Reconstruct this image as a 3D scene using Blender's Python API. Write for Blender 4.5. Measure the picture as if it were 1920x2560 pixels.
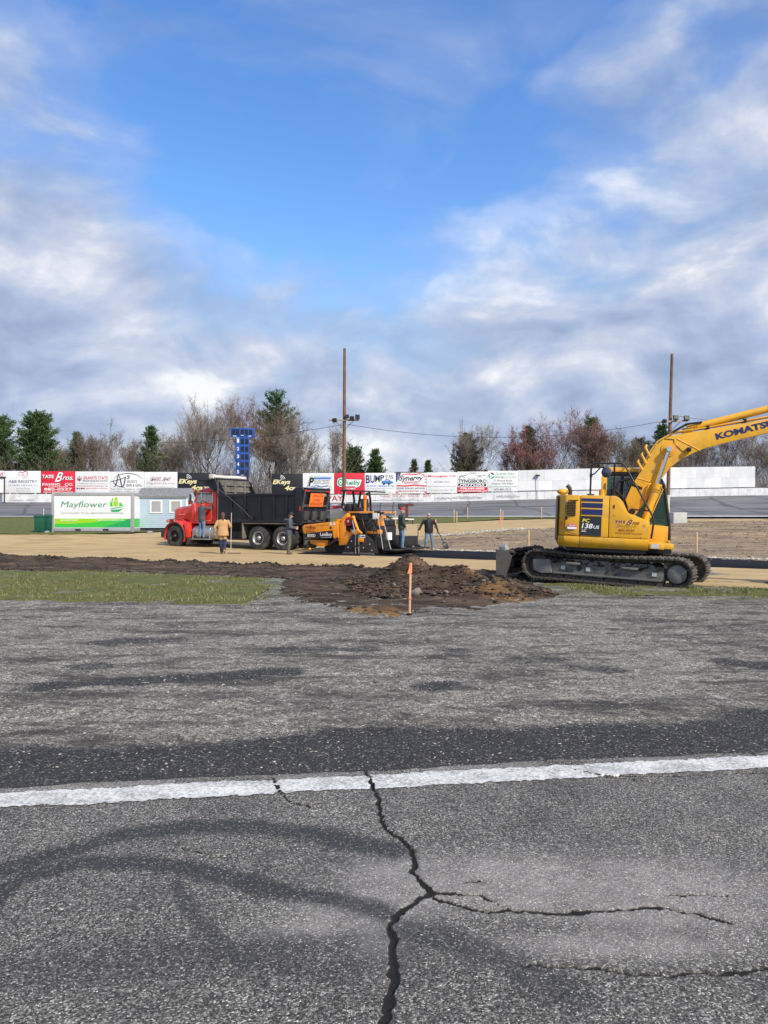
import bpy, bmesh, math, random
import numpy as np
from mathutils import Vector, Matrix, noise as mnoise

R = math.radians
for o in list(bpy.data.objects):
    bpy.data.objects.remove(o)
S = bpy.context.scene
COL = S.collection

# ------------------------------------------------------------------ camera
FPX, CX, CY, CAMH = 1923.0, 960.0, 1280.0, 1.65
cd = bpy.data.cameras.new('camera')
cd.sensor_fit = 'VERTICAL'
cd.sensor_height = 36.0
cd.lens = 36.0 * FPX / 2560.0
cd.clip_start = 0.05
cd.clip_end = 6000
cam = bpy.data.objects.new('camera', cd)
COL.objects.link(cam)
cam.location = (0, 0, CAMH)
cam.rotation_euler = (R(90), 0, 0)
S.camera = cam
S.render.resolution_x, S.render.resolution_y = 768, 1024

# ------------------------------------------------------------------ sky, sun, exposure
SUN_AZ, SUN_EL = 140.0, 40.0        # azimuth clockwise from +Y (the view direction): behind the camera, right
W = bpy.data.worlds.new('World')
S.world = W
W.use_nodes = True
nt = W.node_tree
nt.nodes.clear()


def N(tree, kind, **kw):
    n = tree.nodes.new(kind)
    for k, v in kw.items():
        setattr(n, k, v)
    return n


def L(tree, a, b):
    tree.links.new(a, b)


def mth(tree, op, a, b=None, c=None, clamp=False):
    n = tree.nodes.new('ShaderNodeMath')
    n.operation = op
    n.use_clamp = clamp
    for i, v in enumerate((a, b, c)):
        if v is None:
            continue
        if isinstance(v, (int, float)):
            n.inputs[i].default_value = v
        else:
            tree.links.new(v, n.inputs[i])
    return n.outputs[0]


def ramp(tree, fac, stops, interp='LINEAR'):
    n = tree.nodes.new('ShaderNodeValToRGB')
    cr = n.color_ramp
    cr.interpolation = interp
    while len(cr.elements) < len(stops):
        cr.elements.new(0.5)
    for e, (p, c) in zip(cr.elements, stops):
        e.position = p
        e.color = (c, c, c, 1) if isinstance(c, (int, float)) else (*c, 1)
    tree.links.new(fac, n.inputs[0])
    return n.outputs[0]


def mixc(tree, fac, a, b, blend='MIX'):
    n = tree.nodes.new('ShaderNodeMix')
    n.data_type = 'RGBA'
    n.blend_type = blend
    for idx, v in ((0, fac), (6, a), (7, b)):
        if isinstance(v, (int, float)):
            n.inputs[idx].default_value = v
        elif isinstance(v, tuple):
            n.inputs[idx].default_value = (*v, 1)
        else:
            tree.links.new(v, n.inputs[idx])
    return n.outputs[2]


def noise_tex(tree, vec, scale, detail=4, rough=0.5, dist=0.0, dims='3D'):
    n = tree.nodes.new('ShaderNodeTexNoise')
    n.noise_dimensions = dims
    n.inputs['Scale'].default_value = scale
    n.inputs['Detail'].default_value = detail
    n.inputs['Roughness'].default_value = rough
    n.inputs['Distortion'].default_value = dist
    if vec is not None:
        tree.links.new(vec, n.inputs['Vector'])
    return n.outputs['Fac']


sky = N(nt, 'ShaderNodeTexSky', sky_type='NISHITA')
sky.sun_disc = False
sky.sun_elevation = R(SUN_EL)
sky.sun_rotation = R(SUN_AZ)
sky.air_density = 1.3
sky.dust_density = 0.6
sky.ozone_density = 3.0
tc = N(nt, 'ShaderNodeTexCoord')
sep = N(nt, 'ShaderNodeSeparateXYZ')
L(nt, tc.outputs['Generated'], sep.inputs[0])
dx, dy, dz = sep.outputs
zc = mth(nt, 'ADD', mth(nt, 'MAXIMUM', dz, 0.0), 0.75)


def cloud_vec(rise):
    """cloud-space position of a view direction, seen a little higher by rise"""
    c = N(nt, 'ShaderNodeCombineXYZ')
    L(nt, mth(nt, 'DIVIDE', dx, zc), c.inputs[0])
    L(nt, mth(nt, 'DIVIDE', dy, zc), c.inputs[1])
    L(nt, mth(nt, 'MULTIPLY_ADD', dz, 1.5, 2.7 + rise), c.inputs[2])
    return c.outputs[0]


P, PUP = cloud_vec(0.0), cloud_vec(0.075)


def deck(vec):
    n = mth(nt, 'MULTIPLY', noise_tex(nt, vec, 2.3, 2, 0.5, 0.3), 0.62)
    n = mth(nt, 'ADD', n, mth(nt, 'MULTIPLY', noise_tex(nt, vec, 5.2, 6, 0.52, 0.35), 0.80))
    return n


n_deck, n_up = deck(P), deck(PUP)
n_fine = noise_tex(nt, P, 15.0, 6, 0.58, 0.4)


def dirblob(d, k):
    """gaussian lobe round a world direction: a gap or a bank in the cloud deck"""
    v = Vector(d).normalized()
    n = N(nt, 'ShaderNodeVectorMath', operation='DOT_PRODUCT')
    L(nt, tc.outputs['Generated'], n.inputs[0])
    n.inputs[1].default_value = v
    return mth(nt, 'EXPONENT', mth(nt, 'MULTIPLY', mth(nt, 'SUBTRACT', n.outputs['Value'], 1.0), k))


def pixdir(x, y):
    return ((x - CX) / FPX, 1.0, (CY - y) / FPX)


def lobes(base, items):
    for x, y, k, w in items:
        base = mth(nt, 'ADD', base, mth(nt, 'MULTIPLY', dirblob(pixdir(x, y), k), w))
    return base


cov = mth(nt, 'ADD', n_deck, mth(nt, 'MULTIPLY', n_fine, 0.12))
low = mth(nt, 'SUBTRACT', 1.0, mth(nt, 'MULTIPLY', dz, 2.6), clamp=True)      # the deck closes towards the horizon
cov = mth(nt, 'ADD', cov, mth(nt, 'MULTIPLY', low, 0.42))
cov = lobes(cov, [(740, -80, 20, -0.42), (960, 330, 60, -0.24), (640, 420, 90, -0.16), (760, 600, 150, -0.10),
                  (130, 420, 60, 0.12), (330, 90, 120, -0.04), (1600, 680, 30, 0.14), (1650, 60, 60, -0.08), (60, 560, 26, 0.14),
                  (1330, 60, 120, -0.06)])
dens = ramp(nt, cov, [(0.50, 0.0), (0.66, 0.30), (0.82, 0.75), (0.98, 0.96)], 'EASE')
n_v = noise_tex(nt, P, 4.2, 5, 0.55, 0.8)
veil = ramp(nt, n_v, [(0.46, 0.0), (0.76, 0.38)], 'EASE')                # thin drifting veil between the banks
dens = mth(nt, 'MAXIMUM', dens, veil)
# lit tops and grey undersides of the clouds
shade = mth(nt, 'MULTIPLY_ADD', mth(nt, 'SUBTRACT', n_deck, n_up), 1.3, 0.47)
shade = mth(nt, 'ADD', shade, mth(nt, 'MULTIPLY', mth(nt, 'SUBTRACT', n_fine, 0.5), 0.30))
shade = mth(nt, 'ADD', shade, mth(nt, 'MULTIPLY', mth(nt, 'SUBTRACT', noise_tex(nt, P, 3.1, 3, 0.5, 0.3), 0.5), 0.7))
shade = lobes(shade, [(1880, 620, 120, 0.14), (1250, 600, 150, 0.14), (330, 760, 120, 0.13), (680, 950, 200, 0.10), (1400, 950, 260, 0.06),
                      (1350, 830, 220, -0.16), (1000, 840, 220, -0.10), (150, 560, 120, -0.03), (150, 960, 260, -0.05)])
ccol = ramp(nt, shade, [(0.26, (3.7, 4.7, 6.9)), (0.44, (5.3, 6.3, 8.6)), (0.58, (7.3, 8.0, 9.6)), (0.74, (11.6, 11.7, 12.0))])
hs = N(nt, 'ShaderNodeHueSaturation')
hs.inputs['Hue'].default_value = 0.512
hs.inputs['Saturation'].default_value = 1.28
hs.inputs['Value'].default_value = 2.6
L(nt, sky.outputs[0], hs.inputs['Color'])
skyc = mixc(nt, dens, hs.outputs[0], ccol)
bg = N(nt, 'ShaderNodeBackground')
bg.inputs['Strength'].default_value = 0.075
L(nt, skyc, bg.inputs['Color'])
wo = N(nt, 'ShaderNodeOutputWorld')
L(nt, bg.outputs[0], wo.inputs[0])

sl = bpy.data.lights.new('sun', 'SUN')
sl.energy = 4.7
sl.angle = R(4)
sl.color = (1.0, 0.90, 0.75)
sun = bpy.data.objects.new('sun', sl)
COL.objects.link(sun)
sd = Vector((math.sin(R(SUN_AZ)) * math.cos(R(SUN_EL)), math.cos(R(SUN_AZ)) * math.cos(R(SUN_EL)), math.sin(R(SUN_EL))))
sun.rotation_euler = sd.to_track_quat('Z', 'Y').to_euler()
sun.location = sd * 80
S.view_settings.view_transform = 'Standard'
S.view_settings.look = 'None'
S.view_settings.exposure = 0.15
S.view_settings.gamma = 1.0

# ------------------------------------------------------------------ helpers: materials
MATS = {}


def setup(name):
    m = bpy.data.materials.new(name)
    m.use_nodes = True
    t = m.node_tree
    b = t.nodes['Principled BSDF']
    return m, t, b


def pmat(name, col, rough=0.5, metal=0.0, var=0.12, scale=4.0, bump=0.0, bscale=60.0, dirt=None, damt=0.35, dscale=2.5, coat=0.0, spec=0.5):
    """painted / plain surface: colour drifting a little, optional dust or grime in patches, fine bump"""
    if name in MATS:
        return MATS[name]
    m, t, b = setup(name)
    tcn = N(t, 'ShaderNodeTexCoord')
    v = tcn.outputs['Object']
    n1 = noise_tex(t, v, scale, 5, 0.6)
    c0 = tuple(max(0, c * (1 - var)) for c in col)
    c1 = tuple(min(1, c * (1 + var)) for c in col)
    c = ramp(t, n1, [(0.3, c0), (0.7, c1)])
    if dirt:
        n2 = noise_tex(t, v, dscale, 8, 0.68)
        f = ramp(t, n2, [(0.46, 0.0), (0.72, damt)])
        c = mixc(t, f, c, dirt)
        rr = mth(t, 'ADD', mth(t, 'MULTIPLY', f, 0.5), rough, clamp=True)
        L(t, rr, b.inputs['Roughness'])
    else:
        rr = mth(t, 'ADD', mth(t, 'MULTIPLY', n1, 0.2), rough - 0.1, clamp=True)
        L(t, rr, b.inputs['Roughness'])
    L(t, c, b.inputs['Base Color'])
    b.inputs['Metallic'].default_value = metal
    b.inputs['Coat Weight'].default_value = coat
    b.inputs['Specular IOR Level'].default_value = spec
    if bump:
        n3 = noise_tex(t, v, bscale, 4, 0.6)
        bn = N(t, 'ShaderNodeBump')
        bn.inputs['Strength'].default_value = bump
        bn.inputs['Distance'].default_value = 0.01
        L(t, n3, bn.inputs['Height'])
        L(t, bn.outputs[0], b.inputs['Normal'])
    MATS[name] = m
    return m


def glass(name, tint, rough=0.05, alpha=0.35):
    if name in MATS:
        return MATS[name]
    m, t, b = setup(name)
    b.inputs['Base Color'].default_value = (*tint, 1)
    b.inputs['Roughness'].default_value = rough
    b.inputs['Alpha'].default_value = alpha
    b.inputs['Specular IOR Level'].default_value = 0.8
    MATS[name] = m
    return m


# ------------------------------------------------------------------ helpers: meshes
class MB:
    def __init__(s):
        s.v, s.f, s.m = [], [], []
        s.M = None

    def add(s, vs, fs, mi=0):
        n = len(s.v)
        if s.M is not None:
            vs = [tuple(s.M @ Vector(p)) for p in vs]
        s.v.extend(tuple(p) for p in vs)
        s.f.extend(tuple(i + n for i in f) for f in fs)
        s.m.extend([mi] * len(fs))
        return s

    def box(s, x0, x1, y0, y1, z0, z1, mi=0):
        vs = [(x, y, z) for z in (z0, z1) for y in (y0, y1) for x in (x0, x1)]
        return s.add(vs, [(0, 2, 3, 1), (4, 5, 7, 6), (0, 1, 5, 4), (2, 6, 7, 3), (0, 4, 6, 2), (1, 3, 7, 5)], mi)

    def bar(s, p, q, w, h=None, up=(0, 0, 1), mi=0):
        """rectangular bar from p to q, width w (sideways), height h (along up)"""
        h = w if h is None else h
        p, q = Vector(p), Vector(q)
        d = (q - p).normalized()
        u = Vector(up)
        if abs(d.dot(u)) > 0.98:
            u = Vector((1, 0, 0))
        sx = d.cross(u).normalized() * (w / 2)
        sy = sx.cross(d).normalized() * (h / 2)
        vs = [c + a * sx + b * sy for c in (p, q) for a, b in ((-1, -1), (1, -1), (1, 1), (-1, 1))]
        return s.add(vs, [(3, 2, 1, 0), (4, 5, 6, 7), (0, 1, 5, 4), (1, 2, 6, 5), (2, 3, 7, 6), (3, 0, 4, 7)], mi)

    def prism(s, poly, a0, a1, axis='y', mi=0):
        """polygon extruded from a0 to a1 along an axis; poly is in the other two coordinates (in x,y,z order)"""
        def mk(p, a):
            return {'y': (p[0], a, p[1]), 'x': (a, p[0], p[1]), 'z': (p[0], p[1], a)}[axis]
        n = len(poly)
        ar = sum(poly[i][0] * poly[(i + 1) % n][1] - poly[(i + 1) % n][0] * poly[i][1] for i in range(n))
        if (ar > 0) == (axis == 'y'):
            poly = poly[::-1]
        if a1 < a0:
            a0, a1 = a1, a0
        vs = [mk(p, a0) for p in poly] + [mk(p, a1) for p in poly]
        fs = [tuple(range(n))[::-1], tuple(range(n, 2 * n))]
        fs += [(i, (i + 1) % n, n + (i + 1) % n, n + i) for i in range(n)]
        return s.add(vs, fs, mi)

    def cyl(s, p, q, r, r2=None, n=12, mi=0, cap=True):
        return s.tube([p, q], [r, r if r2 is None else r2], n, mi, cap)

    def tube(s, pts, r, n=8, mi=0, cap=True):
        pts = [Vector(p) for p in pts]
        k = len(pts)
        rs = r if isinstance(r, (list, tuple)) else [r] * k
        rings = []
        ref = None
        for i, p in enumerate(pts):
            d = (pts[min(i + 1, k - 1)] - pts[max(i - 1, 0)])
            d = d.normalized() if d.length > 1e-9 else Vector((0, 0, 1))
            if ref is None:
                ref = Vector((0, 0, 1)) if abs(d.z) < 0.9 else Vector((1, 0, 0))
            a = d.cross(ref)
            if a.length < 1e-6:
                a = d.cross(Vector((0, 1, 0)))
            a.normalize()
            b = a.cross(d).normalized()
            ref = b
            rings.append([p + rs[i] * (math.cos(2 * math.pi * j / n) * a + math.sin(2 * math.pi * j / n) * b) for j in range(n)])
        return s.loft(rings, mi, cap)

    def loft(s, rings, mi=0, cap=True, closed=True):
        n = len(rings[0])
        vs = [p for rg in rings for p in rg]
        fs = []
        for i in range(len(rings) - 1):
            for j in range(n if closed else n - 1):
                a, b = i * n + j, i * n + (j + 1) % n
                fs.append((a, a + n, b + n, b))
        if cap:
            fs.append(tuple(range(n)))
            fs.append(tuple(range((len(rings) - 1) * n, len(rings) * n))[::-1])
        return s.add(vs, fs, mi)

    def lathe(s, prof, o=(0, 0, 0), axis='y', n=24, mi=0, cap=True):
        """profile [(radius, height)] turned round an axis through o"""
        rings = []
        for r, h in prof:
            rg = []
            for j in range(n):
                a = 2 * math.pi * j / n
                c, d = r * math.cos(a), r * math.sin(a)
                p = {'y': (c, h, d), 'z': (d, c, h), 'x': (h, d, c)}[axis]
                rg.append((p[0] + o[0], p[1] + o[1], p[2] + o[2]))
            rings.append(rg)
        return s.loft(rings, mi, cap)

    def ball(s, c, r, n=12, k=8, mi=0):
        rx, ry, rz = r if isinstance(r, (tuple, list)) else (r, r, r)
        rings = []
        for i in range(k + 1):
            a = -math.pi / 2 + math.pi * min(max(i / k, 0.02), 0.98)
            rings.append([(c[0] + rx * math.cos(a) * math.cos(2 * math.pi * j / n), c[1] + ry * math.cos(a) * math.sin(2 * math.pi * j / n), c[2] + rz * math.sin(a)) for j in range(n)])
        return s.loft(rings[::-1], mi)

    def build(s, name, mat, parent=None, bevel=0.0, smooth=35, seg=2):
        me = bpy.data.meshes.new(name)
        me.from_pydata(s.v, [], s.f)
        mats = mat if isinstance(mat, (list, tuple)) else [mat]
        for m in mats:
            me.materials.append(m)
        if len(mats) > 1:
            me.polygons.foreach_set('material_index', s.m)
        bm = bmesh.new()
        bm.from_mesh(me)
        bmesh.ops.recalc_face_normals(bm, faces=bm.faces)
        if bevel:
            ed = [e for e in bm.edges if len(e.link_faces) == 2 and e.calc_face_angle(0) > R(28)]
            if ed:
                bmesh.ops.bevel(bm, geom=ed, offset=bevel, offset_type='OFFSET', segments=seg, profile=0.6, affect='EDGES', clamp_overlap=True)
        bm.to_mesh(me)
        bm.free()
        if smooth:
            me.polygons.foreach_set('use_smooth', [True] * len(me.polygons))
            me.set_sharp_from_angle(angle=R(smooth))
        o = bpy.data.objects.new(name, me)
        COL.objects.link(o)
        if parent is not None:
            o.parent = parent
        return o


def tag(o, label, cat, group=None):
    o['label'] = label
    o['category'] = cat
    if group:
        o['group'] = group
    return o


def thing(name, label, cat, loc=(0, 0, 0), rz=0.0, group=None):
    o = bpy.data.objects.new(name, None)
    o.empty_display_size = 0.2
    COL.objects.link(o)
    o.location = loc
    o.rotation_euler = (0, 0, rz)
    return tag(o, label, cat, group)


def copy_tree(o, parent=None):
    c = o.copy()
    COL.objects.link(c)
    c.parent = parent
    for ch in list(o.children):
        copy_tree(ch, c)
    return c


def text(body, mat, parent, origin, right, up, w=None, h=None, name='lettering', align='LEFT', bold=0.0, shear=0.0, lift=0.004, thick=0.002, spacing=1.0):
    """flat lettering standing lift proud of a surface: origin is the lower left (or centre) of its box, in the parent's space"""
    cu = bpy.data.curves.new(name, 'FONT')
    cu.body = body
    cu.size = 1.0
    cu.offset = bold
    cu.shear = shear
    cu.space_character = spacing
    cu.resolution_u = 3
    ob = bpy.data.objects.new(name, cu)
    COL.objects.link(ob)
    dg = bpy.context.evaluated_depsgraph_get()
    me = bpy.data.meshes.new_from_object(ob.evaluated_get(dg))
    bpy.data.objects.remove(ob)
    bpy.data.curves.remove(cu)
    n = len(me.vertices)
    if n == 0:
        return None
    co = np.empty(n * 3)
    me.vertices.foreach_get('co', co)
    co = co.reshape(-1, 3)
    mn, mx = co.min(0), co.max(0)
    sz = np.maximum(mx - mn, 1e-6)
    if w and h:
        sx, sy = w / sz[0], h / sz[1]
    elif w:
        sx = sy = w / sz[0]
    else:
        sx = sy = h / sz[1]
    rx, ux = Vector(right).normalized(), Vector(up).normalized()
    nx = rx.cross(ux).normalized()
    lx = (co[:, 0] - mn[0]) * sx
    ly = (co[:, 1] - mn[1]) * sy
    if align == 'CENTER':
        lx = lx - sz[0] * sx / 2
        ly = ly - sz[1] * sy / 2
    o3 = np.array(origin) + np.array(nx) * (lift + thick)
    out = o3 + lx[:, None] * np.array(rx) + ly[:, None] * np.array(ux)
    me.vertices.foreach_set('co', out.ravel())
    me.materials.clear()
    me.materials.append(mat)
    me.update()
    o = bpy.data.objects.new(name, me)
    COL.objects.link(o)
    o.parent = parent
    return o


def flat(pts, mat, parent, origin, right, up, name='panel', lift=0.004, thick=0.006):
    """thin plate with outline pts (in right/up metres), standing proud of a surface"""
    rx, ux = Vector(right).normalized(), Vector(up).normalized()
    nx = rx.cross(ux).normalized()
    mb = MB()
    o = Vector(origin) + nx * lift
    a = [o + rx * p[0] + ux * p[1] for p in pts]
    b = [p + nx * thick for p in a]
    n = len(pts)
    mb.add(a + b, [tuple(range(n))[::-1], tuple(range(n, 2 * n))] + [(i, (i + 1) % n, n + (i + 1) % n, n + i) for i in range(n)])
    return mb.build(name, mat, parent, smooth=0)


def stroke(pts, width, mat, parent, origin, right, up, name='outline', lift=0.004, taper=True):
    """brush-like band along a polyline on a surface"""
    rx, ux = Vector(right).normalized(), Vector(up).normalized()
    nx = rx.cross(ux).normalized()
    o = Vector(origin) + nx * lift
    P2 = [Vector((p[0], p[1])) for p in pts]
    k = len(P2)
    vs, fs = [], []
    for i, p in enumerate(P2):
        d = (P2[min(i + 1, k - 1)] - P2[max(i - 1, 0)]).normalized()
        nn = Vector((-d.y, d.x))
        w = width * ((0.35 + 0.65 * math.sin(math.pi * (i + 0.5) / k)) if taper else 1) / 2
        for sgn in (-1, 1):
            q = p + nn * w * sgn
            vs.append(o + rx * q.x + ux * q.y)
    for i in range(k - 1):
        fs.append((2 * i, 2 * i + 2, 2 * i + 3, 2 * i + 1))
    mb = MB()
    mb.add(vs, fs)
    return mb.build(name, mat, parent, smooth=0)


# ------------------------------------------------------------------ terrain
TK = np.array([(-200, 0), (14, 0.0), (18, -0.05), (26, -0.10), (36, -0.10), (40, 0.03), (47, 0.42), (60, 0.78), (74, 1.13), (75.5, 1.13), (78, 1.15), (92, 2.15), (110, 2.3), (400, 3.0), (4000, 4.0)], float)


def T(x, y):
    return np.interp(y, TK[:, 0], TK[:, 1])


def Tz(x, y):
    return float(T(x, y))


def gp(px, py):
    """point of the terrain seen at a pixel of the photograph"""
    lo, hi = 1.0, 400.0
    k = (CY - py) / FPX
    for _ in range(60):
        m = (lo + hi) / 2
        if CAMH + k * m > Tz(0, m):
            lo = m
        else:
            hi = m
    return ((px - CX) / FPX * lo, lo)


def at_d(px, d):
    return (px - CX) / FPX * d


def z_of(py, d):
    return CAMH + (CY - py) / FPX * d

# ------------------------------------------------------------------ numpy noise and mesh tools
def _hash(ix, iy, seed):
    h = (ix.astype(np.int64) * 374761393 + iy.astype(np.int64) * 668265263 + seed * 1442695041) & 0xFFFFFFFF
    h = ((h ^ (h >> 13)) * 1274126177) & 0xFFFFFFFF
    return ((h ^ (h >> 16)) & 0xFFFF) / 65535.0


def vnoise(x, y, seed=0):
    ix, iy = np.floor(x), np.floor(y)
    fx, fy = x - ix, y - iy
    fx = fx * fx * (3 - 2 * fx)
    fy = fy * fy * (3 - 2 * fy)
    a, b = _hash(ix, iy, seed), _hash(ix + 1, iy, seed)
    c, d = _hash(ix, iy + 1, seed), _hash(ix + 1, iy + 1, seed)
    return (a + (b - a) * fx) * (1 - fy) + (c + (d - c) * fx) * fy


def fbm(x, y, s=1.0, octv=4, seed=0, gain=0.5):
    t, a, n = 0, 1.0, 0
    for i in range(octv):
        t = t + a * vnoise(x * s + 17.3 * i, y * s - 9.1 * i, seed + i)
        n += a
        a *= gain
        s *= 2.03
    return t / n


def np_mesh(name, verts, faces, mat, parent=None, smooth=True, attrs=None):
    """faces: (M,k) array"""
    me = bpy.data.meshes.new(name)
    verts = np.asarray(verts, np.float32)
    faces = np.asarray(faces, np.int32)
    k = faces.shape[1]
    me.vertices.add(len(verts))
    me.vertices.foreach_set('co', verts.ravel())
    me.loops.add(faces.size)
    me.loops.foreach_set('vertex_index', faces.ravel())
    me.polygons.add(len(faces))
    me.polygons.foreach_set('loop_start', np.arange(0, faces.size, k, dtype=np.int32))
    me.polygons.foreach_set('use_smooth', np.full(len(faces), smooth))
    me.update(calc_edges=True)
    me.validate()
    for nm, arr in (attrs or {}).items():
        at = me.attributes.new(nm, 'FLOAT', 'POINT')
        at.data.foreach_set('value', np.asarray(arr, np.float32))
    me.materials.append(mat)
    o = bpy.data.objects.new(name, me)
    COL.objects.link(o)
    if parent is not None:
        o.parent = parent
    return o


def seg_dist(x, y, pts, closed=False):
    d = np.full(x.shape, 1e9)
    n = len(pts)
    for i in range(n if closed else n - 1):
        (ax, ay), (bx, by) = pts[i], pts[(i + 1) % n]
        vx, vy = bx - ax, by - ay
        l2 = vx * vx + vy * vy + 1e-12
        t = np.clip(((x - ax) * vx + (y - ay) * vy) / l2, 0, 1)
        d = np.minimum(d, np.hypot(x - ax - t * vx, y - ay - t * vy))
    return d


def poly_sd(x, y, pts):
    """signed distance to a polygon, positive inside"""
    d = seg_dist(x, y, pts, True)
    ins = np.zeros(x.shape, bool)
    n = len(pts)
    for i in range(n):
        (ax, ay), (bx, by) = pts[i], pts[(i + 1) % n]
        c = ((ay > y) != (by > y)) & (x < (bx - ax) * (y - ay) / (by - ay + 1e-12) + ax)
        ins ^= c
    return np.where(ins, d, -d)


def sheet(name, mat, xs, ys, sd=None, z=None, attrs=None, kind='structure'):
    """sheet of ground on a grid of xs, ys, cut where sd(x,y) is negative (marching squares), at height z(x,y)"""
    X, Y = np.meshgrid(xs, ys)
    nx, ny = len(xs), len(ys)
    idx = np.arange(nx * ny).reshape(ny, nx)
    x, y = X.ravel(), Y.ravel()
    quads = np.stack([idx[:-1, :-1], idx[:-1, 1:], idx[1:, 1:], idx[1:, :-1]], -1).reshape(-1, 4)
    ex, ey = [], []
    tris = []
    if sd is not None:
        s = sd(x, y)
        q = s[quads] > 0
        cnt = q.sum(1)
        full = quads[cnt == 4]
        for cell in quads[(cnt > 0) & (cnt < 4)]:
            poly = []
            for i in range(4):
                a, b = cell[i], cell[(i + 1) % 4]
                if s[a] > 0:
                    poly.append(a)
                if (s[a] > 0) != (s[b] > 0):
                    t = s[a] / (s[a] - s[b])
                    ex.append(x[a] + t * (x[b] - x[a]))
                    ey.append(y[a] + t * (y[b] - y[a]))
                    poly.append(nx * ny + len(ex) - 1)
            for i in range(1, len(poly) - 1):
                tris.append((poly[0], poly[i], poly[i + 1]))
        quads = full
    x = np.concatenate([x, np.array(ex)])
    y = np.concatenate([y, np.array(ey)])
    allf = np.concatenate([quads[:, [0, 1, 2]], quads[:, [0, 2, 3]], np.array(tris, int).reshape(-1, 3)])
    used, inv = np.unique(allf, return_inverse=True)
    x, y = x[used], y[used]
    zz = z(x, y) if z is not None else T(x, y)
    at = {k: f(x, y) for k, f in (attrs or {}).items()}
    o = np_mesh(name, np.stack([x, y, zz], 1), inv.reshape(-1, 3), mat, attrs=at)
    o['kind'] = kind
    return o


def attr(t, nm):
    a = N(t, 'ShaderNodeAttribute')
    a.attribute_name = nm
    return a.outputs['Fac']


def voro(t, vec, scale, feature='F1', out='Color', rnd=1.0):
    n = N(t, 'ShaderNodeTexVoronoi', feature=feature)
    n.inputs['Scale'].default_value = scale
    n.inputs['Randomness'].default_value = rnd
    L(t, vec, n.inputs['Vector'])
    return n.outputs[out]


def sval(t, col):
    s = N(t, 'ShaderNodeSeparateColor')
    L(t, col, s.inputs[0])
    return s.outputs[0]


def bumpn(t, b, h, strength, dist=0.01):
    n = N(t, 'ShaderNodeBump')
    n.inputs['Strength'].default_value = strength
    n.inputs['Distance'].default_value = dist
    L(t, h, n.inputs['Height'])
    L(t, n.outputs[0], b.inputs['Normal'])


def geo(t):
    return N(t, 'ShaderNodeNewGeometry').outputs['Position']


# ------------------------------------------------------------------ ground materials
def m_asphalt():
    m, t, b = setup('worn_asphalt')
    p = geo(t)
    v1 = sval(t, voro(t, p, 150))
    v2 = sval(t, voro(t, p, 290))
    big = noise_tex(t, p, 1.6, 8, 0.68)
    st = ramp(t, v1, [(0.0, (0.022, 0.021, 0.020)), (0.30, (0.075, 0.072, 0.066)), (0.65, (0.175, 0.168, 0.150)), (0.90, (0.34, 0.325, 0.29)), (1.0, (0.66, 0.64, 0.58))])
    st2 = ramp(t, v2, [(0.0, 0.5), (0.6, 1.0), (1.0, 1.45)])
    c = mixc(t, 1.0, st, st2, 'MULTIPLY')
    c = mixc(t, 1.0, c, ramp(t, big, [(0.30, 0.66), (0.5, 1.04), (0.70, 1.42)]), 'MULTIPLY')
    v3 = sval(t, voro(t, p, 62))
    c = mixc(t, ramp(t, v3, [(0.90, 0.0), (0.93, 0.55)]), c, ramp(t, v1, [(0.0, (0.10, 0.085, 0.07)), (1.0, (0.48, 0.46, 0.42))]))
    st_ = noise_tex(t, p, 2.7, 9, 0.72, 0.6)
    c = mixc(t, ramp(t, st_, [(0.56, 0.0), (0.70, 0.55)]), c, (0.040, 0.037, 0.034))
    pale = mth(t, 'MULTIPLY', attr(t, 'pale'), ramp(t, noise_tex(t, p, 7, 6, 0.65), [(0.3, 0.35), (0.65, 1.0)]))
    c = mixc(t, mth(t, 'MULTIPLY', pale, 0.95), c, mixc(t, 1.0, mixc(t, 0.45, (0.60, 0.57, 0.53), c), ramp(t, v2, [(0.0, 0.72), (1.0, 1.12)]), 'MULTIPLY'))
    rub = mth(t, 'MULTIPLY', attr(t, 'rubber'), ramp(t, noise_tex(t, p, 60, 4, 0.7), [(0.3, 0.65), (0.6, 1.0)]))
    rub = mth(t, 'MULTIPLY', rub, ramp(t, v1, [(0.88, 1.0), (0.96, 0.6)]))
    c = mixc(t, mth(t, 'MULTIPLY', rub, 0.95), c, (0.022, 0.024, 0.030))
    ck = attr(t, 'crack')
    c = mixc(t, ramp(t, ck, [(0.3, 0.0), (0.55, 1.0)]), c, (0.008, 0.008, 0.008))
    L(t, c, b.inputs['Base Color'])
    b.inputs['Roughness'].default_value = 0.78
    dd = voro(t, p, 150, 'DISTANCE_TO_EDGE', 'Distance')
    h = mth(t, 'ADD', mth(t, 'MULTIPLY', dd, 4.0), mth(t, 'MULTIPLY', v1, 0.5))
    bumpn(t, b, h, 0.9, 0.004)
    return m


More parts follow.
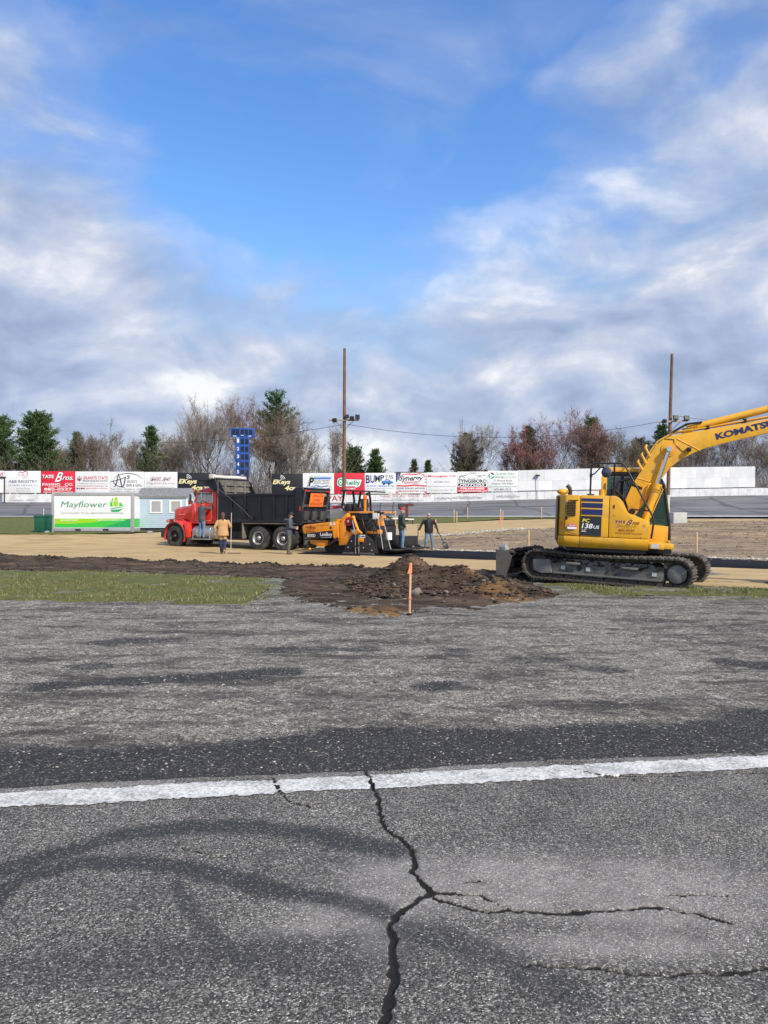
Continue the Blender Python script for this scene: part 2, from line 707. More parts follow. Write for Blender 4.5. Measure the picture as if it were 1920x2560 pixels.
def m_gravel():
    m, t, b = setup('grey_gravel')
    p = geo(t)
    v1 = sval(t, voro(t, p, 85))
    v2 = sval(t, voro(t, p, 36))
    c = ramp(t, v1, [(0.0, (0.10, 0.095, 0.080)), (0.35, (0.24, 0.228, 0.196)), (0.75, (0.43, 0.41, 0.355)), (1.0, (0.70, 0.66, 0.58))])
    c = mixc(t, 1.0, c, ramp(t, v2, [(0.0, 0.55), (0.5, 1.0), (1.0, 1.35)]), 'MULTIPLY')
    c = mixc(t, 1.0, c, ramp(t, noise_tex(t, p, 13, 9, 0.78), [(0.36, 0.62), (0.62, 1.42)]), 'MULTIPLY')
    mid = noise_tex(t, p, 3.2, 10, 0.74)
    c = mixc(t, ramp(t, mid, [(0.46, 0.0), (0.64, 0.72)]), c, (0.062, 0.053, 0.043))
    mp_ = N(t, 'ShaderNodeMapping')
    mp_.inputs['Scale'].default_value = (0.45, 1.6, 1)
    L(t, p, mp_.inputs[0])
    lo_ = noise_tex(t, mp_.outputs[0], 1.1, 11, 0.76, 0.4)
    c = mixc(t, ramp(t, lo_, [(0.48, 0.0), (0.60, 0.85)]), c, (0.044, 0.038, 0.032))
    c = mixc(t, ramp(t, lo_, [(0.34, 0.45), (0.46, 0.0)]), c, (0.36, 0.345, 0.31))
    dk = attr(t, 'dark')
    n2 = noise_tex(t, p, 14, 6, 0.7)
    f = ramp(t, mth(t, 'ADD', dk, mth(t, 'MULTIPLY', mth(t, 'SUBTRACT', n2, 0.5), 0.9)), [(0.35, 0.0), (0.70, 0.95)])
    dcol = ramp(t, v1, [(0.0, (0.010, 0.010, 0.012)), (0.75, (0.035, 0.035, 0.038)), (0.93, (0.10, 0.10, 0.10)), (1.0, (0.30, 0.30, 0.29))])
    c = mixc(t, f, c, dcol)
    gr = attr(t, 'moss')
    f2 = ramp(t, mth(t, 'ADD', gr, mth(t, 'MULTIPLY', mth(t, 'SUBTRACT', n2, 0.5), 1.2)), [(0.5, 0.0), (0.9, 0.7)])
    c = mixc(t, f2, c, (0.10, 0.13, 0.03))
    L(t, c, b.inputs['Base Color'])
    b.inputs['Roughness'].default_value = 0.92
    dd = voro(t, p, 70, 'DISTANCE_TO_EDGE', 'Distance')
    h = mth(t, 'ADD', mth(t, 'MULTIPLY', dd, 3.0), mth(t, 'MULTIPLY', noise_tex(t, p, 20, 5, 0.7), 1.5))
    bumpn(t, b, h, 1.0, 0.012)
    return m


def m_soil(name, cols, scale=2.0, stretch=(1, 1, 1), rot=0.0, speck=0.0, bump=0.8, bs=25, bd=0.03, extra=None):
    """bare earth: several tones in stretched patches, fine crumbs"""
    m, t, b = setup(name)
    p = geo(t)
    mp_ = N(t, 'ShaderNodeMapping')
    mp_.inputs['Rotation'].default_value = (0, 0, rot)
    mp_.inputs['Scale'].default_value = stretch
    L(t, p, mp_.inputs[0])
    n = noise_tex(t, mp_.outputs[0], scale, 8, 0.66, 0.3)
    k = len(cols)
    c = ramp(t, n, [(0.30 + 0.42 * i / (k - 1), cc) for i, cc in enumerate(cols)])
    f = noise_tex(t, p, 40, 5, 0.7)
    c = mixc(t, 1.0, c, ramp(t, f, [(0.3, 0.78), (0.7, 1.2)]), 'MULTIPLY')
    if speck:
        v = sval(t, voro(t, p, 55))
        c = mixc(t, ramp(t, v, [(0.94 - speck, 0.0), (0.97 - speck, 0.8)]), c, (0.42, 0.40, 0.36))
    if extra:
        c = mixc(t, ramp(t, mth(t, 'ADD', attr(t, extra[0]), mth(t, 'MULTIPLY', mth(t, 'SUBTRACT', noise_tex(t, p, 3.5, 7, 0.7), 0.5), 1.4)), [(0.4, 0.0), (0.75, 0.9)]), c, extra[1])
    L(t, c, b.inputs['Base Color'])
    b.inputs['Roughness'].default_value = 0.95
    b.inputs['Specular IOR Level'].default_value = 0.2
    bumpn(t, b, noise_tex(t, p, bs, 8, 0.7), bump, bd)
    return m


def m_paint_line():
    m, t, b = setup('worn_white_paint')
    p = geo(t)
    n = noise_tex(t, p, 45, 6, 0.75)
    n2 = noise_tex(t, p, 5, 4, 0.6)
    f = ramp(t, mth(t, 'ADD', mth(t, 'MULTIPLY', n, 0.75), mth(t, 'MULTIPLY', n2, 0.35)), [(0.46, 0.10), (0.62, 1.0)])
    c = mixc(t, f, (0.22, 0.22, 0.21), (0.66, 0.66, 0.65))
    L(t, c, b.inputs['Base Color'])
    b.inputs['Roughness'].default_value = 0.7
    bumpn(t, b, n, 0.8, 0.005)
    return m


def m_track():
    m, t, b = setup('banked_asphalt')
    p = geo(t)
    mp_ = N(t, 'ShaderNodeMapping')
    mp_.inputs['Scale'].default_value = (0.05, 0.5, 0.5)
    L(t, p, mp_.inputs[0])
    n = noise_tex(t, mp_.outputs[0], 2.2, 6, 0.62, 0.6)
    c = ramp(t, n, [(0.34, (0.045, 0.047, 0.053)), (0.46, (0.115, 0.118, 0.13)), (0.62, (0.165, 0.168, 0.18))])
    w = N(t, 'ShaderNodeTexWave')
    w.inputs['Scale'].default_value = 0.05
    w.inputs['Distortion'].default_value = 18
    w.inputs['Detail'].default_value = 5
    w.inputs['Detail Scale'].default_value = 0.5
    L(t, p, w.inputs[0])
    ln = ramp(t, w.outputs['Fac'], [(0.0, 1.0), (0.015, 0.0)])
    c = mixc(t, mth(t, 'MULTIPLY', ln, 0.7), c, (0.04, 0.04, 0.045))
    c = mixc(t, 0.5, c, mixc(t, 1.0, c, ramp(t, noise_tex(t, p, 6, 6, 0.7), [(0.3, 0.7), (0.7, 1.3)]), 'MULTIPLY'))
    L(t, c, b.inputs['Base Color'])
    b.inputs['Roughness'].default_value = 0.8
    return m


# ------------------------------------------------------------------ ground sheets
ASPH, GRAV = m_asphalt(), m_gravel()
SAND = m_soil('packed_sand', [(0.28, 0.200, 0.098), (0.42, 0.310, 0.160), (0.50, 0.385, 0.215)], 0.8, (0.6, 1.6, 1), R(29), 0.0, 0.35, 30, 0.01)
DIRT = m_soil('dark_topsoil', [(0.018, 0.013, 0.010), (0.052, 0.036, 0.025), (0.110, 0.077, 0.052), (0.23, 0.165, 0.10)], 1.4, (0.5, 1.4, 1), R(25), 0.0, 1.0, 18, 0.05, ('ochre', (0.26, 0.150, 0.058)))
MUD = m_soil('rutted_mud', [(0.085, 0.064, 0.045), (0.20, 0.150, 0.102), (0.31, 0.235, 0.150), (0.46, 0.345, 0.19)], 0.9, (0.35, 1.9, 1), R(12), 0.01, 1.0, 14, 0.06)
TURF = m_soil('patchy_turf', [(0.100, 0.075, 0.042), (0.105, 0.110, 0.036), (0.130, 0.155, 0.045), (0.25, 0.235, 0.11)], 4.5, (0.8, 1.2, 1), 0, 0.0, 1.0, 60, 0.03)
BASE = m_soil('rough_ground', [(0.07, 0.06, 0.045), (0.13, 0.11, 0.085), (0.20, 0.17, 0.13)], 0.5)

xs = np.concatenate([np.linspace(-3000, -120, 12), np.linspace(-100, 100, 21), np.linspace(120, 3000, 12)])
ys = np.unique(np.concatenate([np.linspace(-200, 0, 6), np.linspace(2, 112, 56), TK[1:-1, 0], np.linspace(130, 400, 8), [800, 1500, 2500, 4000]]))
sheet('ground', BASE, xs, ys, None, lambda x, y: T(x, y) - 0.09)

# the worn asphalt the photographer stands on, with its cracks, tyre marks and pale dust
LA, LB = gp(0, 2008), gp(1920, 1909.6)
LSL = (LB[1] - LA[1]) / (LB[0] - LA[0])


def line_y(x):
    return LA[1] + (x - LA[0]) * LSL


def pix(pts):
    return [gp(*p) for p in pts]


CRACKS = [  # pixel polyline, width in m at start and end
    (pix([(905, 1918), (928, 1960), (945, 2000), (952, 2040), (960, 2075), (1000, 2100), (1028, 2130), (1040, 2165), (1032, 2185), (1055, 2215), (1080, 2240)]), 0.009, 0.013),
    (pix([(1080, 2240), (1050, 2252), (1020, 2275), (985, 2300), (972, 2325), (986, 2352), (984, 2400), (985, 2450), (974, 2520), (958, 2575), (950, 2700)]), 0.012, 0.016),
    (pix([(1080, 2240), (1140, 2240), (1200, 2245), (1230, 2262), (1268, 2280)]), 0.010, 0.006),
    (pix([(1080, 2252), (1180, 2280), (1215, 2288), (1290, 2282), (1380, 2292), (1480, 2283), (1650, 2277), (1740, 2288), (1830, 2316)]), 0.009, 0.010),
    (pix([(1300, 2420), (1480, 2425), (1580, 2441), (1700, 2445), (1830, 2436), (1990, 2420)]), 0.006, 0.009),
    (pix([(682, 1952), (700, 1985), (725, 2010), (780, 2024), (850, 2021)]), 0.010, 0.005),
    (pix([(455, 2126), (520, 2145), (568, 2151)]), 0.006, 0.004),
    (pix([(1430, 1930), (1520, 1948), (1650, 1962)]), 0.007, 0.004),
    (pix([(1520, 1945), (1700, 1945), (1860, 1938), (1990, 1936)]), 0.006, 0.008),
    (pix([(1160, 2212), (1200, 2208), (1225, 2210)]), 0.010, 0.006),
    (pix([(1670, 2246), (1740, 2243), (1840, 2246)]), 0.005, 0.004),
    (pix([(1350, 1905), (1400, 1914), (1452, 1912)]), 0.008, 0.006),
    (pix([(1860, 1880), (1890, 1892)]), 0.012, 0.010),
]


def crack_mask(x, y):
    jx = x + (fbm(x, y, 22, 3, 5) - 0.5) * 0.035
    jy = y + (fbm(x, y, 22, 3, 9) - 0.5) * 0.035
    out = np.zeros(x.shape)
    for pts, w0, w1 in CRACKS:
        n = len(pts) - 1
        for i in range(n):
            w = w0 + (w1 - w0) * (i + 0.5) / n
            w = w * (0.6 + 0.8 * fbm(x, y, 9, 2, 31 + i))
            d = seg_dist(jx, jy, [pts[i], pts[i + 1]])
            out = np.maximum(out, np.clip(1.5 - d / w, 0, 1))
    return out


RUB = [  # tyre marks: polyline, half width m, strength
    (pix([(-120, 2230), (0, 2186), (120, 2148), (300, 2096), (480, 2070), (650, 2074), (800, 2094), (980, 2135)]), 0.075, 1.0),
    (pix([(-60, 2290), (0, 2235), (60, 2196), (200, 2164), (400, 2166), (560, 2195), (700, 2233), (850, 2258), (960, 2290)]), 0.060, 1.0),
    (pix([(436, 2215), (462, 2262), (500, 2310), (560, 2380), (610, 2420)]), 0.030, 0.75),
    (pix([(0, 2440), (250, 2425), (520, 2400), (760, 2380)]), 0.10, 0.5),
    (pix([(1000, 2330), (1130, 2360), (1280, 2420), (1440, 2500)]), 0.07, 0.75),
    (pix([(720, 2400), (860, 2390), (960, 2370)]), 0.12, 0.55),
]


def rub_mask(x, y):
    out = np.zeros(x.shape)
    wob = (fbm(x, y, 6, 3, 71) - 0.5) * 0.05
    for pts, w, s in RUB:
        d = seg_dist(x, y, pts) + wob
        out = np.maximum(out, s * np.clip(1.7 - d / w, 0, 1))
    return out


PALES = [(gp(1040, 2215), 0.30, 0.24, 1.0), (gp(1300, 2215), 0.5, 0.24, 1.0), (gp(1620, 2240), 0.5, 0.30, 1.0), (gp(890, 2290), 0.26, 0.12, 1.0), (gp(1560, 2370), 0.42, 0.10, 0.8), (gp(945, 2340), 0.09, 0.20, 0.9), (gp(780, 2330), 0.22, 0.08, 0.6)]


def pale_mask(x, y):
    out = np.zeros(x.shape)
    for (cx_, cy_), rx_, ry_, s in PALES:
        out = np.maximum(out, np.clip(1.7 * s * np.exp(-(((x - cx_) / rx_) ** 2 + ((y - cy_) / ry_) ** 2)), 0, 1))
    edge = np.clip(1.0 - np.abs(line_y(x) + 0.16 - y) / 0.10, 0, 1)
    return np.maximum(out, edge * 0.7 * (fbm(x, y, 2.2, 3, 77) > 0.48))


def asphalt_sd(x, y):
    e = line_y(x) + 0.15 + 0.10 * fbm(x, y * 0, 1.3, 4, 3) + 0.05 * fbm(x, y, 11, 3, 8)
    return e - y


def asphalt_z(x, y):
    near = np.clip((4.0 - np.abs(x)) / 1.0, 0, 1) * np.clip((y - 1.0), 0, 1)
    return T(x, y) + 0.012 + near * ((fbm(x, y, 3, 3, 40) - 0.5) * 0.012 - 0.018 * np.clip(crack_mask(x, y) * 1.4 - 0.4, 0, 1) ** 1.5)


axs = np.concatenate([np.linspace(-60, -4, 40), np.arange(-3.4, 3.4, 0.012), np.linspace(4, 60, 40)])
ays = np.concatenate([np.linspace(-25, 1.4, 16), np.arange(1.9, 5.7, 0.012), np.linspace(6, 16, 30)])
sheet('asphalt', ASPH, axs, ays, asphalt_sd, asphalt_z, {'crack': crack_mask, 'rubber': rub_mask, 'pale': pale_mask})


def pline_sd(x, y):
    c = line_y(x)
    wob = (fbm(x, y, 5, 4, 51) - 0.5) * 0.03 + (fbm(x, y, 45, 3, 52) - 0.5) * 0.06
    return np.minimum(0.118 - np.abs(y - c) + wob, 0.62 - crack_mask(x, y))


sheet('painted_line', m_paint_line(), np.concatenate([np.linspace(-60, -4, 90), np.arange(-3.7, 3.7, 0.016), np.linspace(4, 60, 90)]),
      np.unique(np.concatenate([np.arange(4.0, 5.6, 0.016), np.linspace(-5, 3.95, 90), np.linspace(5.65, 15, 90)])), pline_sd, lambda x, y: asphalt_z(x, y) + 0.005)

# gravel apron with scraped dark streaks
STREAK = [(pix([(250, 1605), (330, 1600), (440, 1592)]), 0.25, 0.8), (pix([(140, 1712), (330, 1700), (500, 1690), (720, 1672)]), 0.22, 1.0),
          (pix([(700, 1625), (820, 1620), (905, 1617)]), 0.22, 0.8), (pix([(205, 1665), (250, 1660)]), 0.2, 0.8),
          (pix([(640, 1760), (760, 1755), (900, 1765)]), 0.22, 0.55), (pix([(1060, 1720), (1110, 1714)]), 0.16, 0.9),
          (pix([(1080, 1620), (1120, 1624)]), 0.2, 0.7), (pix([(1310, 1644), (1370, 1645)]), 0.2, 0.7), (pix([(1420, 1660), (1540, 1668)]), 0.16, 0.8),
          (pix([(1600, 1545), (1920, 1575)]), 0.3, 0.6), (pix([(1700, 1590), (1920, 1620)]), 0.2, 0.7), (pix([(1810, 1652), (1920, 1660)]), 0.2, 0.9),
          (pix([(1500, 1750), (1760, 1745)]), 0.2, 0.6), (pix([(1150, 1765), (1400, 1760)]), 0.25, 0.5), (pix([(560, 1735), (330, 1770)]), 0.15, 0.5)]


def dark_mask(x, y):
    e = line_y(x) + 1.0 + 0.8 * fbm(x, y * 0, 0.6, 3, 13) + 0.25 * (fbm(x, y, 3, 3, 14) - 0.5)
    out = np.clip((e - y) / 0.45, 0, 1) * 1.0
    for pts, w, s in STREAK:
        out = np.maximum(out, 0.8 * s * np.clip(1.6 - (seg_dist(x, y, pts) + (fbm(x * 0.6, y * 1.5, 3.0, 4, 19) - 0.5) * 0.5) / w, 0, 1))
    return out


def moss_mask(x, y):
    e = 13.0 + 1.4 * fbm(x, y, 0.4, 3, 23)
    return np.clip((y - e) / 2.0, 0, 0.7) * (x < 9)


def gravel_z(x, y):
    r = (fbm(x, y * 1.8, 1.1, 4, 61) - 0.5) * 0.07 + (fbm(x, y, 9, 3, 62) - 0.5) * 0.03
    return T(x, y) + r * np.clip((y - line_y(x) - 0.3) / 0.8, 0, 1) - 0.012


sheet('gravel_ground', GRAV, np.arange(-17, 17.01, 0.07), np.arange(3.0, 23.0, 0.07), lambda x, y: y - line_y(x) + 0.05 + np.where(np.abs(x) > 14, 0.2, 0), gravel_z, {'dark': dark_mask, 'moss': moss_mask})

# sand road, dirt strip, mud, turf
P_SANDNEAR = [(-700, 1362), (-60, 1387), (0, 1390), (150, 1396), (330, 1400), (480, 1408), (720, 1417), (950, 1425), (1230, 1434), (1400, 1442), (1600, 1454), (1760, 1463), (1990, 1476), (2500, 1500)]
P_SAND = pix(P_SANDNEAR + [(2500, 1298), (1380, 1297), (1250, 1300), (1100, 1308), (960, 1310), (800, 1311), (600, 1319), (480, 1326), (330, 1334), (140, 1336), (-60, 1335), (-700, 1330)])
P_MUD = pix([(1000, 1352), (1100, 1338), (1200, 1333), (1260, 1327), (1380, 1319), (1480, 1312), (1650, 1304), (2400, 1302), (2400, 1424), (1740, 1403), (1500, 1394), (1220, 1383), (1120, 1378), (990, 1371)])
P_DIRT = pix([(-700, 1360), (-60, 1385), (0, 1388), (150, 1394), (330, 1398), (480, 1406), (720, 1414), (950, 1422), (1230, 1431), (1330, 1436), (1350, 1470), (1352, 1500), (1200, 1522), (1020, 1540), (900, 1537), (800, 1517), (720, 1502), (690, 1482), (690, 1449), (560, 1442), (400, 1435), (200, 1429), (0, 1426), (-60, 1425), (-700, 1405)])
P_GRASS = pix([(-700, 1400), (-60, 1422), (0, 1423), (200, 1426), (400, 1432), (560, 1439), (690, 1446), (712, 1470), (700, 1513), (600, 1513), (450, 1513), (300, 1506), (0, 1503), (-60, 1502), (-700, 1480)])
P_GRASS2 = pix([(1335, 1460), (1450, 1482), (1560, 1492), (1640, 1488), (1760, 1488), (1990, 1494), (2300, 1505), (2300, 1484), (1990, 1473), (1760, 1464), (1560, 1455), (1360, 1444)])
P_INFIELD = [(-110, 75.3)] + [(22, 75.3)] + pix([(1240, 1299), (1100, 1308), (960, 1310), (600, 1319), (330, 1333), (140, 1336), (-60, 1334)]) + [(-110, 40)]


def dive(f, poly, depth=0.05, width=0.30):
    """height of a sheet that sinks below its neighbours along its edge"""
    def z(x, y):
        sdv = poly_sd(x, y, poly) + (fbm(x, y, 2.2, 4, 97) - 0.5) * 0.5
        return f(x, y) - depth * np.clip(1 - (sdv + 0.15) / width, 0, 1)
    return z


def rag(poly, a=0.35, s=1.2, f=0.12, seed=0):
    return lambda x, y: poly_sd(x, y, poly) + (fbm(x, y, s, 4, seed) - 0.5) * a * 2 + (fbm(x, y, s * 8, 3, seed + 3) - 0.5) * f * 2


sheet('sand_road', SAND, np.arange(-70, 34, 0.22), np.arange(16.0, 70.0, 0.22), rag(P_SAND, 0.25, 1.0, 0.10, 5), dive(lambda x, y: T(x, y) + 0.004 + (fbm(x, y, 1.2, 3, 7) - 0.5) * 0.02, P_SAND, 0.06, 0.3))


def mud_z(x, y):
    u = x * math.sin(R(12)) + y * math.cos(R(12))
    return T(x, y) + 0.035 + (fbm(x * 0.3, u * 2.2, 1.0, 4, 88) - 0.5) * 0.16 + (fbm(x, y, 5, 3, 89) - 0.5) * 0.05


sheet('mud_ground', MUD, np.arange(0, 46, 0.13), np.arange(24.0, 70.0, 0.13), rag(P_MUD, 0.45, 0.8, 0.15, 15), dive(mud_z, P_MUD, 0.10, 0.9))


def dirt_z(x, y):
    sdv = poly_sd(x, y, P_DIRT)
    lump = fbm(x, y, 0.9, 4, 33)
    near_edge = np.exp(-((y - np.interp(x, [p[0] for p in SN], [p[1] for p in SN]) + 0.35) / 0.35) ** 2)
    return T(x, y) + 0.015 + np.clip(sdv, 0, 0.4) * ((lump - 0.42) * 0.35 + (fbm(x, y, 5, 3, 34) - 0.5) * 0.16) + near_edge * 0.11 * np.clip(fbm(x, y, 1.6, 3, 35) * 2 - 0.75, 0, 1)


SN = sorted(pix(P_SANDNEAR))
PK = [(gp(1030, 1500), 0.0)]


def ochre_mask(x, y):
    out = np.zeros(x.shape)
    for px_, py_, rx_, ry_ in ((880, 1525, 1.2, 0.5), (980, 1533, 0.9, 0.4), (1200, 1490, 1.2, 0.9), (330, 1410, 1.4, 0.5), (1290, 1500, 0.9, 0.7)):
        c = gp(px_, py_)
        out = np.maximum(out, np.exp(-(((x - c[0]) / rx_) ** 2 + ((y - c[1]) / ry_) ** 2)))
    return out * 0.75


sheet('dirt_strip', DIRT, np.arange(-40, 5.2, 0.09), np.arange(11.5, 36.0, 0.09), rag(P_DIRT, 0.18, 1.5, 0.09, 25), dive(dirt_z, P_DIRT, 0.07, 0.6), {'ochre': ochre_mask})


def grass_z(off):
    return lambda x, y: T(x, y) + off + (fbm(x, y, 1.5, 4, 45) - 0.5) * 0.11


sheet('grass_strip', TURF, np.arange(-36, -2.5, 0.09), np.arange(13.0, 30.0, 0.09), rag(P_GRASS, 0.30, 0.9, 0.14, 35), dive(grass_z(0.012), P_GRASS, 0.09, 0.7))
sheet('grass_verge', TURF, np.arange(2.6, 17, 0.08), np.arange(13.5, 22.0, 0.08), rag(P_GRASS2, 0.45, 0.9, 0.15, 39), dive(grass_z(-0.004), P_GRASS2, 0.09, 0.6))
sheet('infield_grass', TURF, np.arange(-110, 24, 0.5), np.arange(38.0, 76, 0.5), rag(P_INFIELD, 0.5, 0.5, 0.15, 55), lambda x, y: T(x, y) + 0.02)

# freshly laid asphalt: a slab with a real edge
FRESH = pmat('fresh_asphalt', (0.009, 0.010, 0.014), 0.9, var=0.25, scale=20, bump=0.6, bscale=120, spec=0.15)
UR = Vector((math.cos(R(31)), -math.sin(R(31)), 0))       # direction of the new lane, towards the right and nearer
VR = Vector((math.sin(R(31)), math.cos(R(31)), 0))
f0 = Vector((*gp(868, 1387.5), 0))
mb = MB()
rings = []
for i in range(41):
    s = i * 0.85
    w0 = (math.sin(i * 1.7) * 0.04 + math.sin(i * 0.63) * 0.05)
    w1 = (math.sin(i * 1.3 + 2) * 0.05)
    c = f0 + UR * s
    a = c + VR * w0
    e = c + VR * (4.3 + w1)
    za, ze = Tz(0, a.y), Tz(0, e.y)
    rings.append([(*(a - VR * 0.07).xy, za - 0.05), (*a.xy, za + 0.030), (*(a * 0.5 + e * 0.5).xy, (za + ze) / 2 + 0.040), (*e.xy, ze + 0.055), (*(e + VR * 0.07).xy, ze - 0.05)])
mb.loft(rings, closed=False, cap=False)
fr = mb.build('fresh_asphalt', FRESH, smooth=50)
fr['kind'] = 'structure'
mb = MB()  # thin dark strip lying on the ground below the paver's hopper side
strip_pts = pix([(742, 1385), (770, 1381.5), (830, 1382), (900, 1383), (900, 1390), (862, 1389), (800, 1387)])
mb.prism([(p[0], p[1]) for p in strip_pts], -0.12, -0.075, 'z')
o = mb.build('dark_strip', FRESH, bevel=0.01)
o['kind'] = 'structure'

# banked racetrack beyond the infield, with its inner white line
WALL_Y = 88.4


WB = ([-3000, 0, 900, 1060, 1200, 1300, 1880, 5000], [1255, 1255, 1256, 1255, 1251.5, 1248.5, 1237.5, 1228])


def bank_top(x):
    return CAMH + (CY - np.interp(CX + x * FPX / WALL_Y, *WB)) / FPX * WALL_Y


def bank_z(x, y):
    t = np.clip((y - 75.4) / (WALL_Y - 75.4), 0, 1)
    return 1.18 + (bank_top(x) - 1.18) * t ** 1.15


sheet('race_track', m_track(), np.linspace(-130, 130, 131), np.linspace(75.4, WALL_Y + 0.6, 27), None, bank_z)
sheet('track_line', pmat('line_white', (0.78, 0.79, 0.8), 0.6, var=0.1, scale=3), np.linspace(-130, 130, 131), np.array([75.45, 75.6, 75.9]), None, lambda x, y: bank_z(x, y) + 0.03)


# ------------------------------------------------------------------ loose stones, clods, grass blades
def scatter(name, mat, pts, size, flat_=0.7, seed=0, parent=None, kind='stuff'):
    """many small irregular lumps as one mesh; pts (n,3), size (n)"""
    rng = np.random.default_rng(seed)
    n = len(pts)
    base = np.array([(1, 0, 0), (-1, 0, 0), (0, 1, 0), (0, -1, 0), (0, 0, 1), (0, 0, -0.6), (.7, .7, .35), (-.7, .7, .3), (.7, -.7, .35), (-.7, -.7, .3)], float)
    fc = np.array([(4, 0, 6), (4, 6, 2), (4, 2, 7), (4, 7, 1), (4, 1, 9), (4, 9, 3), (4, 3, 8), (4, 8, 0), (5, 6, 0), (5, 2, 6), (5, 7, 2), (5, 1, 7), (5, 9, 1), (5, 3, 9), (5, 8, 3), (5, 0, 8)])
    m = len(base)
    v = base[None] * (0.65 + 0.6 * rng.random((n, m, 1)))
    v = v * (np.array([1, 1, flat_])[None, None] * (0.7 + 0.6 * rng.random((n, 1, 3))))
    a = rng.random(n) * 6.283
    ca, sa = np.cos(a)[:, None], np.sin(a)[:, None]
    x = v[:, :, 0] * ca - v[:, :, 1] * sa
    y = v[:, :, 0] * sa + v[:, :, 1] * ca
    v = np.stack([x, y, v[:, :, 2]], -1) * np.asarray(size)[:, None, None] + np.asarray(pts)[:, None, :]
    f = fc[None] + (np.arange(n) * m)[:, None, None]
    o = np_mesh(name, v.reshape(-1, 3), f.reshape(-1, 3), mat, parent, smooth=False)
    if kind:
        o['kind'] = kind
    return o


def m_stones(name, lo, hi):
    m, t, b = setup(name)
    n = N(t, 'ShaderNodeNewGeometry')
    c = ramp(t, n.outputs['Random Per Island'], [(0.0, lo), (0.7, tuple((a + bb) / 2 for a, bb in zip(lo, hi))), (1.0, hi)])
    L(t, c, b.inputs['Base Color'])
    b.inputs['Roughness'].default_value = 0.85
    return m


def rand_in(poly, n, rng, sdm=0.0):
    p = np.array(poly)
    mn, mx = p.min(0), p.max(0)
    out = np.zeros((0, 2))
    while len(out) < n:
        q = mn + (mx - mn) * rng.random((n * 2, 2))
        q = q[poly_sd(q[:, 0], q[:, 1], poly) > sdm]
        out = np.concatenate([out, q])
    return out[:n]


rng = np.random.default_rng(4)
n = 26000
yy = 4.9 + 10.5 * rng.random(n) ** 1.15
xx = (rng.random(n) - 0.5) * (yy * 1.15 + 3)
ok = yy > line_y(xx) + 0.28
xx, yy = xx[ok], yy[ok]
sz = (0.0040 + 0.010 * rng.random(len(xx)) ** 3) * (0.45 + yy / 16.0) + 0.014 * (rng.random(len(xx)) > 0.997)
scatter('gravel_stones', m_stones('stone_grey', (0.06, 0.056, 0.050), (0.46, 0.44, 0.40)), np.stack([xx, yy, gravel_z(xx, yy) + sz * 0.2], 1), sz, 0.55, 1)
q = rand_in(P_DIRT, 5200, rng, 0.1)
scatter('dirt_clods', m_stones('clod_brown', (0.012, 0.009, 0.007), (0.10, 0.075, 0.05)), np.stack([q[:, 0], q[:, 1], dirt_z(q[:, 0], q[:, 1])], 1), 0.012 + 0.05 * rng.random(len(q)) ** 3, 0.7, 2)
e = np.array(SN)
n = 2600
ex_ = rng.uniform(-30, 4.2, n)
ey_ = np.interp(ex_, e[:, 0], e[:, 1]) - 0.30 + rng.normal(0, 0.14, n)
scatter('edge_clods', MATS.get('x') or m_stones('clod_dark', (0.010, 0.008, 0.006), (0.05, 0.036, 0.025)), np.stack([ex_, ey_, dirt_z(ex_, ey_)], 1), 0.02 + 0.09 * rng.random(n) ** 2.5 * (fbm(ex_, ex_ * 0, 1.2, 3, 3) > 0.42), 0.75, 3)
q = rand_in(P_MUD, 5000, rng, 0.1)
scatter('mud_clods', m_stones('clod_mud', (0.05, 0.04, 0.032), (0.30, 0.25, 0.18)), np.stack([q[:, 0], q[:, 1], mud_z(q[:, 0], q[:, 1])], 1), 0.02 + 0.07 * rng.random(len(q)) ** 3, 0.6, 5)
# pale crushed-stone edge between sand and mud, and behind the new lane
k = np.array(pix([(1090, 1342), (1200, 1333), (1260, 1327), (1330, 1323)]))
tt = rng.random(700) * (len(k) - 1)
ii = tt.astype(int)
q = k[ii] + (k[ii + 1] - k[ii]) * (tt - ii)[:, None] + rng.normal(0, 0.35, (700, 2))
k2 = np.array([tuple((f0 + UR * s + VR * 4.55).xy) for s in (2.0, 8.0, 16.0)])
tt = rng.random(900) * (len(k2) - 1)
ii = tt.astype(int)
q2 = k2[ii] + (k2[ii + 1] - k2[ii]) * (tt - ii)[:, None] + rng.normal(0, 0.16, (900, 2))
q = np.concatenate([q, q2])
scatter('crushed_stone', m_stones('stone_pale', (0.25, 0.23, 0.19), (0.55, 0.53, 0.48)), np.stack([q[:, 0], q[:, 1], T(q[:, 0], q[:, 1]) + 0.06], 1), 0.025 + 0.05 * rng.random(len(q)), 0.7, 6)


def blades(name, mat, q, z, h, w, seed):
    rg = np.random.default_rng(seed)
    n = len(q)
    a = rg.random(n) * 6.283
    ln = rg.normal(0, 0.5, (n, 2)) * h[:, None]
    b0 = np.stack([q[:, 0] - np.cos(a) * w, q[:, 1] - np.sin(a) * w, z - 0.01], 1)
    b1 = np.stack([q[:, 0] + np.cos(a) * w, q[:, 1] + np.sin(a) * w, z - 0.01], 1)
    tp = np.stack([q[:, 0] + ln[:, 0], q[:, 1] + ln[:, 1], z + h], 1)
    v = np.stack([b0, b1, tp], 1).reshape(-1, 3)
    o = np_mesh(name, v, np.arange(3 * n).reshape(-1, 3), mat, smooth=False)
    o['kind'] = 'stuff'
    return o


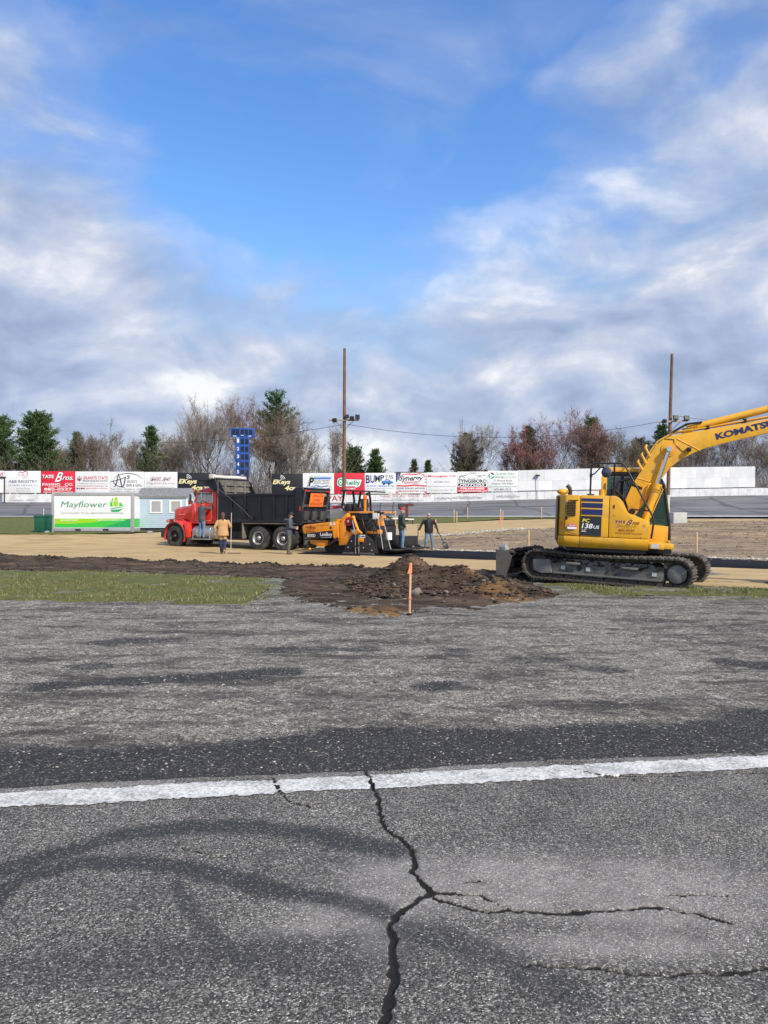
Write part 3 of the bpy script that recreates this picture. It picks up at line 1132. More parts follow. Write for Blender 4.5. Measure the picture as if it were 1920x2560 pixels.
GR = m_stones('grass_blade', (0.070, 0.085, 0.024), (0.30, 0.285, 0.13))
q = rand_in(P_GRASS, 70000, rng, -0.30)
dn = fbm(q[:, 0], q[:, 1], 1.1, 4, 91)
q = q[(dn > 0.45) & (q[:, 0] > -20)]
blades('grass_blades', GR, q, dive(grass_z(0.012), P_GRASS, 0.09, 0.7)(q[:, 0], q[:, 1]), 0.015 + 0.055 * rng.random(len(q)) ** 2 * (0.4 + 1.2 * fbm(q[:, 0], q[:, 1], 2.0, 3, 95)), 0.009 + 0 * q[:, 0], 1)
q = rand_in(P_GRASS2, 16000, rng, -0.15)
dn = fbm(q[:, 0], q[:, 1], 1.1, 4, 92)
q = q[(dn > 0.47) & (q[:, 0] < 14)]
blades('verge_blades', GR, q, dive(grass_z(-0.004), P_GRASS2, 0.09, 0.6)(q[:, 0], q[:, 1]), 0.02 + 0.06 * rng.random(len(q)) ** 2, 0.009 + 0 * q[:, 0], 2)

# small litter-sized pale marks: orange survey paint on the sand
PNT = pmat('survey_paint', (0.75, 0.28, 0.16), 0.8, var=0.2, scale=20)
for px_, py_, l in ((520, 1382, 0.45), (345, 1347, 0.5), (60, 1346, 0.5), (225, 1349, 0.4)):
    c = gp(px_, py_)
    mb = MB()
    z_ = Tz(*c) + 0.018
    mb.add([(c[0] - l / 2, c[1] - 0.06, z_), (c[0] + l / 2, c[1] - 0.03, z_), (c[0] + l * 0.4, c[1] + 0.06, z_), (c[0] - l * 0.45, c[1] + 0.05, z_)], [(0, 1, 2, 3)])
    o = mb.build('paint_mark', PNT, smooth=0)
    o['kind'] = 'structure'

# ------------------------------------------------------------------ the dirt pile
pc = gp(1075, 1470)
PILE = [(gp(1022, 1462), 0.60, 0.95, 0.85), (gp(975, 1458), 0.30, 0.9, 0.7), (gp(1120, 1474), 0.46, 1.1, 0.9), (gp(1240, 1484), 0.34, 0.95, 0.8), (gp(960, 1480), 0.18, 0.9, 0.8), (gp(1090, 1492), 0.12, 1.5, 0.8)]


def pile_h(x, y):
    h = np.zeros(x.shape)
    for (cx_, cy_), hh, rx_, ry_ in PILE:
        h = np.maximum(h, hh * np.exp(-(((x - cx_) / rx_) ** 2 + ((y - cy_) / ry_) ** 2)))
    n1 = fbm(x, y, 1.7, 5, 111)
    n2 = fbm(x, y, 7, 3, 112)
    return h * (0.72 + 0.65 * n1) + np.clip(h, 0, 0.3) * (n2 - 0.5) * 0.55 - 0.06


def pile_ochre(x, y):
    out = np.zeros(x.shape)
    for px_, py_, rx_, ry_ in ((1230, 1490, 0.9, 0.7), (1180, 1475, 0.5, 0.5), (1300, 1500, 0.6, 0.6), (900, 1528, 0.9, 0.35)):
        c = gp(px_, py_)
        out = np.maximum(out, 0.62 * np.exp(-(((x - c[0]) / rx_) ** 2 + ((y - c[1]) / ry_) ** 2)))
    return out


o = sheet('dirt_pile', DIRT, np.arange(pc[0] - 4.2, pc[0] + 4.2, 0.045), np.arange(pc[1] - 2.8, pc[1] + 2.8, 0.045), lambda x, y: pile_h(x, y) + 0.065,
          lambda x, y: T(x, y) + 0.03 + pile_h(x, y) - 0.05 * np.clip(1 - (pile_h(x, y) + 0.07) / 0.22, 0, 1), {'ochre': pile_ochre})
del o['kind']
tag(o, 'heap of dark and ochre excavated earth with stones beside the gravel', 'dirt pile')
q = rng.random((9000, 2)) * np.array([7.6, 5.0]) + np.array([pc[0] - 3.8, pc[1] - 2.5])
ph = pile_h(q[:, 0], q[:, 1])
q, ph = q[ph > 0.0], ph[ph > 0.0]
w_ = rng.random(len(q)) ** 3
scatter('pile_clods', m_stones('clod_pile', (0.012, 0.009, 0.007), (0.115, 0.075, 0.042)), np.stack([q[:, 0], q[:, 1], T(q[:, 0], q[:, 1]) + 0.03 + ph], 1), 0.010 + 0.055 * w_, 0.75, 12)
rk = [(1040, 1492, 0.13), (1010, 1500, 0.07), (1115, 1490, 0.06), (1180, 1468, 0.09), (1232, 1500, 0.08), (1290, 1498, 0.05), (965, 1533, 0.05), (1095, 1498, 0.05), (1140, 1505, 0.045), (1210, 1480, 0.05), (985, 1478, 0.05), (1060, 1510, 0.04)]
ROCK = pmat('field_stone', (0.20, 0.18, 0.15), 0.85, var=0.4, scale=9, bump=0.5, bscale=30, dirt=(0.06, 0.045, 0.03), damt=0.6)
for i, (px_, py_, s_) in enumerate(rk):
    c = gp(px_, py_ + 4)
    zz = Tz(*c) + 0.03 + float(pile_h(np.array([c[0]]), np.array([c[1]]))[0])
    mb = MB()
    mb.ball((0, 0, 0), (s_, s_ * 0.8, s_ * 0.6), 9, 6)
    rr = random.Random(i)
    mb.v = [tuple(np.array(p) * (0.8 + 0.4 * rr.random())) for p in mb.v]
    o = mb.build('stone', ROCK, smooth=50)
    o.location = (c[0], c[1], zz + s_ * 0.15)
    o.rotation_euler = (rr.random(), rr.random(), rr.random() * 6)
    tag(o, 'rounded field stone lying on the slope of the dirt pile', 'stone', 'stones on the dirt pile')

# ------------------------------------------------------------------ trackside wall and its advertising boards
WHITE = pmat('white_board', (0.74, 0.76, 0.78), 0.55, var=0.05, scale=1.2, dirt=(0.45, 0.46, 0.46), damt=0.25, dscale=1.5)
BLK = pmat('sign_black', (0.012, 0.013, 0.016), 0.5, var=0.2)
SRED = pmat('sign_red', (0.62, 0.018, 0.045), 0.5, var=0.06)
DRED = pmat('sign_dark_red', (0.42, 0.010, 0.030), 0.5, var=0.06)
NAVY = pmat('sign_navy', (0.03, 0.045, 0.13), 0.5, var=0.1)
BLUE = pmat('sign_blue', (0.05, 0.20, 0.50), 0.5, var=0.1)
GRY = pmat('sign_grey', (0.22, 0.23, 0.25), 0.5, var=0.1)
LGRY = pmat('sign_light_grey', (0.50, 0.52, 0.54), 0.5, var=0.1)
GRN = pmat('sign_green', (0.02, 0.30, 0.15), 0.5, var=0.1)
YEL = pmat('sign_yellow', (0.80, 0.66, 0.10), 0.5, var=0.1)
SWHT = pmat('sign_white', (0.80, 0.81, 0.82), 0.5, var=0.03)
STEEL = pmat('galvanised', (0.38, 0.39, 0.40), 0.45, 0.6, var=0.15)
DARKST = pmat('dark_steel', (0.045, 0.046, 0.05), 0.55, 0.3, var=0.3)
BT = ([-500, 0, 430, 525, 680, 760, 900, 1060, 1140, 1200, 1295, 1500, 1880], [1175, 1177, 1180, 1183, 1185, 1183, 1182.6, 1182, 1180, 1178.5, 1176, 1170.5, 1166])
BB = ([-500, 0, 500, 900, 1060, 1200, 1295, 1880, 5000], [1232, 1232, 1234, 1234.5, 1233.5, 1230, 1227, 1217.5, 1208])
RX, UZ = (1, 0, 0), (0, 0, 1)
BY = WALL_Y - 0.05


class Board:
    """one advertising board: local origin at its lower left corner, x right, z up, face at y=0"""

    def __init__(s, p0, p1, mat, label, cat='billboard', name='billboard'):
        s.x0, s.x1 = at_d(p0, BY), at_d(p1, BY)
        pm = (p0 + p1) / 2
        s.zb = z_of(np.interp(pm, *BB), BY)
        s.h = z_of(np.interp(pm, *BT), BY) - s.zb
        s.w = s.x1 - s.x0 - 0.03
        s.o = thing(name, label, cat, (s.x0 + 0.015, BY, s.zb), 0, 'billboards along the track wall')
        mb = MB()
        mb.box(0, s.w, 0, 0.05, 0, s.h)
        mb.build('panel', mat, s.o, bevel=0.006)
        for zr in (0.08, s.h - 0.1):
            MB().bar((0.03, 0.08, zr), (s.w - 0.03, 0.08, zr), 0.05, 0.1).build('backing_rail', DARKST, s.o)
        for u in (0.15, 0.85):
            mb = MB()
            mb.box(s.w * u - 0.05, s.w * u + 0.05, 0.11, 0.21, -1.9, s.h - 0.05)
            mb.build('post', DARKST, s.o)
            mb = MB()
            mb.box(s.w * u - 0.04, s.w * u + 0.04, -0.02, 0.1, -0.14, -0.004)
            mb.build('bracket', SWHT, s.o)

    def t(s, body, u0, v0, u1, v1, mat, bold=0.0, shear=0.0, lift=0.004, **k):
        return text(body, mat, s.o, (u0 * s.w, 0, v0 * s.h), RX, UZ, (u1 - u0) * s.w, (v1 - v0) * s.h, bold=bold, shear=shear, lift=lift, **k)

    def p(s, pts, mat, name='emblem', lift=0.004):
        return flat([(u * s.w, v * s.h) for u, v in pts], mat, s.o, (0, 0, 0), RX, UZ, name, lift, 0.002)

    def s(s_, pts, w, mat, name='emblem', lift=0.006, taper=True):
        return stroke([(u * s_.w, v * s_.h) for u, v in pts], w, mat, s_.o, (0, 0, 0), RX, UZ, name, lift, taper)


def arc(cx_, cy_, rx_, ry_, a0, a1, n=18):
    return [(cx_ + rx_ * math.cos(R(a0 + (a1 - a0) * i / n)), cy_ + ry_ * math.sin(R(a0 + (a1 - a0) * i / n))) for i in range(n + 1)]


b = Board(-76, 10.5, WHITE, 'white board ending in a dark red letter d, next to the registry board')
b.t('d', 0.88, 0.74, 0.96, 0.96, DRED, 0.02)
b = Board(11, 102, WHITE, 'white health registry billboard with a red heart emblem')
b.s([(0.50, 0.66), (0.60, 0.76), (0.645, 0.86), (0.63, 0.95), (0.57, 0.98), (0.52, 0.94), (0.49, 0.90), (0.45, 0.96), (0.40, 0.93), (0.395, 0.86), (0.43, 0.78)], 0.10, DRED)
b.s(arc(0.385, 0.80, 0.035, 0.045, 0, 360), 0.035, LGRY, taper=False)
b.t('A&B', 0.46, 0.78, 0.56, 0.87, DRED, 0.0, 0.3)
b.t('A&B REGISTRY', 0.11, 0.46, 0.91, 0.58, NAVY, 0.012)
b.t('of health services, Inc', 0.10, 0.29, 0.92, 0.41, GRY)
b.t('Arline Shea', 0.32, 0.17, 0.70, 0.25, GRY)
b.t('978-314-7573', 0.31, 0.05, 0.72, 0.13, GRY)
b = Board(102, 188, SRED, 'red paving company billboard with white lettering')
b.t('TATE', 0.045, 0.665, 0.385, 0.82, BLK, 0.045, lift=0.003)
b.t('TATE', 0.035, 0.68, 0.38, 0.835, SWHT, 0.03, lift=0.007)
b.t('B', 0.415, 0.50, 0.665, 0.93, BLK, 0.03, 0.5, lift=0.003)
b.t('B', 0.405, 0.515, 0.65, 0.95, SWHT, 0.015, 0.5, lift=0.007)
b.t('ros.', 0.635, 0.585, 0.955, 0.74, BLK, 0.03, 0.4, lift=0.003)
b.t('ros.', 0.625, 0.60, 0.945, 0.755, SWHT, 0.015, 0.4, lift=0.007)
b.t('PAVING', 0.045, 0.335, 0.56, 0.455, SWHT, 0.015)
b.t('CO.', 0.70, 0.335, 0.95, 0.455, SWHT, 0.015)
b.t('HUDSON,NH', 0.22, 0.25, 0.78, 0.315, SWHT, 0.01)
b.t('882-0527', 0.09, 0.115, 0.91, 0.235, SWHT, 0.02)
b.t('www.tatebros.com', 0.06, 0.02, 0.94, 0.085, SWHT, 0.01)
b = Board(188, 274.5, WHITE, 'white gun range billboard with maroon heading and target emblem')
b.s(arc(0.115, 0.66, 0.062, 0.10, 0, 360), 0.05, BLK, taper=False)
b.p(arc(0.115, 0.66, 0.045, 0.075, 180, 360, 8), DRED)
b.s([(0.115, 0.52), (0.115, 0.80)], 0.05, BLK, taper=False)
b.s([(0.04, 0.66), (0.19, 0.66)], 0.05, BLK, taper=False)
b.t('GRANITE STATE', 0.215, 0.63, 0.945, 0.78, DRED, 0.02)
b.t('INDOOR RANGE AND GUN SHOP', 0.215, 0.525, 0.945, 0.605, BLK, 0.02)
b.t('17 HAMPSHIRE DRIVE, HUDSON, NH', 0.035, 0.405, 0.945, 0.465, GRY, 0.015)
b.t('WWW.GRANITESTATERANGE.COM', 0.035, 0.295, 0.945, 0.355, DRED, 0.01)
b.t('@GRANITESTATERANGE', 0.315, 0.185, 0.945, 0.245, DRED, 0.01)
for u, m_ in ((0.035, NAVY), (0.10, GRY), (0.165, BLK), (0.225, SRED)):
    b.p([(u, 0.18), (u + 0.05, 0.18), (u + 0.05, 0.25), (u, 0.25)], m_)
b = Board(274.5, 360, WHITE, 'white sports bar billboard with a black oval swoosh emblem')
b.s(arc(0.53, 0.56, 0.43, 0.36, 160, 10, 26), 0.09, BLK)
b.s(arc(0.50, 0.58, 0.40, 0.32, 170, 262, 20), 0.09, BLK)
b.s([(0.14, 0.30), (0.20, 0.50), (0.26, 0.92), (0.31, 0.62), (0.34, 0.36)], 0.13, BLK, taper=False)
b.s([(0.02, 0.54), (0.22, 0.60), (0.48, 0.76)], 0.09, BLK)
b.s([(0.46, 0.76), (0.43, 0.52), (0.40, 0.34), (0.32, 0.32)], 0.13, BLK, taper=False)
b.t("'S", 0.50, 0.66, 0.60, 0.84, BLK, 0.03, 0.4)
b.t('SPORTS', 0.50, 0.48, 0.80, 0.60, BLK, 0.005, 0.25)
b.t('BAR & GRILL', 0.48, 0.31, 0.97, 0.43, BLK, 0.005, 0.25)
b.t('Pool • Darts • Horseshoes • Softball', 0.03, 0.165, 0.98, 0.235, GRY, 0.012)
b.t('11 Tracy Ln. Hudson, NH 03051', 0.05, 0.055, 0.98, 0.125, BLK, 0.005)
b = Board(360, 443.5, WHITE, 'white diagnostic services billboard with shadowed grey letters')
b.t('MLM', 0.165, 0.565, 0.82, 0.775, DRED, 0.06, 0.3, lift=0.003)
b.t('MLM', 0.16, 0.575, 0.81, 0.77, SWHT, 0.03, 0.3, lift=0.007)
b.t('MLM', 0.17, 0.60, 0.80, 0.76, GRY, -0.012, 0.3, lift=0.011)
b.t('Diagnostic Services', 0.07, 0.40, 0.93, 0.525, DRED, 0.015, 0.2)
b.t('Diagnostic Services', 0.075, 0.405, 0.925, 0.52, LGRY, -0.008, 0.2, lift=0.009)
b.t('www.mlmdiagnostics.com', 0.08, 0.265, 0.92, 0.325, GRY, 0.005)
for u in (0.20, 0.56, 0.84):
    b.s([(u - 0.1, 0.60), (u - 0.02, 0.60), (u, 0.92), (u + 0.02, 0.36), (u + 0.03, 0.60), (u + 0.1, 0.60)], 0.012, LGRY, lift=0.002, taper=False)


def ekeys(p0, p1, label):
    b = Board(p0, p1, BLK, label)
    b.t('EKeys', 0.03, 0.41, 0.60, 0.70, SWHT, 0.03, 0.25, lift=0.003)
    b.t('EKeys', 0.035, 0.42, 0.595, 0.695, YEL, 0.0, 0.25, lift=0.008)
    b.t('4cars', 0.42, 0.17, 0.98, 0.40, SWHT, 0.03, 0.25, lift=0.003)
    b.t('4cars', 0.425, 0.18, 0.975, 0.395, YEL, 0.0, 0.25, lift=0.008)
    for r_ in (0.07, 0.115, 0.16):
        b.s(arc(0.27, 0.69, r_, r_ * 1.45, 10, 85, 10), 0.055, SWHT, 'signal_arc', taper=False)


ekeys(443.5, 525, 'black car key billboard with yellow lettering, beside the diagnostic services board')
ekeys(679, 757, 'black car key billboard with yellow lettering, beside the blue and white board')
b = Board(757, 835, WHITE, 'white billboard with a slanted blue and black outlined emblem')
b.s([(0.12, 0.20), (0.23, 0.86), (0.96, 0.86), (0.86, 0.26), (0.12, 0.20)], 0.05, BLK, taper=False)
b.p([(0.34, 0.70), (0.90, 0.70), (0.92, 0.80), (0.36, 0.80)], BLUE)
b.t('P', 0.17, 0.36, 0.36, 0.80, BLK, 0.05, 0.3)
b.t('RECISE', 0.33, 0.46, 0.88, 0.68, BLK, 0.04, 0.3)
b.t('RECISE', 0.335, 0.47, 0.875, 0.675, WHITE, -0.006, 0.3, lift=0.01)
b.s([(0.22, 0.33), (0.45, 0.40), (0.60, 0.32), (0.84, 0.42)], 0.13, BLUE)
b.s([(0.20, 0.27), (0.50, 0.33), (0.84, 0.36)], 0.07, BLK)
b.s(arc(0.88, 0.25, 0.045, 0.09, 0, 360), 0.04, GRY, taper=False)
b.s([(0.10, 0.18), (0.85, 0.18)], 0.05, GRY, taper=False)
b = Board(835, 911.5, SRED, 'red auto parts billboard with green letters outlined in white')
pts = [(0.10, 0.62), (0.12, 0.72), (0.20, 0.78), (0.30, 0.76), (0.36, 0.70), (0.92, 0.68), (0.84, 0.36), (0.74, 0.30), (0.66, 0.36), (0.30, 0.36), (0.18, 0.34), (0.10, 0.44)]
cx_, cy_ = 0.5, 0.52
b.p([(cx_ + (u - cx_) * 1.06, cy_ + (v - cy_) * 1.12) for u, v in pts], BLK, 'outline', 0.003)
b.p(pts, SWHT, 'outline', 0.007)
b.s(arc(0.215, 0.56, 0.075, 0.15, 0, 360), 0.17, GRN, 'letter', 0.012, False)
b.p(arc(0.215, 0.55, 0.028, 0.05, 0, 360, 8), GRN, 'emblem', 0.012)
b.t("'Reilly", 0.30, 0.36, 0.86, 0.66, GRN, 0.03, lift=0.012)
b.t('AUTO PARTS', 0.29, 0.21, 0.70, 0.29, SWHT, 0.02)
b = Board(911.5, 989.5, WHITE, 'white auto service billboard with arched navy lettering and a small truck drawing')
for i, (ch, v1) in enumerate(zip("BUMPY'S", (0.50, 0.52, 0.57, 0.63, 0.69, 0.74, 0.72))):
    ww = (0.14, 0.14, 0.16, 0.13, 0.12, 0.04, 0.12)[i]
    x0 = 0.03 + sum((0.14, 0.14, 0.16, 0.13, 0.12, 0.04, 0.12)[:i]) * 1.08
    b.t(ch, x0, v1, x0 + ww, 0.90, NAVY if i < 4 else GRY, 0.03)
b.p([(0.54, 0.50), (0.55, 0.62), (0.64, 0.62), (0.68, 0.71), (0.78, 0.70), (0.84, 0.62), (0.92, 0.58), (0.92, 0.50), (0.80, 0.47), (0.62, 0.47)], BLUE, 'truck_drawing')
b.p([(0.67, 0.62), (0.69, 0.68), (0.76, 0.67), (0.78, 0.61)], LGRY, 'truck_drawing', 0.008)
for u in (0.62, 0.78):
    b.p(arc(u, 0.48, 0.035, 0.06, 0, 360, 10), BLK, 'truck_drawing', 0.01)
b.t('AUTO', 0.04, 0.33, 0.36, 0.41, BLUE, 0.02)
b.t('SERVICE', 0.44, 0.33, 0.95, 0.41, BLUE, 0.02)
b.t('230 Lawrence Road Salem, NH 03079', 0.06, 0.215, 0.94, 0.275, GRY)
b.t('(603) 328-2886', 0.31, 0.13, 0.68, 0.185, GRY)
b.t('"Finally A Garage You Can Trust!"', 0.11, 0.04, 0.88, 0.105, GRY)
b = Board(989.5, 1066, WHITE, 'sign shop billboard with flag stripes and black script lettering')
b.p([(0.0, 0.55), (0.0, 1.0), (0.16, 1.0), (0.13, 0.72)], NAVY, 'flag')
for v in (0.62, 0.70, 0.78, 0.86):
    b.p(arc(0.05, v, 0.012, 0.016, 0, 360, 6), SWHT, 'star', 0.008)
    b.p(arc(0.09, v + 0.06, 0.012, 0.016, 0, 360, 6), SWHT, 'star', 0.008)
b.s([(0.20, 0.90), (0.40, 0.95), (0.62, 0.92), (0.80, 0.96), (0.98, 0.90)], 0.14, SRED, 'stripe')
b.s([(0.02, 0.38), (0.30, 0.36), (0.60, 0.40), (1.0, 0.36)], 0.16, SRED, 'stripe', taper=False)
b.s([(0.90, 0.86), (1.0, 0.80)], 0.10, SRED, 'stripe', taper=False)
b.s([(0.94, 0.72), (1.0, 0.66)], 0.10, SRED, 'stripe', taper=False)
b.s([(0.94, 0.58), (1.0, 0.52)], 0.10, SRED, 'stripe', taper=False)
b.t('Synergy', 0.08, 0.52, 0.92, 0.90, SWHT, 0.06, 0.35, lift=0.008)
b.t('Synergy', 0.10, 0.54, 0.90, 0.88, BLK, 0.02, 0.35, lift=0.012)
b.t('SIGNWORKS', 0.26, 0.46, 0.76, 0.60, SWHT, 0.04, 0.1, lift=0.014)
b.t('SIGNWORKS', 0.27, 0.47, 0.75, 0.59, SRED, 0.01, 0.1, lift=0.017)
b.t('SIGNS WRAPS APPAREL', 0.02, 0.21, 0.98, 0.29, NAVY, 0.02)
b.t('MANCHESTER NH', 0.08, 0.08, 0.96, 0.15, DRED, 0.015)
b.p([(0.0, 0.02), (0.06, 0.02), (0.06, 0.10), (0.0, 0.08)], SRED, 'stripe')
b.p([(0.94, 0.03), (1.0, 0.03), (1.0, 0.12), (0.94, 0.08)], SRED, 'stripe')
b = Board(1066, 1143, WHITE, 'white heating oil billboard with red heading')
b.t('McLaughlin Oil', 0.04, 0.73, 0.94, 0.87, SRED, 0.025)
b.t('(603)882-5500', 0.24, 0.47, 0.75, 0.59, GRY, 0.008)
b.t('Quality Home Heating Oil * Off Road Fuel', 0.03, 0.28, 0.96, 0.35, GRY, 0.008)
b.t('"Serving race fans since 1984..."', 0.08, 0.09, 0.92, 0.17, GRY, 0.008)
b = Board(1143, 1219, WHITE, 'car dealer billboard with a pickup outline and red phone band')
b.s([(0.06, 0.66), (0.07, 0.75), (0.14, 0.80), (0.30, 0.82), (0.38, 0.93), (0.64, 0.94), (0.65, 0.81), (0.95, 0.81), (0.96, 0.70)], 0.05, BLK, 'pickup_outline', taper=False)
b.s([(0.41, 0.84), (0.46, 0.91), (0.60, 0.91), (0.61, 0.82)], 0.03, BLK, 'pickup_outline', taper=False)
for u in (0.16, 0.74):
    b.s(arc(u, 0.66, 0.085, 0.10, 10, 170, 12), 0.05, BLK, 'pickup_outline', taper=False)
b.s([(0.33, 0.68), (0.62, 0.68)], 0.03, BLK, 'pickup_outline', taper=False)
b.t('TYNGSBORO', 0.03, 0.455, 0.97, 0.625, BLK, 0.03)
b.p([(0.03, 0.285), (0.95, 0.285), (0.95, 0.425), (0.03, 0.425)], BLK, 'band', 0.003)
b.t('MOTORS', 0.08, 0.30, 0.90, 0.41, SWHT, 0.03, 0.15, lift=0.008)
b.p([(0.0, 0.0), (1.0, 0.0), (1.0, 0.25), (0.0, 0.25)], SRED, 'band', 0.003)
b.t('978.649.4500', 0.09, 0.13, 0.90, 0.23, SWHT, 0.03, lift=0.008)
b.t('TYNGSBOROMOTORS.COM', 0.04, 0.025, 0.97, 0.10, SWHT, 0.03, lift=0.008)
b = Board(1219, 1295, WHITE, 'white salvage company billboard with a green recycling emblem')
for a in (0, 120, 240):
    b.s(arc(0.12, 0.76, 0.075, 0.12, a + 20, a + 105, 8), 0.16, GRN if a else BLK, 'recycling_arrow', taper=False)
b.t('Granite State', 0.26, 0.80, 0.91, 0.93, GRN, 0.004)
b.t('Salvage Co,Inc.', 0.22, 0.62, 0.97, 0.77, GRN, 0.004)
b.t('31 Dracut Road', 0.19, 0.48, 0.80, 0.57, BLK, 0.004)
b.t('Hudson, NH 03051', 0.13, 0.32, 0.86, 0.42, BLK, 0.004)
b.t('granitestatesalvage.com', 0.03, 0.18, 0.97, 0.27, GRN, 0.004)
b.t('603-882-9325', 0.22, 0.04, 0.78, 0.14, BLK, 0.004)

# plain white boarding at the right of the advertisements: single sheets in two courses
wf = thing('board_fence', 'plain white fence of painted plywood sheets next to the salvage billboard', 'fence', (at_d(1295, BY), BY, 3.8))
rr = random.Random(8)
WB_ = [pmat('white_ply_%d' % i, (0.75 - 0.06 * i, 0.77 - 0.055 * i, 0.79 - 0.05 * i), 0.6, var=0.08, scale=0.8, dirt=(0.42, 0.43, 0.43), damt=0.3, dscale=1.1) for i in range(3)]
xa, xb = at_d(1295, BY), at_d(1888, BY)
nc = 14
for i in range(nc):
    for j in range(2):
        off = 0.45 * j
        x0 = max(xa, xa + (xb - xa) * (i - off) / nc) + 0.006
        x1 = (xa + (xb - xa) * (i + 1 - off) / nc if i < nc - 1 or j == 0 else xb) - 0.006
        pm = CX + (x0 + x1) / 2 * FPX / BY
        zb_, zt_ = z_of(np.interp(pm, *BB), BY), z_of(np.interp(pm, *BT), BY)
        zm = zb_ + (zt_ - zb_) * 0.47

        def zz(x, k):
            p_ = CX + x * FPX / BY
            q0, q1 = z_of(np.interp(p_, *BB), BY), z_of(np.interp(p_, *BT), BY)
            return q0 + (q1 - q0) * k - 3.8
        k0, k1 = (0.0, 0.468) if j == 0 else (0.472, 1.0)
        yo = rr.uniform(0, 0.012)
        mb = MB()
        vs = [(x - xa, y + yo, zz(x, k)) for y in (0.0, 0.03) for x, k in ((x0, k0), (x1, k0), (x1, k1), (x0, k1))]
        mb.add(vs, [(0, 1, 2, 3), (7, 6, 5, 4), (0, 4, 5, 1), (1, 5, 6, 2), (2, 6, 7, 3), (3, 7, 4, 0)])
        mb.build('plywood_sheet', WB_[rr.randrange(3)], wf, smooth=0)
for i in range(9):
    x = xa + (xb - xa) * (i + 0.5) / 9
    mb = MB()
    mb.box(x - xa - 0.05, x - xa + 0.05, 0.06, 0.16, zz(x, 0) - 1.5, zz(x, 1) - 0.05)
    mb.build('post', DARKST, wf)

# concrete wall under the boards, cast in short segments
CONC = [pmat('wall_white_%d' % i, (0.70 - 0.03 * i, 0.715 - 0.028 * i, 0.73 - 0.026 * i), 0.75, var=0.08, scale=1.5, dirt=(0.30, 0.31, 0.32), damt=0.55, dscale=0.9, bump=0.2) for i in range(3)]
cw = thing('concrete_wall', 'low white concrete wall of short segments running along the track', 'wall', (0, WALL_Y, 3))
seg = 0.97
for i in range(-66, 67):
    x0, x1 = i * seg, (i + 1) * seg - 0.018
    mb = MB()
    vs = []
    for y in (-0.09, 0.09):
        for x, top in ((x0, 0), (x1, 0), (x1, 1), (x0, 1)):
            p_ = CX + x * FPX / WALL_Y
            zb_ = float(bank_top(x)) - 0.12 - 3
            zt_ = z_of(np.interp(p_, *BB) + 2.6, WALL_Y) - 3
            vs.append((x, y + rr.uniform(-0.006, 0.006), zt_ if top else zb_))
    mb.add(vs, [(0, 1, 2, 3), (7, 6, 5, 4), (0, 4, 5, 1), (1, 5, 6, 2), (2, 6, 7, 3), (3, 7, 4, 0)])
    mb.build('wall_segment', CONC[rr.randrange(3)], cw, smooth=0)


def wall_text(body, p0, y0, p1, y1, mat, bold=0.0):
    x0, x1 = at_d(p0, WALL_Y - 0.1), at_d(p1, WALL_Y - 0.1)
    z0, z1 = z_of(y1, WALL_Y - 0.1) - 3, z_of(y0, WALL_Y - 0.1) - 3
    text(body, mat, cw, (x0, -0.1, z0), RX, UZ, x1 - x0, z1 - z0, bold=bold, lift=0.006)


wp = pmat('red_wall_paint', (0.55, 0.12, 0.16), 0.8, var=0.2, scale=8)
for w_, p0, p1 in (('THANKS', 949, 976), ('FOR', 983, 995), ('ALL', 1001, 1013), ('YOU', 1020, 1034), ('DO', 1041, 1049), ('BEN', 1059, 1076)):
    wall_text(w_, p0, 1237.5 - (p0 - 949) * 0.02, p1, 1244 - (p0 - 949) * 0.02, wp, -0.012)
wall_text('WAY', 806, 1239, 858, 1253, DRED, 0.01)
# scuffs: broad grey tyre-wall smears, drawn as thin plates of rubbed paint
SC = pmat('scuff_grey', (0.40, 0.41, 0.43), 0.8, var=0.35, scale=5)
for p0, p1, y_, w in ((930, 1060, 1250, 0.14), (1085, 1130, 1246, 0.22), (1130, 1205, 1244, 0.30), (1240, 1300, 1241, 0.26), (25, 60, 1251, 0.16), (66, 88, 1250, 0.16), (880, 930, 1252, 0.12)):
    xs_ = np.linspace(at_d(p0, WALL_Y), at_d(p1, WALL_Y), 14)
    stroke([(x, z_of(y_ + 0.8 * math.sin(i * 1.7), WALL_Y) - 3) for i, x in enumerate(xs_)], w, SC, cw, (0, -0.1, 0), RX, UZ, 'scuff', 0.008)

# small floodlight on a post at the wall
fl = thing('wall_floodlight', 'small floodlight on a thin post in front of the white boards', 'floodlight', (at_d(1345, WALL_Y - 0.3), WALL_Y - 0.3, z_of(1229, WALL_Y)))
hh = z_of(1189, WALL_Y) - z_of(1229, WALL_Y)
MB().cyl((0, 0, -0.9), (0, 0, hh), 0.05).build('post', LGRY, fl)
MB().bar((-0.28, 0.0, hh + 0.06), (0.22, 0, hh + 0.0), 0.3, 0.14).build('lamp_head', DARKST, fl, bevel=0.02)

# booth edge at the far left: a framed white notice board with a dark cap
nb = thing('notice_board', 'framed white notice board with a dark cap before the registry board', 'notice board', (at_d(-14, BY - 1), BY - 1.0, z_of(1256, BY - 1)))
MB().box(-1.1, 1.1, 0, 0.05, 1.1, 2.75).build('panel', WHITE, nb)
MB().box(-1.25, 1.25, -0.12, 0.17, 2.76, 2.92).build('cap', DARKST, nb, bevel=0.02)
for s_ in (-1, 1):
    MB().box(s_ * 1.13 - 0.05, s_ * 1.13 + 0.05, -0.03, 0.08, -0.3, 2.755).build('post', DARKST, nb)

# ------------------------------------------------------------------ scoreboard
SBD = 93.0
SBB = pmat('scoreboard_blue', (0.012, 0.075, 0.36), 0.45, var=0.12, scale=1.5, coat=0.2)
sx = at_d(606, SBD)
sb = thing('scoreboard', 'tall blue race scoreboard numbered one to five', 'scoreboard', (sx, SBD, 2.2))


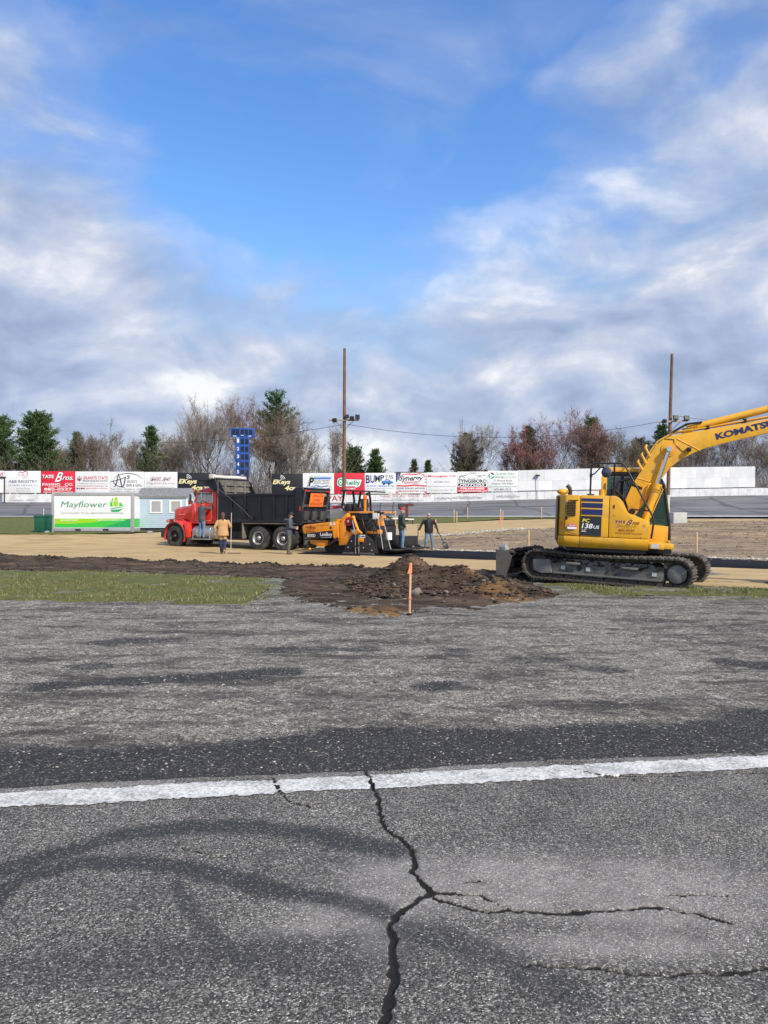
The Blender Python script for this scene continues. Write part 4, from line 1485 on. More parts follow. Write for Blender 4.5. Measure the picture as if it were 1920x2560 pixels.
def sbx(p):
    return at_d(p, SBD) - sx


def sbz(y):
    return z_of(y, SBD) - 2.2


MB().box(sbx(576), sbx(636), 0, 0.35, sbz(1092.6), sbz(1070)).build('top_cabinet', SBB, sb, bevel=0.02)
MB().box(sbx(589), sbx(623), 0.02, 0.33, sbz(1189.5), sbz(1092.8)).build('column_cabinet', SBB, sb, bevel=0.02)
DIG = pmat('lamp_matrix', (0.012, 0.018, 0.030), 0.35, var=0.3, scale=30)
for cx0, cx1, cy0, cy1 in [(579.6, 588, 1072.7, 1087), (589.7, 598, 1072.7, 1087), (602, 610, 1073.5, 1087), (612.5, 620.5, 1073.5, 1087), (623, 631, 1074, 1087)] + \
        [(x_, x_ + 8, 1097 + k * 19.3, 1110 + k * 19.3) for k in range(5) for x_ in (602, 613)]:
    MB().box(sbx(cx0), sbx(cx1), -0.03, 0.015, sbz(cy1), sbz(cy0)).build('digit_panel', DIG, sb)
for k in range(5):
    text(str(k + 1), SWHT, sb, (sbx(592.3), 0.02, sbz(1106.5 + k * 19.3)), RX, UZ, sbx(597.6) - sbx(592.3), 0.42, bold=0.03, lift=0.01)
text('TIME', SWHT, sb, (sbx(582), 0, sbz(1092)), RX, UZ, 0.42, 0.16, bold=0.02, lift=0.01)
text('LAP', SWHT, sb, (sbx(621), 0, sbz(1092)), RX, UZ, 0.36, 0.17, bold=0.02, lift=0.01)
text('POS', SWHT, sb, (sbx(591), 0.02, sbz(1097)), RX, UZ, 0.36, 0.15, bold=0.02, lift=0.01)
for u in (594, 618):
    MB().box(sbx(u) - 0.1, sbx(u) + 0.1, 0.1, 0.28, -0.4, sbz(1189.6)).build('post', DARKST, sb)
for p_, y_ in ((606, 1088.5), (606, 1188)):
    MB().bar((sbx(p_) - 0.17, -0.06, sbz(y_)), (sbx(p_) + 0.17, -0.06, sbz(y_)), 0.1, 0.06).build('lamp_hood', SWHT, sb)

# ------------------------------------------------------------------ light poles and wires
WOOD = pmat('pole_wood', (0.16, 0.085, 0.055), 0.85, var=0.35, scale=3, bump=0.6, bscale=25, dirt=(0.23, 0.17, 0.13), damt=0.6, dscale=1.2)
PWHT = pmat('pole_whitewash', (0.50, 0.50, 0.48), 0.85, var=0.2, scale=3, bump=0.4)
LENS = pmat('lamp_glass', (0.025, 0.03, 0.035), 0.2, var=0.2)


def light_pole(px_, d, py_top, lean, paint_top, lamps, arm, label):
    x = at_d(px_, d)
    z0 = Tz(x, d)
    ztop = z_of(py_top, d) - z0
    o = thing('light_pole', label, 'light pole', (x, d, z0), 0, 'wooden light poles in the infield')
    zp = z_of(paint_top, d) - z0

    def c(z):
        return (lean * z / ztop, 0, z)
    MB().tube([c(zp), c(zp + 2), c(ztop * 0.6), c(ztop)], [0.145, 0.142, 0.13, 0.105], 12).build('pole', WOOD, o)
    MB().tube([c(-0.3), c(zp + 0.02)], [0.165, 0.148], 12).build('painted_base', PWHT, o)
    za = z_of(arm[2], d) - z0
    xa_, xb_ = at_d(arm[0], d) - x, at_d(arm[1], d) - x
    ca = lean * za / ztop
    mb = MB()
    mb.bar((xa_, -0.17, za + arm[3]), (xb_, -0.17, za - arm[3]), 0.1, 0.13)
    mb.build('crossarm', pmat('arm_grey', (0.33, 0.30, 0.27), 0.8, var=0.25), o, bevel=0.01)
    for s_ in (-1, 1):
        MB().bar((ca + s_ * 0.75, -0.16, za - 0.02), (ca, -0.15, za - 0.75), 0.04, 0.04).build('brace', DARKST, o)
    for lx, ly, w_, tilt in lamps:
        xx_ = at_d(lx, d) - x
        zz_ = z_of(ly, d) - z0
        mb = MB()
        mb.M = Matrix.Translation((xx_, -0.3, zz_)) @ Matrix.Rotation(R(tilt), 4, 'X')
        mb.box(-w_ / 2, w_ / 2, -0.08, 0.12, -w_ * 0.45, w_ * 0.45)
        lo = mb.build('floodlight', DARKST, o, bevel=0.02)
        mb = MB()
        mb.M = Matrix.Translation((xx_, -0.3, zz_)) @ Matrix.Rotation(R(tilt), 4, 'X')
        mb.box(-w_ * 0.42, w_ * 0.42, -0.09, -0.084, -w_ * 0.37, w_ * 0.37)
        mb.build('lens', LENS, lo)
        MB().bar((xx_, -0.2, za), (xx_, -0.28, zz_), 0.05).build('lamp_bracket', DARKST, o)
    return x, z0, za


p1 = light_pole(860, 60.0, 871, 0.05, 1232, [(837, 1052, 0.34, 25), (868, 1042, 0.30, -10), (880, 1047, 0.36, 15), (894, 1043, 0.36, -5)], (822, 902, 1051, 0.0), 'wooden pole with floodlights rising behind the paver, vertical')
p2 = light_pole(1668, 60.0, 885, 0.38, 1238, [(1658, 1054, 0.30, 30), (1686, 1045, 0.38, -15), (1713, 1046, 0.40, -15)], (1640, 1718, 1054, -0.06), 'wooden pole with floodlights standing behind the excavator boom, slightly leaning')
WIRE = pmat('cable_black', (0.02, 0.02, 0.022), 0.6)


def wire(a, c, sag, label):
    pts = []
    for i in range(25):
        t_ = i / 24
        pts.append(tuple(a[k] + (c[k] - a[k]) * t_ - (sag * 4 * t_ * (1 - t_) if k == 2 else 0) for k in range(3)))
    tag(MB().tube(pts, 0.017, 5).build('overhead_cable', WIRE), label, 'cable')


w1 = (p1[0] + 0.25, 60, p1[1] + p1[2] - 0.3)
w2 = (at_d(1640, 60), 59.9, z_of(1056, 60))
wire(w1, w2, 1.1, 'thin black cable sagging between the two light poles')
wire((p1[0] - 0.2, 60, p1[1] + p1[2] - 0.35), (at_d(330, 78), 78, z_of(1105, 78)), 0.5, 'thin black cable running from the vertical pole past the scoreboard')
wire((at_d(1681, 60), 60, z_of(1038, 60)), (at_d(2060, 66), 66, z_of(1045, 66)), 0.5, 'thin black cable from the leaning pole above the excavator boom')
MB_ = MB()
rrr = random.Random(3)
MB_.box(-0.56, 0.56, -0.4, 0.4, -0.1, 0.86)
bl = MB_.build('concrete_block', pmat('block_concrete', (0.50, 0.51, 0.50), 0.85, var=0.2, scale=3, bump=0.8, bscale=12, dirt=(0.22, 0.23, 0.22), damt=0.7, dscale=3), bevel=0.04)
bl.location = (at_d(1694, 59.2), 59.2, Tz(0, 59.2))
bl.rotation_euler = (0, 0, 0.15)
tag(bl, 'weathered pale concrete block at the foot of the leaning pole', 'concrete block')

# ------------------------------------------------------------------ moving container, bins, shed
CGRY = pmat('container_grey', (0.36, 0.38, 0.40), 0.5, 0.2, var=0.1, dirt=(0.22, 0.2, 0.17), damt=0.3)
CWHT = pmat('container_white', (0.74, 0.77, 0.80), 0.45, var=0.04, scale=1.0, dirt=(0.55, 0.55, 0.52), damt=0.2)
LIME = pmat('vinyl_lime', (0.30, 0.58, 0.015), 0.4, var=0.06)
MGRN = pmat('vinyl_green', (0.045, 0.50, 0.055), 0.4, var=0.06)
DGRN = pmat('vinyl_deep_green', (0.012, 0.33, 0.10), 0.4, var=0.06)
TGRN = pmat('vinyl_dark_green', (0.006, 0.22, 0.10), 0.4, var=0.06)
CD = 47.0
cx0 = at_d(128.4, CD)
CWD, CHT, CDP = at_d(333.8, CD) - cx0, 2.43, 2.44
ct = thing('moving_container', 'white moving and storage container with green lettering and ship emblem', 'container', (cx0, CD, Tz(0, CD)))
for x in (0, CWD - 0.16):
    for y in (0, CDP - 0.16):
        MB().box(x, x + 0.16, y, y + 0.16, 0, CHT).build('corner_post', CGRY, ct, bevel=0.015)
for z0_, z1_ in ((0.05, 0.25), (CHT - 0.2, CHT - 0.02)):
    for y in (0.01, CDP - 0.13):
        MB().box(0.165, CWD - 0.165, y, y + 0.12, z0_, z1_).build('frame_rail', CGRY, ct, bevel=0.01)
    for x in (0.01, CWD - 0.13):
        MB().box(x, x + 0.12, 0.165, CDP - 0.165, z0_, z1_).build('frame_rail', CGRY, ct, bevel=0.01)
MB().box(0.03, CWD - 0.03, 0.03, CDP - 0.03, CHT - 0.06, CHT - 0.005).build('roof', CGRY, ct)
MB().box(0.165, CWD - 0.165, 0.035, 0.08, 0.255, CHT - 0.205).build('front_panel', CWHT, ct)
MB().box(0.165, CWD - 0.165, CDP - 0.08, CDP - 0.035, 0.255, CHT - 0.205).build('rear_panel', CWHT, ct)
for x in (0.035, CWD - 0.08):
    MB().box(x, x + 0.045, 0.165, CDP - 0.165, 0.255, CHT - 0.205).build('side_panel', CWHT, ct)
for x in (1.45, 3.15):
    MB().box(x, x + 0.34, -0.004, 0.03, 0.09, 0.20).build('fork_pocket', BLK, ct)
F0 = (0.165, 0.035, 0.255)
FW, FH = CWD - 0.33, CHT - 0.46


def cpan(pts, mat, nm, lift=0.004):
    flat([(u * FW, v * FH) for u, v in pts], mat, ct, F0, RX, UZ, nm, lift, 0.002)


def ctext(s_, u0, v0, u1, v1, mat, **k):
    text(s_, mat, ct, (F0[0] + u0 * FW, F0[1], F0[2] + v0 * FH), RX, UZ, (u1 - u0) * FW, (v1 - v0) * FH, **k)


cpan([(0.005, 0.015), (0.995, 0.015), (0.995, 0.29), (0.005, 0.29)], LIME, 'green_band', 0.003)
cpan([(0.005, 0.015), (0.995, 0.015), (0.995, 0.29), (0.72, 0.24), (0.45, 0.16), (0.2, 0.13), (0.005, 0.13)], MGRN, 'green_band', 0.006)
cpan([(0.62, 0.015), (0.995, 0.015), (0.995, 0.29), (0.94, 0.25), (0.86, 0.18), (0.74, 0.10)], DGRN, 'green_band', 0.009)
ctext('Mayflower', 0.085, 0.585, 0.69, 0.825, TGRN, bold=0.0, shear=0.18, lift=0.006)
ctext('DO-IT-YOURSELF TO FULL-SERVICE MOVING & STORAGE', 0.09, 0.435, 0.90, 0.485, pmat('vinyl_greygreen', (0.30, 0.38, 0.36), 0.5), bold=0.02, lift=0.006)
ctext('603-589-2200', 0.085, 0.215, 0.30, 0.265, SWHT, bold=0.01, lift=0.012)
ctext('MayflowerContainers.com', 0.54, 0.215, 0.92, 0.27, SWHT, bold=0.01, lift=0.012)
for z0_, z1_, m_ in ((0.02, 0.29, MGRN),):
    flat([(0.0, z0_ * FH), (CDP - 0.34, z0_ * FH), (CDP - 0.34, z1_ * FH), (0.0, z1_ * FH)], m_, ct, (CWD - 0.035, 0.17, 0.255), (0, 1, 0), UZ, 'green_band', 0.003, 0.002)
# ship emblem: hull and bellied sails
for pts, m_ in (([(0.735, 0.56), (0.80, 0.57), (0.86, 0.585), (0.905, 0.625), (0.86, 0.53), (0.835, 0.50), (0.745, 0.50)], DGRN),
                ([(0.725, 0.60), (0.78, 0.63), (0.84, 0.65), (0.905, 0.66), (0.83, 0.615), (0.775, 0.595), (0.735, 0.58)], DGRN),
                ([(0.735, 0.66), (0.725, 0.74), (0.735, 0.82), (0.765, 0.82), (0.755, 0.74), (0.765, 0.67)], MGRN),
                ([(0.77, 0.67), (0.765, 0.75), (0.775, 0.83), (0.83, 0.82), (0.835, 0.74), (0.83, 0.67)], LIME),
                ([(0.845, 0.68), (0.85, 0.76), (0.84, 0.80), (0.87, 0.78), (0.895, 0.70), (0.90, 0.67)], MGRN),
                ([(0.74, 0.84), (0.75, 0.92), (0.775, 0.93), (0.77, 0.84)], LIME), ([(0.785, 0.845), (0.79, 0.95), (0.82, 0.95), (0.83, 0.84)], LIME)):
    cpan(pts, m_, 'ship_emblem', 0.006)

BIN = pmat('bin_green', (0.006, 0.085, 0.055), 0.45, var=0.15, scale=3)
for i, (p0, p1, dd, lab) in enumerate(((85, 111, 46.6, 'dark green wheeled bin standing free at the container end'), (111, 130, 46.9, 'dark green wheeled bin squeezed against the container'))):
    x0 = at_d(p0, dd)
    w = at_d(p1, dd) - x0 - 0.015
    o = thing('refuse_bin', lab, 'bin', (x0, dd, Tz(0, dd)), 0, 'green bins by the container')
    mb = MB()
    mb.loft([[(0.03, 0, 0.1), (w - 0.03, 0, 0.1), (w - 0.03, 0.55, 0.1), (0.03, 0.55, 0.1)], [(0, -0.03, 0.9), (w, -0.03, 0.9), (w, 0.6, 0.9), (0, 0.6, 0.9)]])
    mb.build('body', BIN, o, bevel=0.03)
    MB().box(-0.02, w + 0.02, -0.05, 0.62, 0.905, 1.06).build('lid', BIN, o, bevel=0.03)
    for x in (0.02, w - 0.06):
        MB().box(x, x + 0.04, -0.03, 0.01, -0.03, 0.35).build('leg', BIN, o)
    MB().bar((0.03, -0.03, 0.12), (w - 0.03, -0.03, 0.12), 0.03, 0.06).build('foot_rail', BIN, o)
    for x in (0.06, w - 0.06):
        MB().cyl((x - 0.03, 0.5, 0.1), (x + 0.03, 0.5, 0.1), 0.1, n=14).build('wheel', BLK, o)

SID = pmat('siding_blue', (0.38, 0.49, 0.58), 0.55, var=0.06, scale=3)
SHG = pmat('roof_shingle', (0.20, 0.215, 0.225), 0.9, var=0.3, scale=6, bump=0.6, bscale=30)
TRIM = pmat('trim_white', (0.76, 0.78, 0.79), 0.5, var=0.04)
PANE = pmat('dull_pane', (0.33, 0.35, 0.36), 0.35, var=0.1)
SD = 48.3
hx0 = at_d(346, SD)
HW, HD, HZ, HR = at_d(468, SD) - hx0, 2.1, 1.92, 2.48
sh = thing('garden_shed', 'small light blue shed with two white framed windows and shingled gable roof', 'shed', (hx0, SD, Tz(0, SD) + 0.20))
rows = 17
mb = MB()
for i in range(rows):
    z0_, z1_ = HZ * i / rows, HZ * (i + 1) / rows
    mb.add([(0.06, -0.022, z0_), (HW - 0.06, -0.022, z0_), (HW - 0.06, -0.002, z1_), (0.06, -0.002, z1_), (0.06, 0.02, z0_), (HW - 0.06, 0.02, z0_)], [(0, 1, 2, 3), (4, 5, 1, 0)])
mb.build('front_siding', SID, sh, smooth=0)
for x, sg in ((HW, 1), (0, -1)):
    mb = MB()
    k = 22
    for i in range(k):
        z0_, z1_ = HR * i / k, HR * (i + 1) / k

        def yr(z):
            return (0.06, HD - 0.06) if z <= HZ else (0.06 + (z - HZ) / (HR - HZ) * (HD / 2 - 0.06), HD - 0.06 - (z - HZ) / (HR - HZ) * (HD / 2 - 0.06))
        a, b_ = yr(z0_), yr(z1_)
        mb.add([(x + sg * 0.022, a[0], z0_), (x + sg * 0.022, a[1], z0_), (x + sg * 0.002, b_[1], z1_), (x + sg * 0.002, b_[0], z1_), (x - sg * 0.02, a[0], z0_), (x - sg * 0.02, a[1], z0_)], [(0, 1, 2, 3), (4, 5, 1, 0)])
    mb.build('gable_siding', SID, sh, smooth=0)
MB().box(0.06, HW - 0.06, HD - 0.04, HD, 0, HZ).build('rear_wall', SID, sh)
for x in (-0.03, HW - 0.07):
    for y in (-0.03, HD - 0.07):
        MB().box(x, x + 0.1, y, y + 0.1, 0, HZ).build('corner_trim', TRIM, sh)
MB().box(-0.1, HW + 0.1, -0.09, -0.035, HZ - 0.03, HZ + 0.07).build('fascia', TRIM, sh)
for sgn in (0, 1):
    mb = MB()
    nrow = 8
    for r_ in range(nrow):
        t0, t1 = r_ / nrow, (r_ + 1) / nrow
        y0_, y1_ = -0.16 + t0 * (HD / 2 + 0.16), -0.16 + t1 * (HD / 2 + 0.16) + 0.02
        z0_, z1_ = HZ + 0.04 + t0 * (HR - HZ), HZ + 0.04 + t1 * (HR - HZ)
        if sgn:
            y0_, y1_ = HD - y0_, HD - y1_
        mb.add([(-0.13, y0_, z0_ + 0.03), (HW + 0.13, y0_, z0_ + 0.03), (HW + 0.13, y1_, z1_ + 0.015), (-0.13, y1_, z1_ + 0.015), (-0.13, y0_, z0_ + 0.005), (HW + 0.13, y0_, z0_ + 0.005)], [(0, 1, 2, 3), (4, 5, 1, 0)])
    mb.build('roof_slope', SHG, sh, smooth=0)
for xw in (0.72, 1.95):
    wn = MB()
    wn.box(xw, xw + 0.80, -0.055, -0.025, 0.92, 0.99)
    wn.box(xw, xw + 0.80, -0.055, -0.025, 1.66, 1.73)
    wn.box(xw, xw + 0.11, -0.054, -0.024, 0.985, 1.665)
    wn.box(xw + 0.69, xw + 0.80, -0.054, -0.024, 0.985, 1.665)
    wo_ = wn.build('window', TRIM, sh)
    MB().box(xw + 0.10, xw + 0.70, -0.035, -0.027, 0.98, 1.67).build('pane', PANE, wo_)
wn = MB()
wn.box(HW + 0.025, HW + 0.05, 0.72, 1.38, 0.95, 1.8)
wo_ = wn.build('window', TRIM, sh)
MB().box(HW + 0.045, HW + 0.056, 0.80, 1.30, 1.02, 1.73).build('pane', pmat('dark_pane', (0.03, 0.035, 0.04), 0.2), wo_)
MB().box(0.05, HW - 0.05, 0.05, HD - 0.05, -0.3, -0.005).build('skid', DARKST, sh)

# low building roof and fence posts seen over the wall, far behind
wh = thing('warehouse', 'long low pale roofed building far behind the auto parts billboard', 'building', (at_d(820, 150), 150, 2.5))
MB().box(-5.5, 3.6, 0, 8, 0, 6.4).build('wall', LGRY, wh)
mb = MB()
mb.prism([(-5.9, 6.4), (4.2, 6.4), (-0.6, 7.55), (-5.9, 7.55)], -0.3, 8.3, 'y')
mb.build('roof', pmat('metal_roof', (0.42, 0.45, 0.46), 0.5, var=0.1), wh)
wh2 = thing('far_house', 'low brown roofed house far behind the heating oil billboard', 'house', (at_d(1060, 170), 170, 2.6))
MB().box(-7, 3.5, 0, 8, 0, 6.7).build('wall', pmat('far_cream', (0.45, 0.38, 0.25), 0.8), wh2)
mb = MB()
mb.prism([(-7.4, 6.71), (4.0, 6.71), (3.0, 7.9), (-6.4, 7.9)], -0.4, 8.4, 'y')
mb.build('roof', pmat('far_brown_roof', (0.10, 0.07, 0.06), 0.9), wh2)

# ------------------------------------------------------------------ trees behind the wall
def m_foliage(name, lo, hi, rough=0.8):
    m, t, b = setup(name)
    g_ = N(t, 'ShaderNodeNewGeometry')
    n = noise_tex(t, g_.outputs['Position'], 0.55, 4, 0.6)
    f = mth(t, 'ADD', mth(t, 'MULTIPLY', g_.outputs['Random Per Island'], 0.5), mth(t, 'MULTIPLY', n, 0.6))
    c = ramp(t, f, [(0.2, lo), (0.85, hi)])
    L(t, c, b.inputs['Base Color'])
    b.inputs['Roughness'].default_value = rough
    b.inputs['Specular IOR Level'].default_value = 0.25
    return m


BARK = pmat('bark_grey', (0.14, 0.115, 0.095), 0.9, var=0.35, scale=2)
BARKD = pmat('bark_dark', (0.075, 0.058, 0.045), 0.9, var=0.35, scale=2)
TWIG = m_foliage('twig_grey', (0.15, 0.125, 0.108), (0.30, 0.255, 0.22))
TWIGB = m_foliage('twig_brown', (0.105, 0.085, 0.066), (0.225, 0.178, 0.138))
TWIGR = m_foliage('twig_red', (0.14, 0.085, 0.078), (0.27, 0.165, 0.15))
BUDR = m_foliage('bud_red', (0.12, 0.030, 0.034), (0.26, 0.075, 0.070))
BUDT = m_foliage('bud_tan', (0.16, 0.105, 0.065), (0.30, 0.20, 0.12))
BUDG = m_foliage('bud_olive', (0.075, 0.080, 0.030), (0.17, 0.16, 0.07))
NEED = m_foliage('needle_green', (0.022, 0.055, 0.022), (0.095, 0.165, 0.050))
NEEDD = m_foliage('needle_dull', (0.042, 0.052, 0.026), (0.12, 0.125, 0.06))


def prisms(P0, P1, R0, R1, k=3):
    """many tapered k-sided sticks as vertex and quad arrays"""
    P0, P1 = np.asarray(P0, float), np.asarray(P1, float)
    n = len(P0)
    d = P1 - P0
    d /= np.linalg.norm(d, axis=1, keepdims=True) + 1e-9
    ref = np.where(np.abs(d[:, 2:3]) < 0.9, np.array([[0, 0, 1.0]]), np.array([[1.0, 0, 0]]))
    a = np.cross(d, ref)
    a /= np.linalg.norm(a, axis=1, keepdims=True) + 1e-9
    b = np.cross(a, d)
    vs = []
    for P_, R_ in ((P0, R0), (P1, R1)):
        for j in range(k):
            an = 2 * math.pi * j / k
            vs.append(P_ + np.asarray(R_)[:, None] * (math.cos(an) * a + math.sin(an) * b))
    V = np.stack(vs, 1).reshape(-1, 3)
    base = (np.arange(n) * 2 * k)[:, None]
    F = np.concatenate([base + np.array([[j, (j + 1) % k, k + (j + 1) % k, k + j]]) for j in range(k)])
    return V, F


def shards(C, D, ln, w, rg):
    """leaf-like two-triangle blades at C pointing along D"""
    n = len(C)
    D = D / (np.linalg.norm(D, axis=1, keepdims=True) + 1e-9)
    s_ = np.cross(D, rg.normal(size=(n, 3)))
    s_ /= np.linalg.norm(s_, axis=1, keepdims=True) + 1e-9
    ln, w = np.asarray(ln)[:, None], np.asarray(w)[:, None]
    V = np.stack([C, C + D * ln * 0.5 + s_ * w, C + D * ln, C + D * ln * 0.5 - s_ * w], 1).reshape(-1, 3)
    F = np.arange(4 * n).reshape(-1, 4)
    return V, F


def mesh_part(name, V, F, mat, parent):
    o = np_mesh(name, V, F, mat, parent, smooth=False)
    return o


def grow_bare(seed, H, spread, trunks=1, up=0.55, first=0.18, lev=5):
    """branching skeleton; returns sticks (p0,p1,r0,r1,level)"""
    rg = np.random.default_rng(seed)
    out = []
    tips = []

    def grow(p, d, ln, r, l):
        if l > lev or len(out) > 9000:
            tips.append((p, d))
            return
        k = 3 if l < 2 else 2
        q = np.array(p)
        dd = np.array(d)
        for i in range(k):
            dd = dd + rg.normal(0, 0.16, 3) + np.array([0, 0, 0.05 if l else 0.02])
            dd /= np.linalg.norm(dd)
            q2 = q + dd * ln / k
            r2 = r * (0.80 if i < k - 1 else 0.68)
            out.append((q, q2, r, r2, l))
            if l >= 1 or i >= 1:
                nb = 2 if l < 1 else (2 if rg.random() < 0.45 else 1)
                for _ in range(nb):
                    az = rg.random() * 6.283
                    perp = np.array([math.cos(az), math.sin(az), rg.normal(0, 0.25)])
                    nd = dd * up + perp * (1 - up) * (1.25 if l == 0 else 1.0) + np.array([0, 0, 0.18])
                    nd /= np.linalg.norm(nd)
                    grow(q2, nd, ln * rg.uniform(0.55, 0.78), max(r2 * 0.62, 0.008), l + 1)
            q, r = q2, r2
        tips.append((q, dd))

    for i in range(trunks):
        az = 6.283 * i / trunks + rg.random()
        tilt = 0.10 if trunks == 1 else 0.34
        grow(np.array([0.25 * math.cos(az) * (trunks > 1), 0.25 * math.sin(az) * (trunks > 1), -0.3]), np.array([tilt * math.cos(az), tilt * math.sin(az), 1.0]), H * 0.46, H * 0.017 / (1 if trunks == 1 else 1.3), 0)
    return out, tips, rg


def bare_tree(name, label, px_, d, py_top, w_px, seed, twig=TWIG, bark=BARK, trunks=1, bud=None, nbud=0, bud_sz=0.12, up=0.55, group='bare trees behind the track wall', lev=4, drop=0.0):
    x = at_d(px_, d)
    z0 = Tz(x, d) - drop
    Ht = z_of(py_top, d) - z0
    o = thing(name, label, 'tree', (x, d, z0), 0, group)
    st, tips, rg = grow_bare(seed, Ht, 1.0, trunks, up, lev=lev)
    P0 = np.array([s[0] for s in st])
    P1 = np.array([s[1] for s in st])
    lv = np.array([s[4] for s in st])
    top = np.percentile(P1[:, 2], 99.7)
    wid = np.percentile(np.abs(P1[:, 0]), 98)
    sc = np.array([(w_px * d / FPX / 2) / wid, (w_px * d / FPX / 2) / wid, Ht / top])
    P0, P1 = P0 * sc, P1 * sc
    r0 = np.array([s[2] for s in st])
    r1 = np.array([s[3] for s in st])
    big = lv <= 2
    V, F = prisms(P0[big], P1[big], np.maximum(r0[big], 0.02), np.maximum(r1[big], 0.016), 5)
    mesh_part('trunk', V, F, bark, o)
    # fine twigs: the thin branches and sprays of shoots at every tip
    tp = np.array([t_[0] for t_ in tips]) * sc
    td = np.array([t_[1] for t_ in tips])
    k = 3
    C = np.repeat(tp, k, 0)
    D = np.repeat(td, k, 0) + rg.normal(0, 0.5, (len(tp) * k, 3)) + np.array([0, 0, 0.15])
    D /= np.linalg.norm(D, axis=1, keepdims=True)
    ln = rg.uniform(0.35, 1.0, len(C)) * Ht / 11
    E_ = C + D * ln[:, None]
    A0 = np.concatenate([P0[~big], C])
    A1 = np.concatenate([P1[~big], E_])
    q0 = np.concatenate([np.maximum(r0[~big], 0.011), np.full(len(C), 0.009)])
    q1 = np.concatenate([np.maximum(r1[~big], 0.009), np.full(len(C), 0.005)])
    V, F = prisms(A0, A1, q0, q1, 3)
    cr = mesh_part('crown', V, F, twig, o)
    if bud is not None and nbud:
        idx = rg.integers(0, len(C), nbud)
        c2 = C[idx] + (E_ - C)[idx] * rg.random((nbud, 1)) + rg.normal(0, 0.07, (nbud, 3))
        V, F = shards(c2, rg.normal(size=(nbud, 3)), rg.uniform(0.6, 1.4, nbud) * bud_sz, np.full(nbud, bud_sz * 0.32), rg)
        b_ = mesh_part('buds', V, F, bud, cr)
    return o


def pine_tree(name, label, px_, d, py_top, w_px, seed, mat=NEED, base=0.12, full=1.0, group='evergreens behind the track wall', shape=0.8, dens=1.0):
    x = at_d(px_, d)
    z0 = Tz(x, d)
    Ht = z_of(py_top, d) - z0
    rw = w_px * d / FPX / 2
    rg = np.random.default_rng(seed)
    o = thing(name, label, 'tree', (x, d, z0), 0, group)
    MB().tube([(0, 0, -0.3), (0.05, 0, Ht * 0.5), (0, 0.03, Ht * 0.98)], [Ht * 0.02, Ht * 0.012, 0.02], 7).build('trunk', BARKD, o)
    P0, P1, C, D, LN = [], [], [], [], []
    z = Ht * base
    while z < Ht * 0.985:
        t_ = (z - Ht * base) / (Ht * (1 - base))
        prof = (1 - t_) ** shape * (0.55 + 0.45 * min(1, t_ * 5 + 0.4))
        nb = rg.integers(5, 8)
        a0 = rg.random() * 6.283
        for i in range(nb):
            a = a0 + 6.283 * i / nb + rg.normal(0, 0.25)
            ln = max(0.25, rw * prof * rg.uniform(0.45, 1.25))
            lift = rg.uniform(-0.05, 0.28) + 0.5 * t_
            dv = np.array([math.cos(a), math.sin(a), lift])
            p0 = np.array([0, 0, z + rg.normal(0, 0.12)])
            mid = p0 + dv * ln * 0.55
            p1 = mid + np.array([dv[0], dv[1], dv[2] + 0.30]) * ln * 0.5
            P0 += [p0, mid]
            P1 += [mid, p1]
            m_ = int(max(5, 9 * ln * full))
            for s_ in np.linspace(0.22, 1.0, m_):
                q = p0 + (p1 - p0) * s_ + np.array([0, 0, -0.10 * math.sin(3.1 * s_) * ln * 0.3])
                side = np.array([-dv[1], dv[0], 0]) * rg.normal(0, 0.17) * ln * (1.1 - 0.5 * s_)
                C.append(q + side + rg.normal(0, 0.06, 3))
                D.append(dv + side * 1.5 / (ln + 0.1) + np.array([0, 0, 0.35]))
        z += rg.uniform(0.34, 0.62) * max(0.6, Ht / 13) / dens
    V, F = prisms(P0, P1, np.full(len(P0), 0.035), np.full(len(P0), 0.018), 4)
    mesh_part('branches', V, F, BARKD, o)
    C, D = np.array(C), np.array(D)
    k = 9
    C = np.repeat(C, k, 0) + rg.normal(0, 0.10, (len(C) * k, 3))
    D = np.repeat(D, k, 0) + rg.normal(0, 0.75, (len(D) * k, 3))
    V, F = shards(C, D, rg.uniform(0.22, 0.48, len(C)), np.full(len(C), 0.045), rg)
    mesh_part('crown', V, F, mat, o)
    return o


def brush(name, label, spans, seed, twig, n, kind='stuff'):
    """tangled leafless undergrowth: thin upright shoots with side twigs"""
    rg = np.random.default_rng(seed)
    P0, P1, r0, r1 = [], [], [], []
    for (p0, p1, d0, d1, y0, y1), k in zip(spans, n):
        for _ in range(k):
            d = rg.uniform(d0, d1)
            px_ = rg.uniform(p0, p1)
            x = at_d(px_, d)
            z = Tz(x, d)
            top = z_of(rg.uniform(y0, y1) if rg.random() < 0.8 else y0 - 4, d)
            h = max(0.6, top - z) * rg.uniform(0.45, 1.0)
            p = np.array([x, d, z])
            dv = np.array([rg.normal(0, 0.22), rg.normal(0, 0.22), 1.0])
            q = p
            for i in range(4):
                dv = dv + np.array([rg.normal(0, 0.18), rg.normal(0, 0.18), 0])
                q2 = q + dv * h / 4
                P0.append(q); P1.append(q2); r0.append(0.022 - 0.004 * i); r1.append(0.018 - 0.004 * i)
                for _k in range(3):
                    s_ = rg.random()
                    c_ = q + (q2 - q) * s_
                    e_ = c_ + np.array([rg.normal(0, 0.5), rg.normal(0, 0.5), rg.uniform(0.1, 0.9)]) * h * 0.14
                    P0.append(c_); P1.append(e_); r0.append(0.011); r1.append(0.005)
                q = q2
    V, F = prisms(P0, P1, r0, r1, 3)
    o = np_mesh(name, V, F, twig, smooth=False)
    o['kind'] = kind
    return o


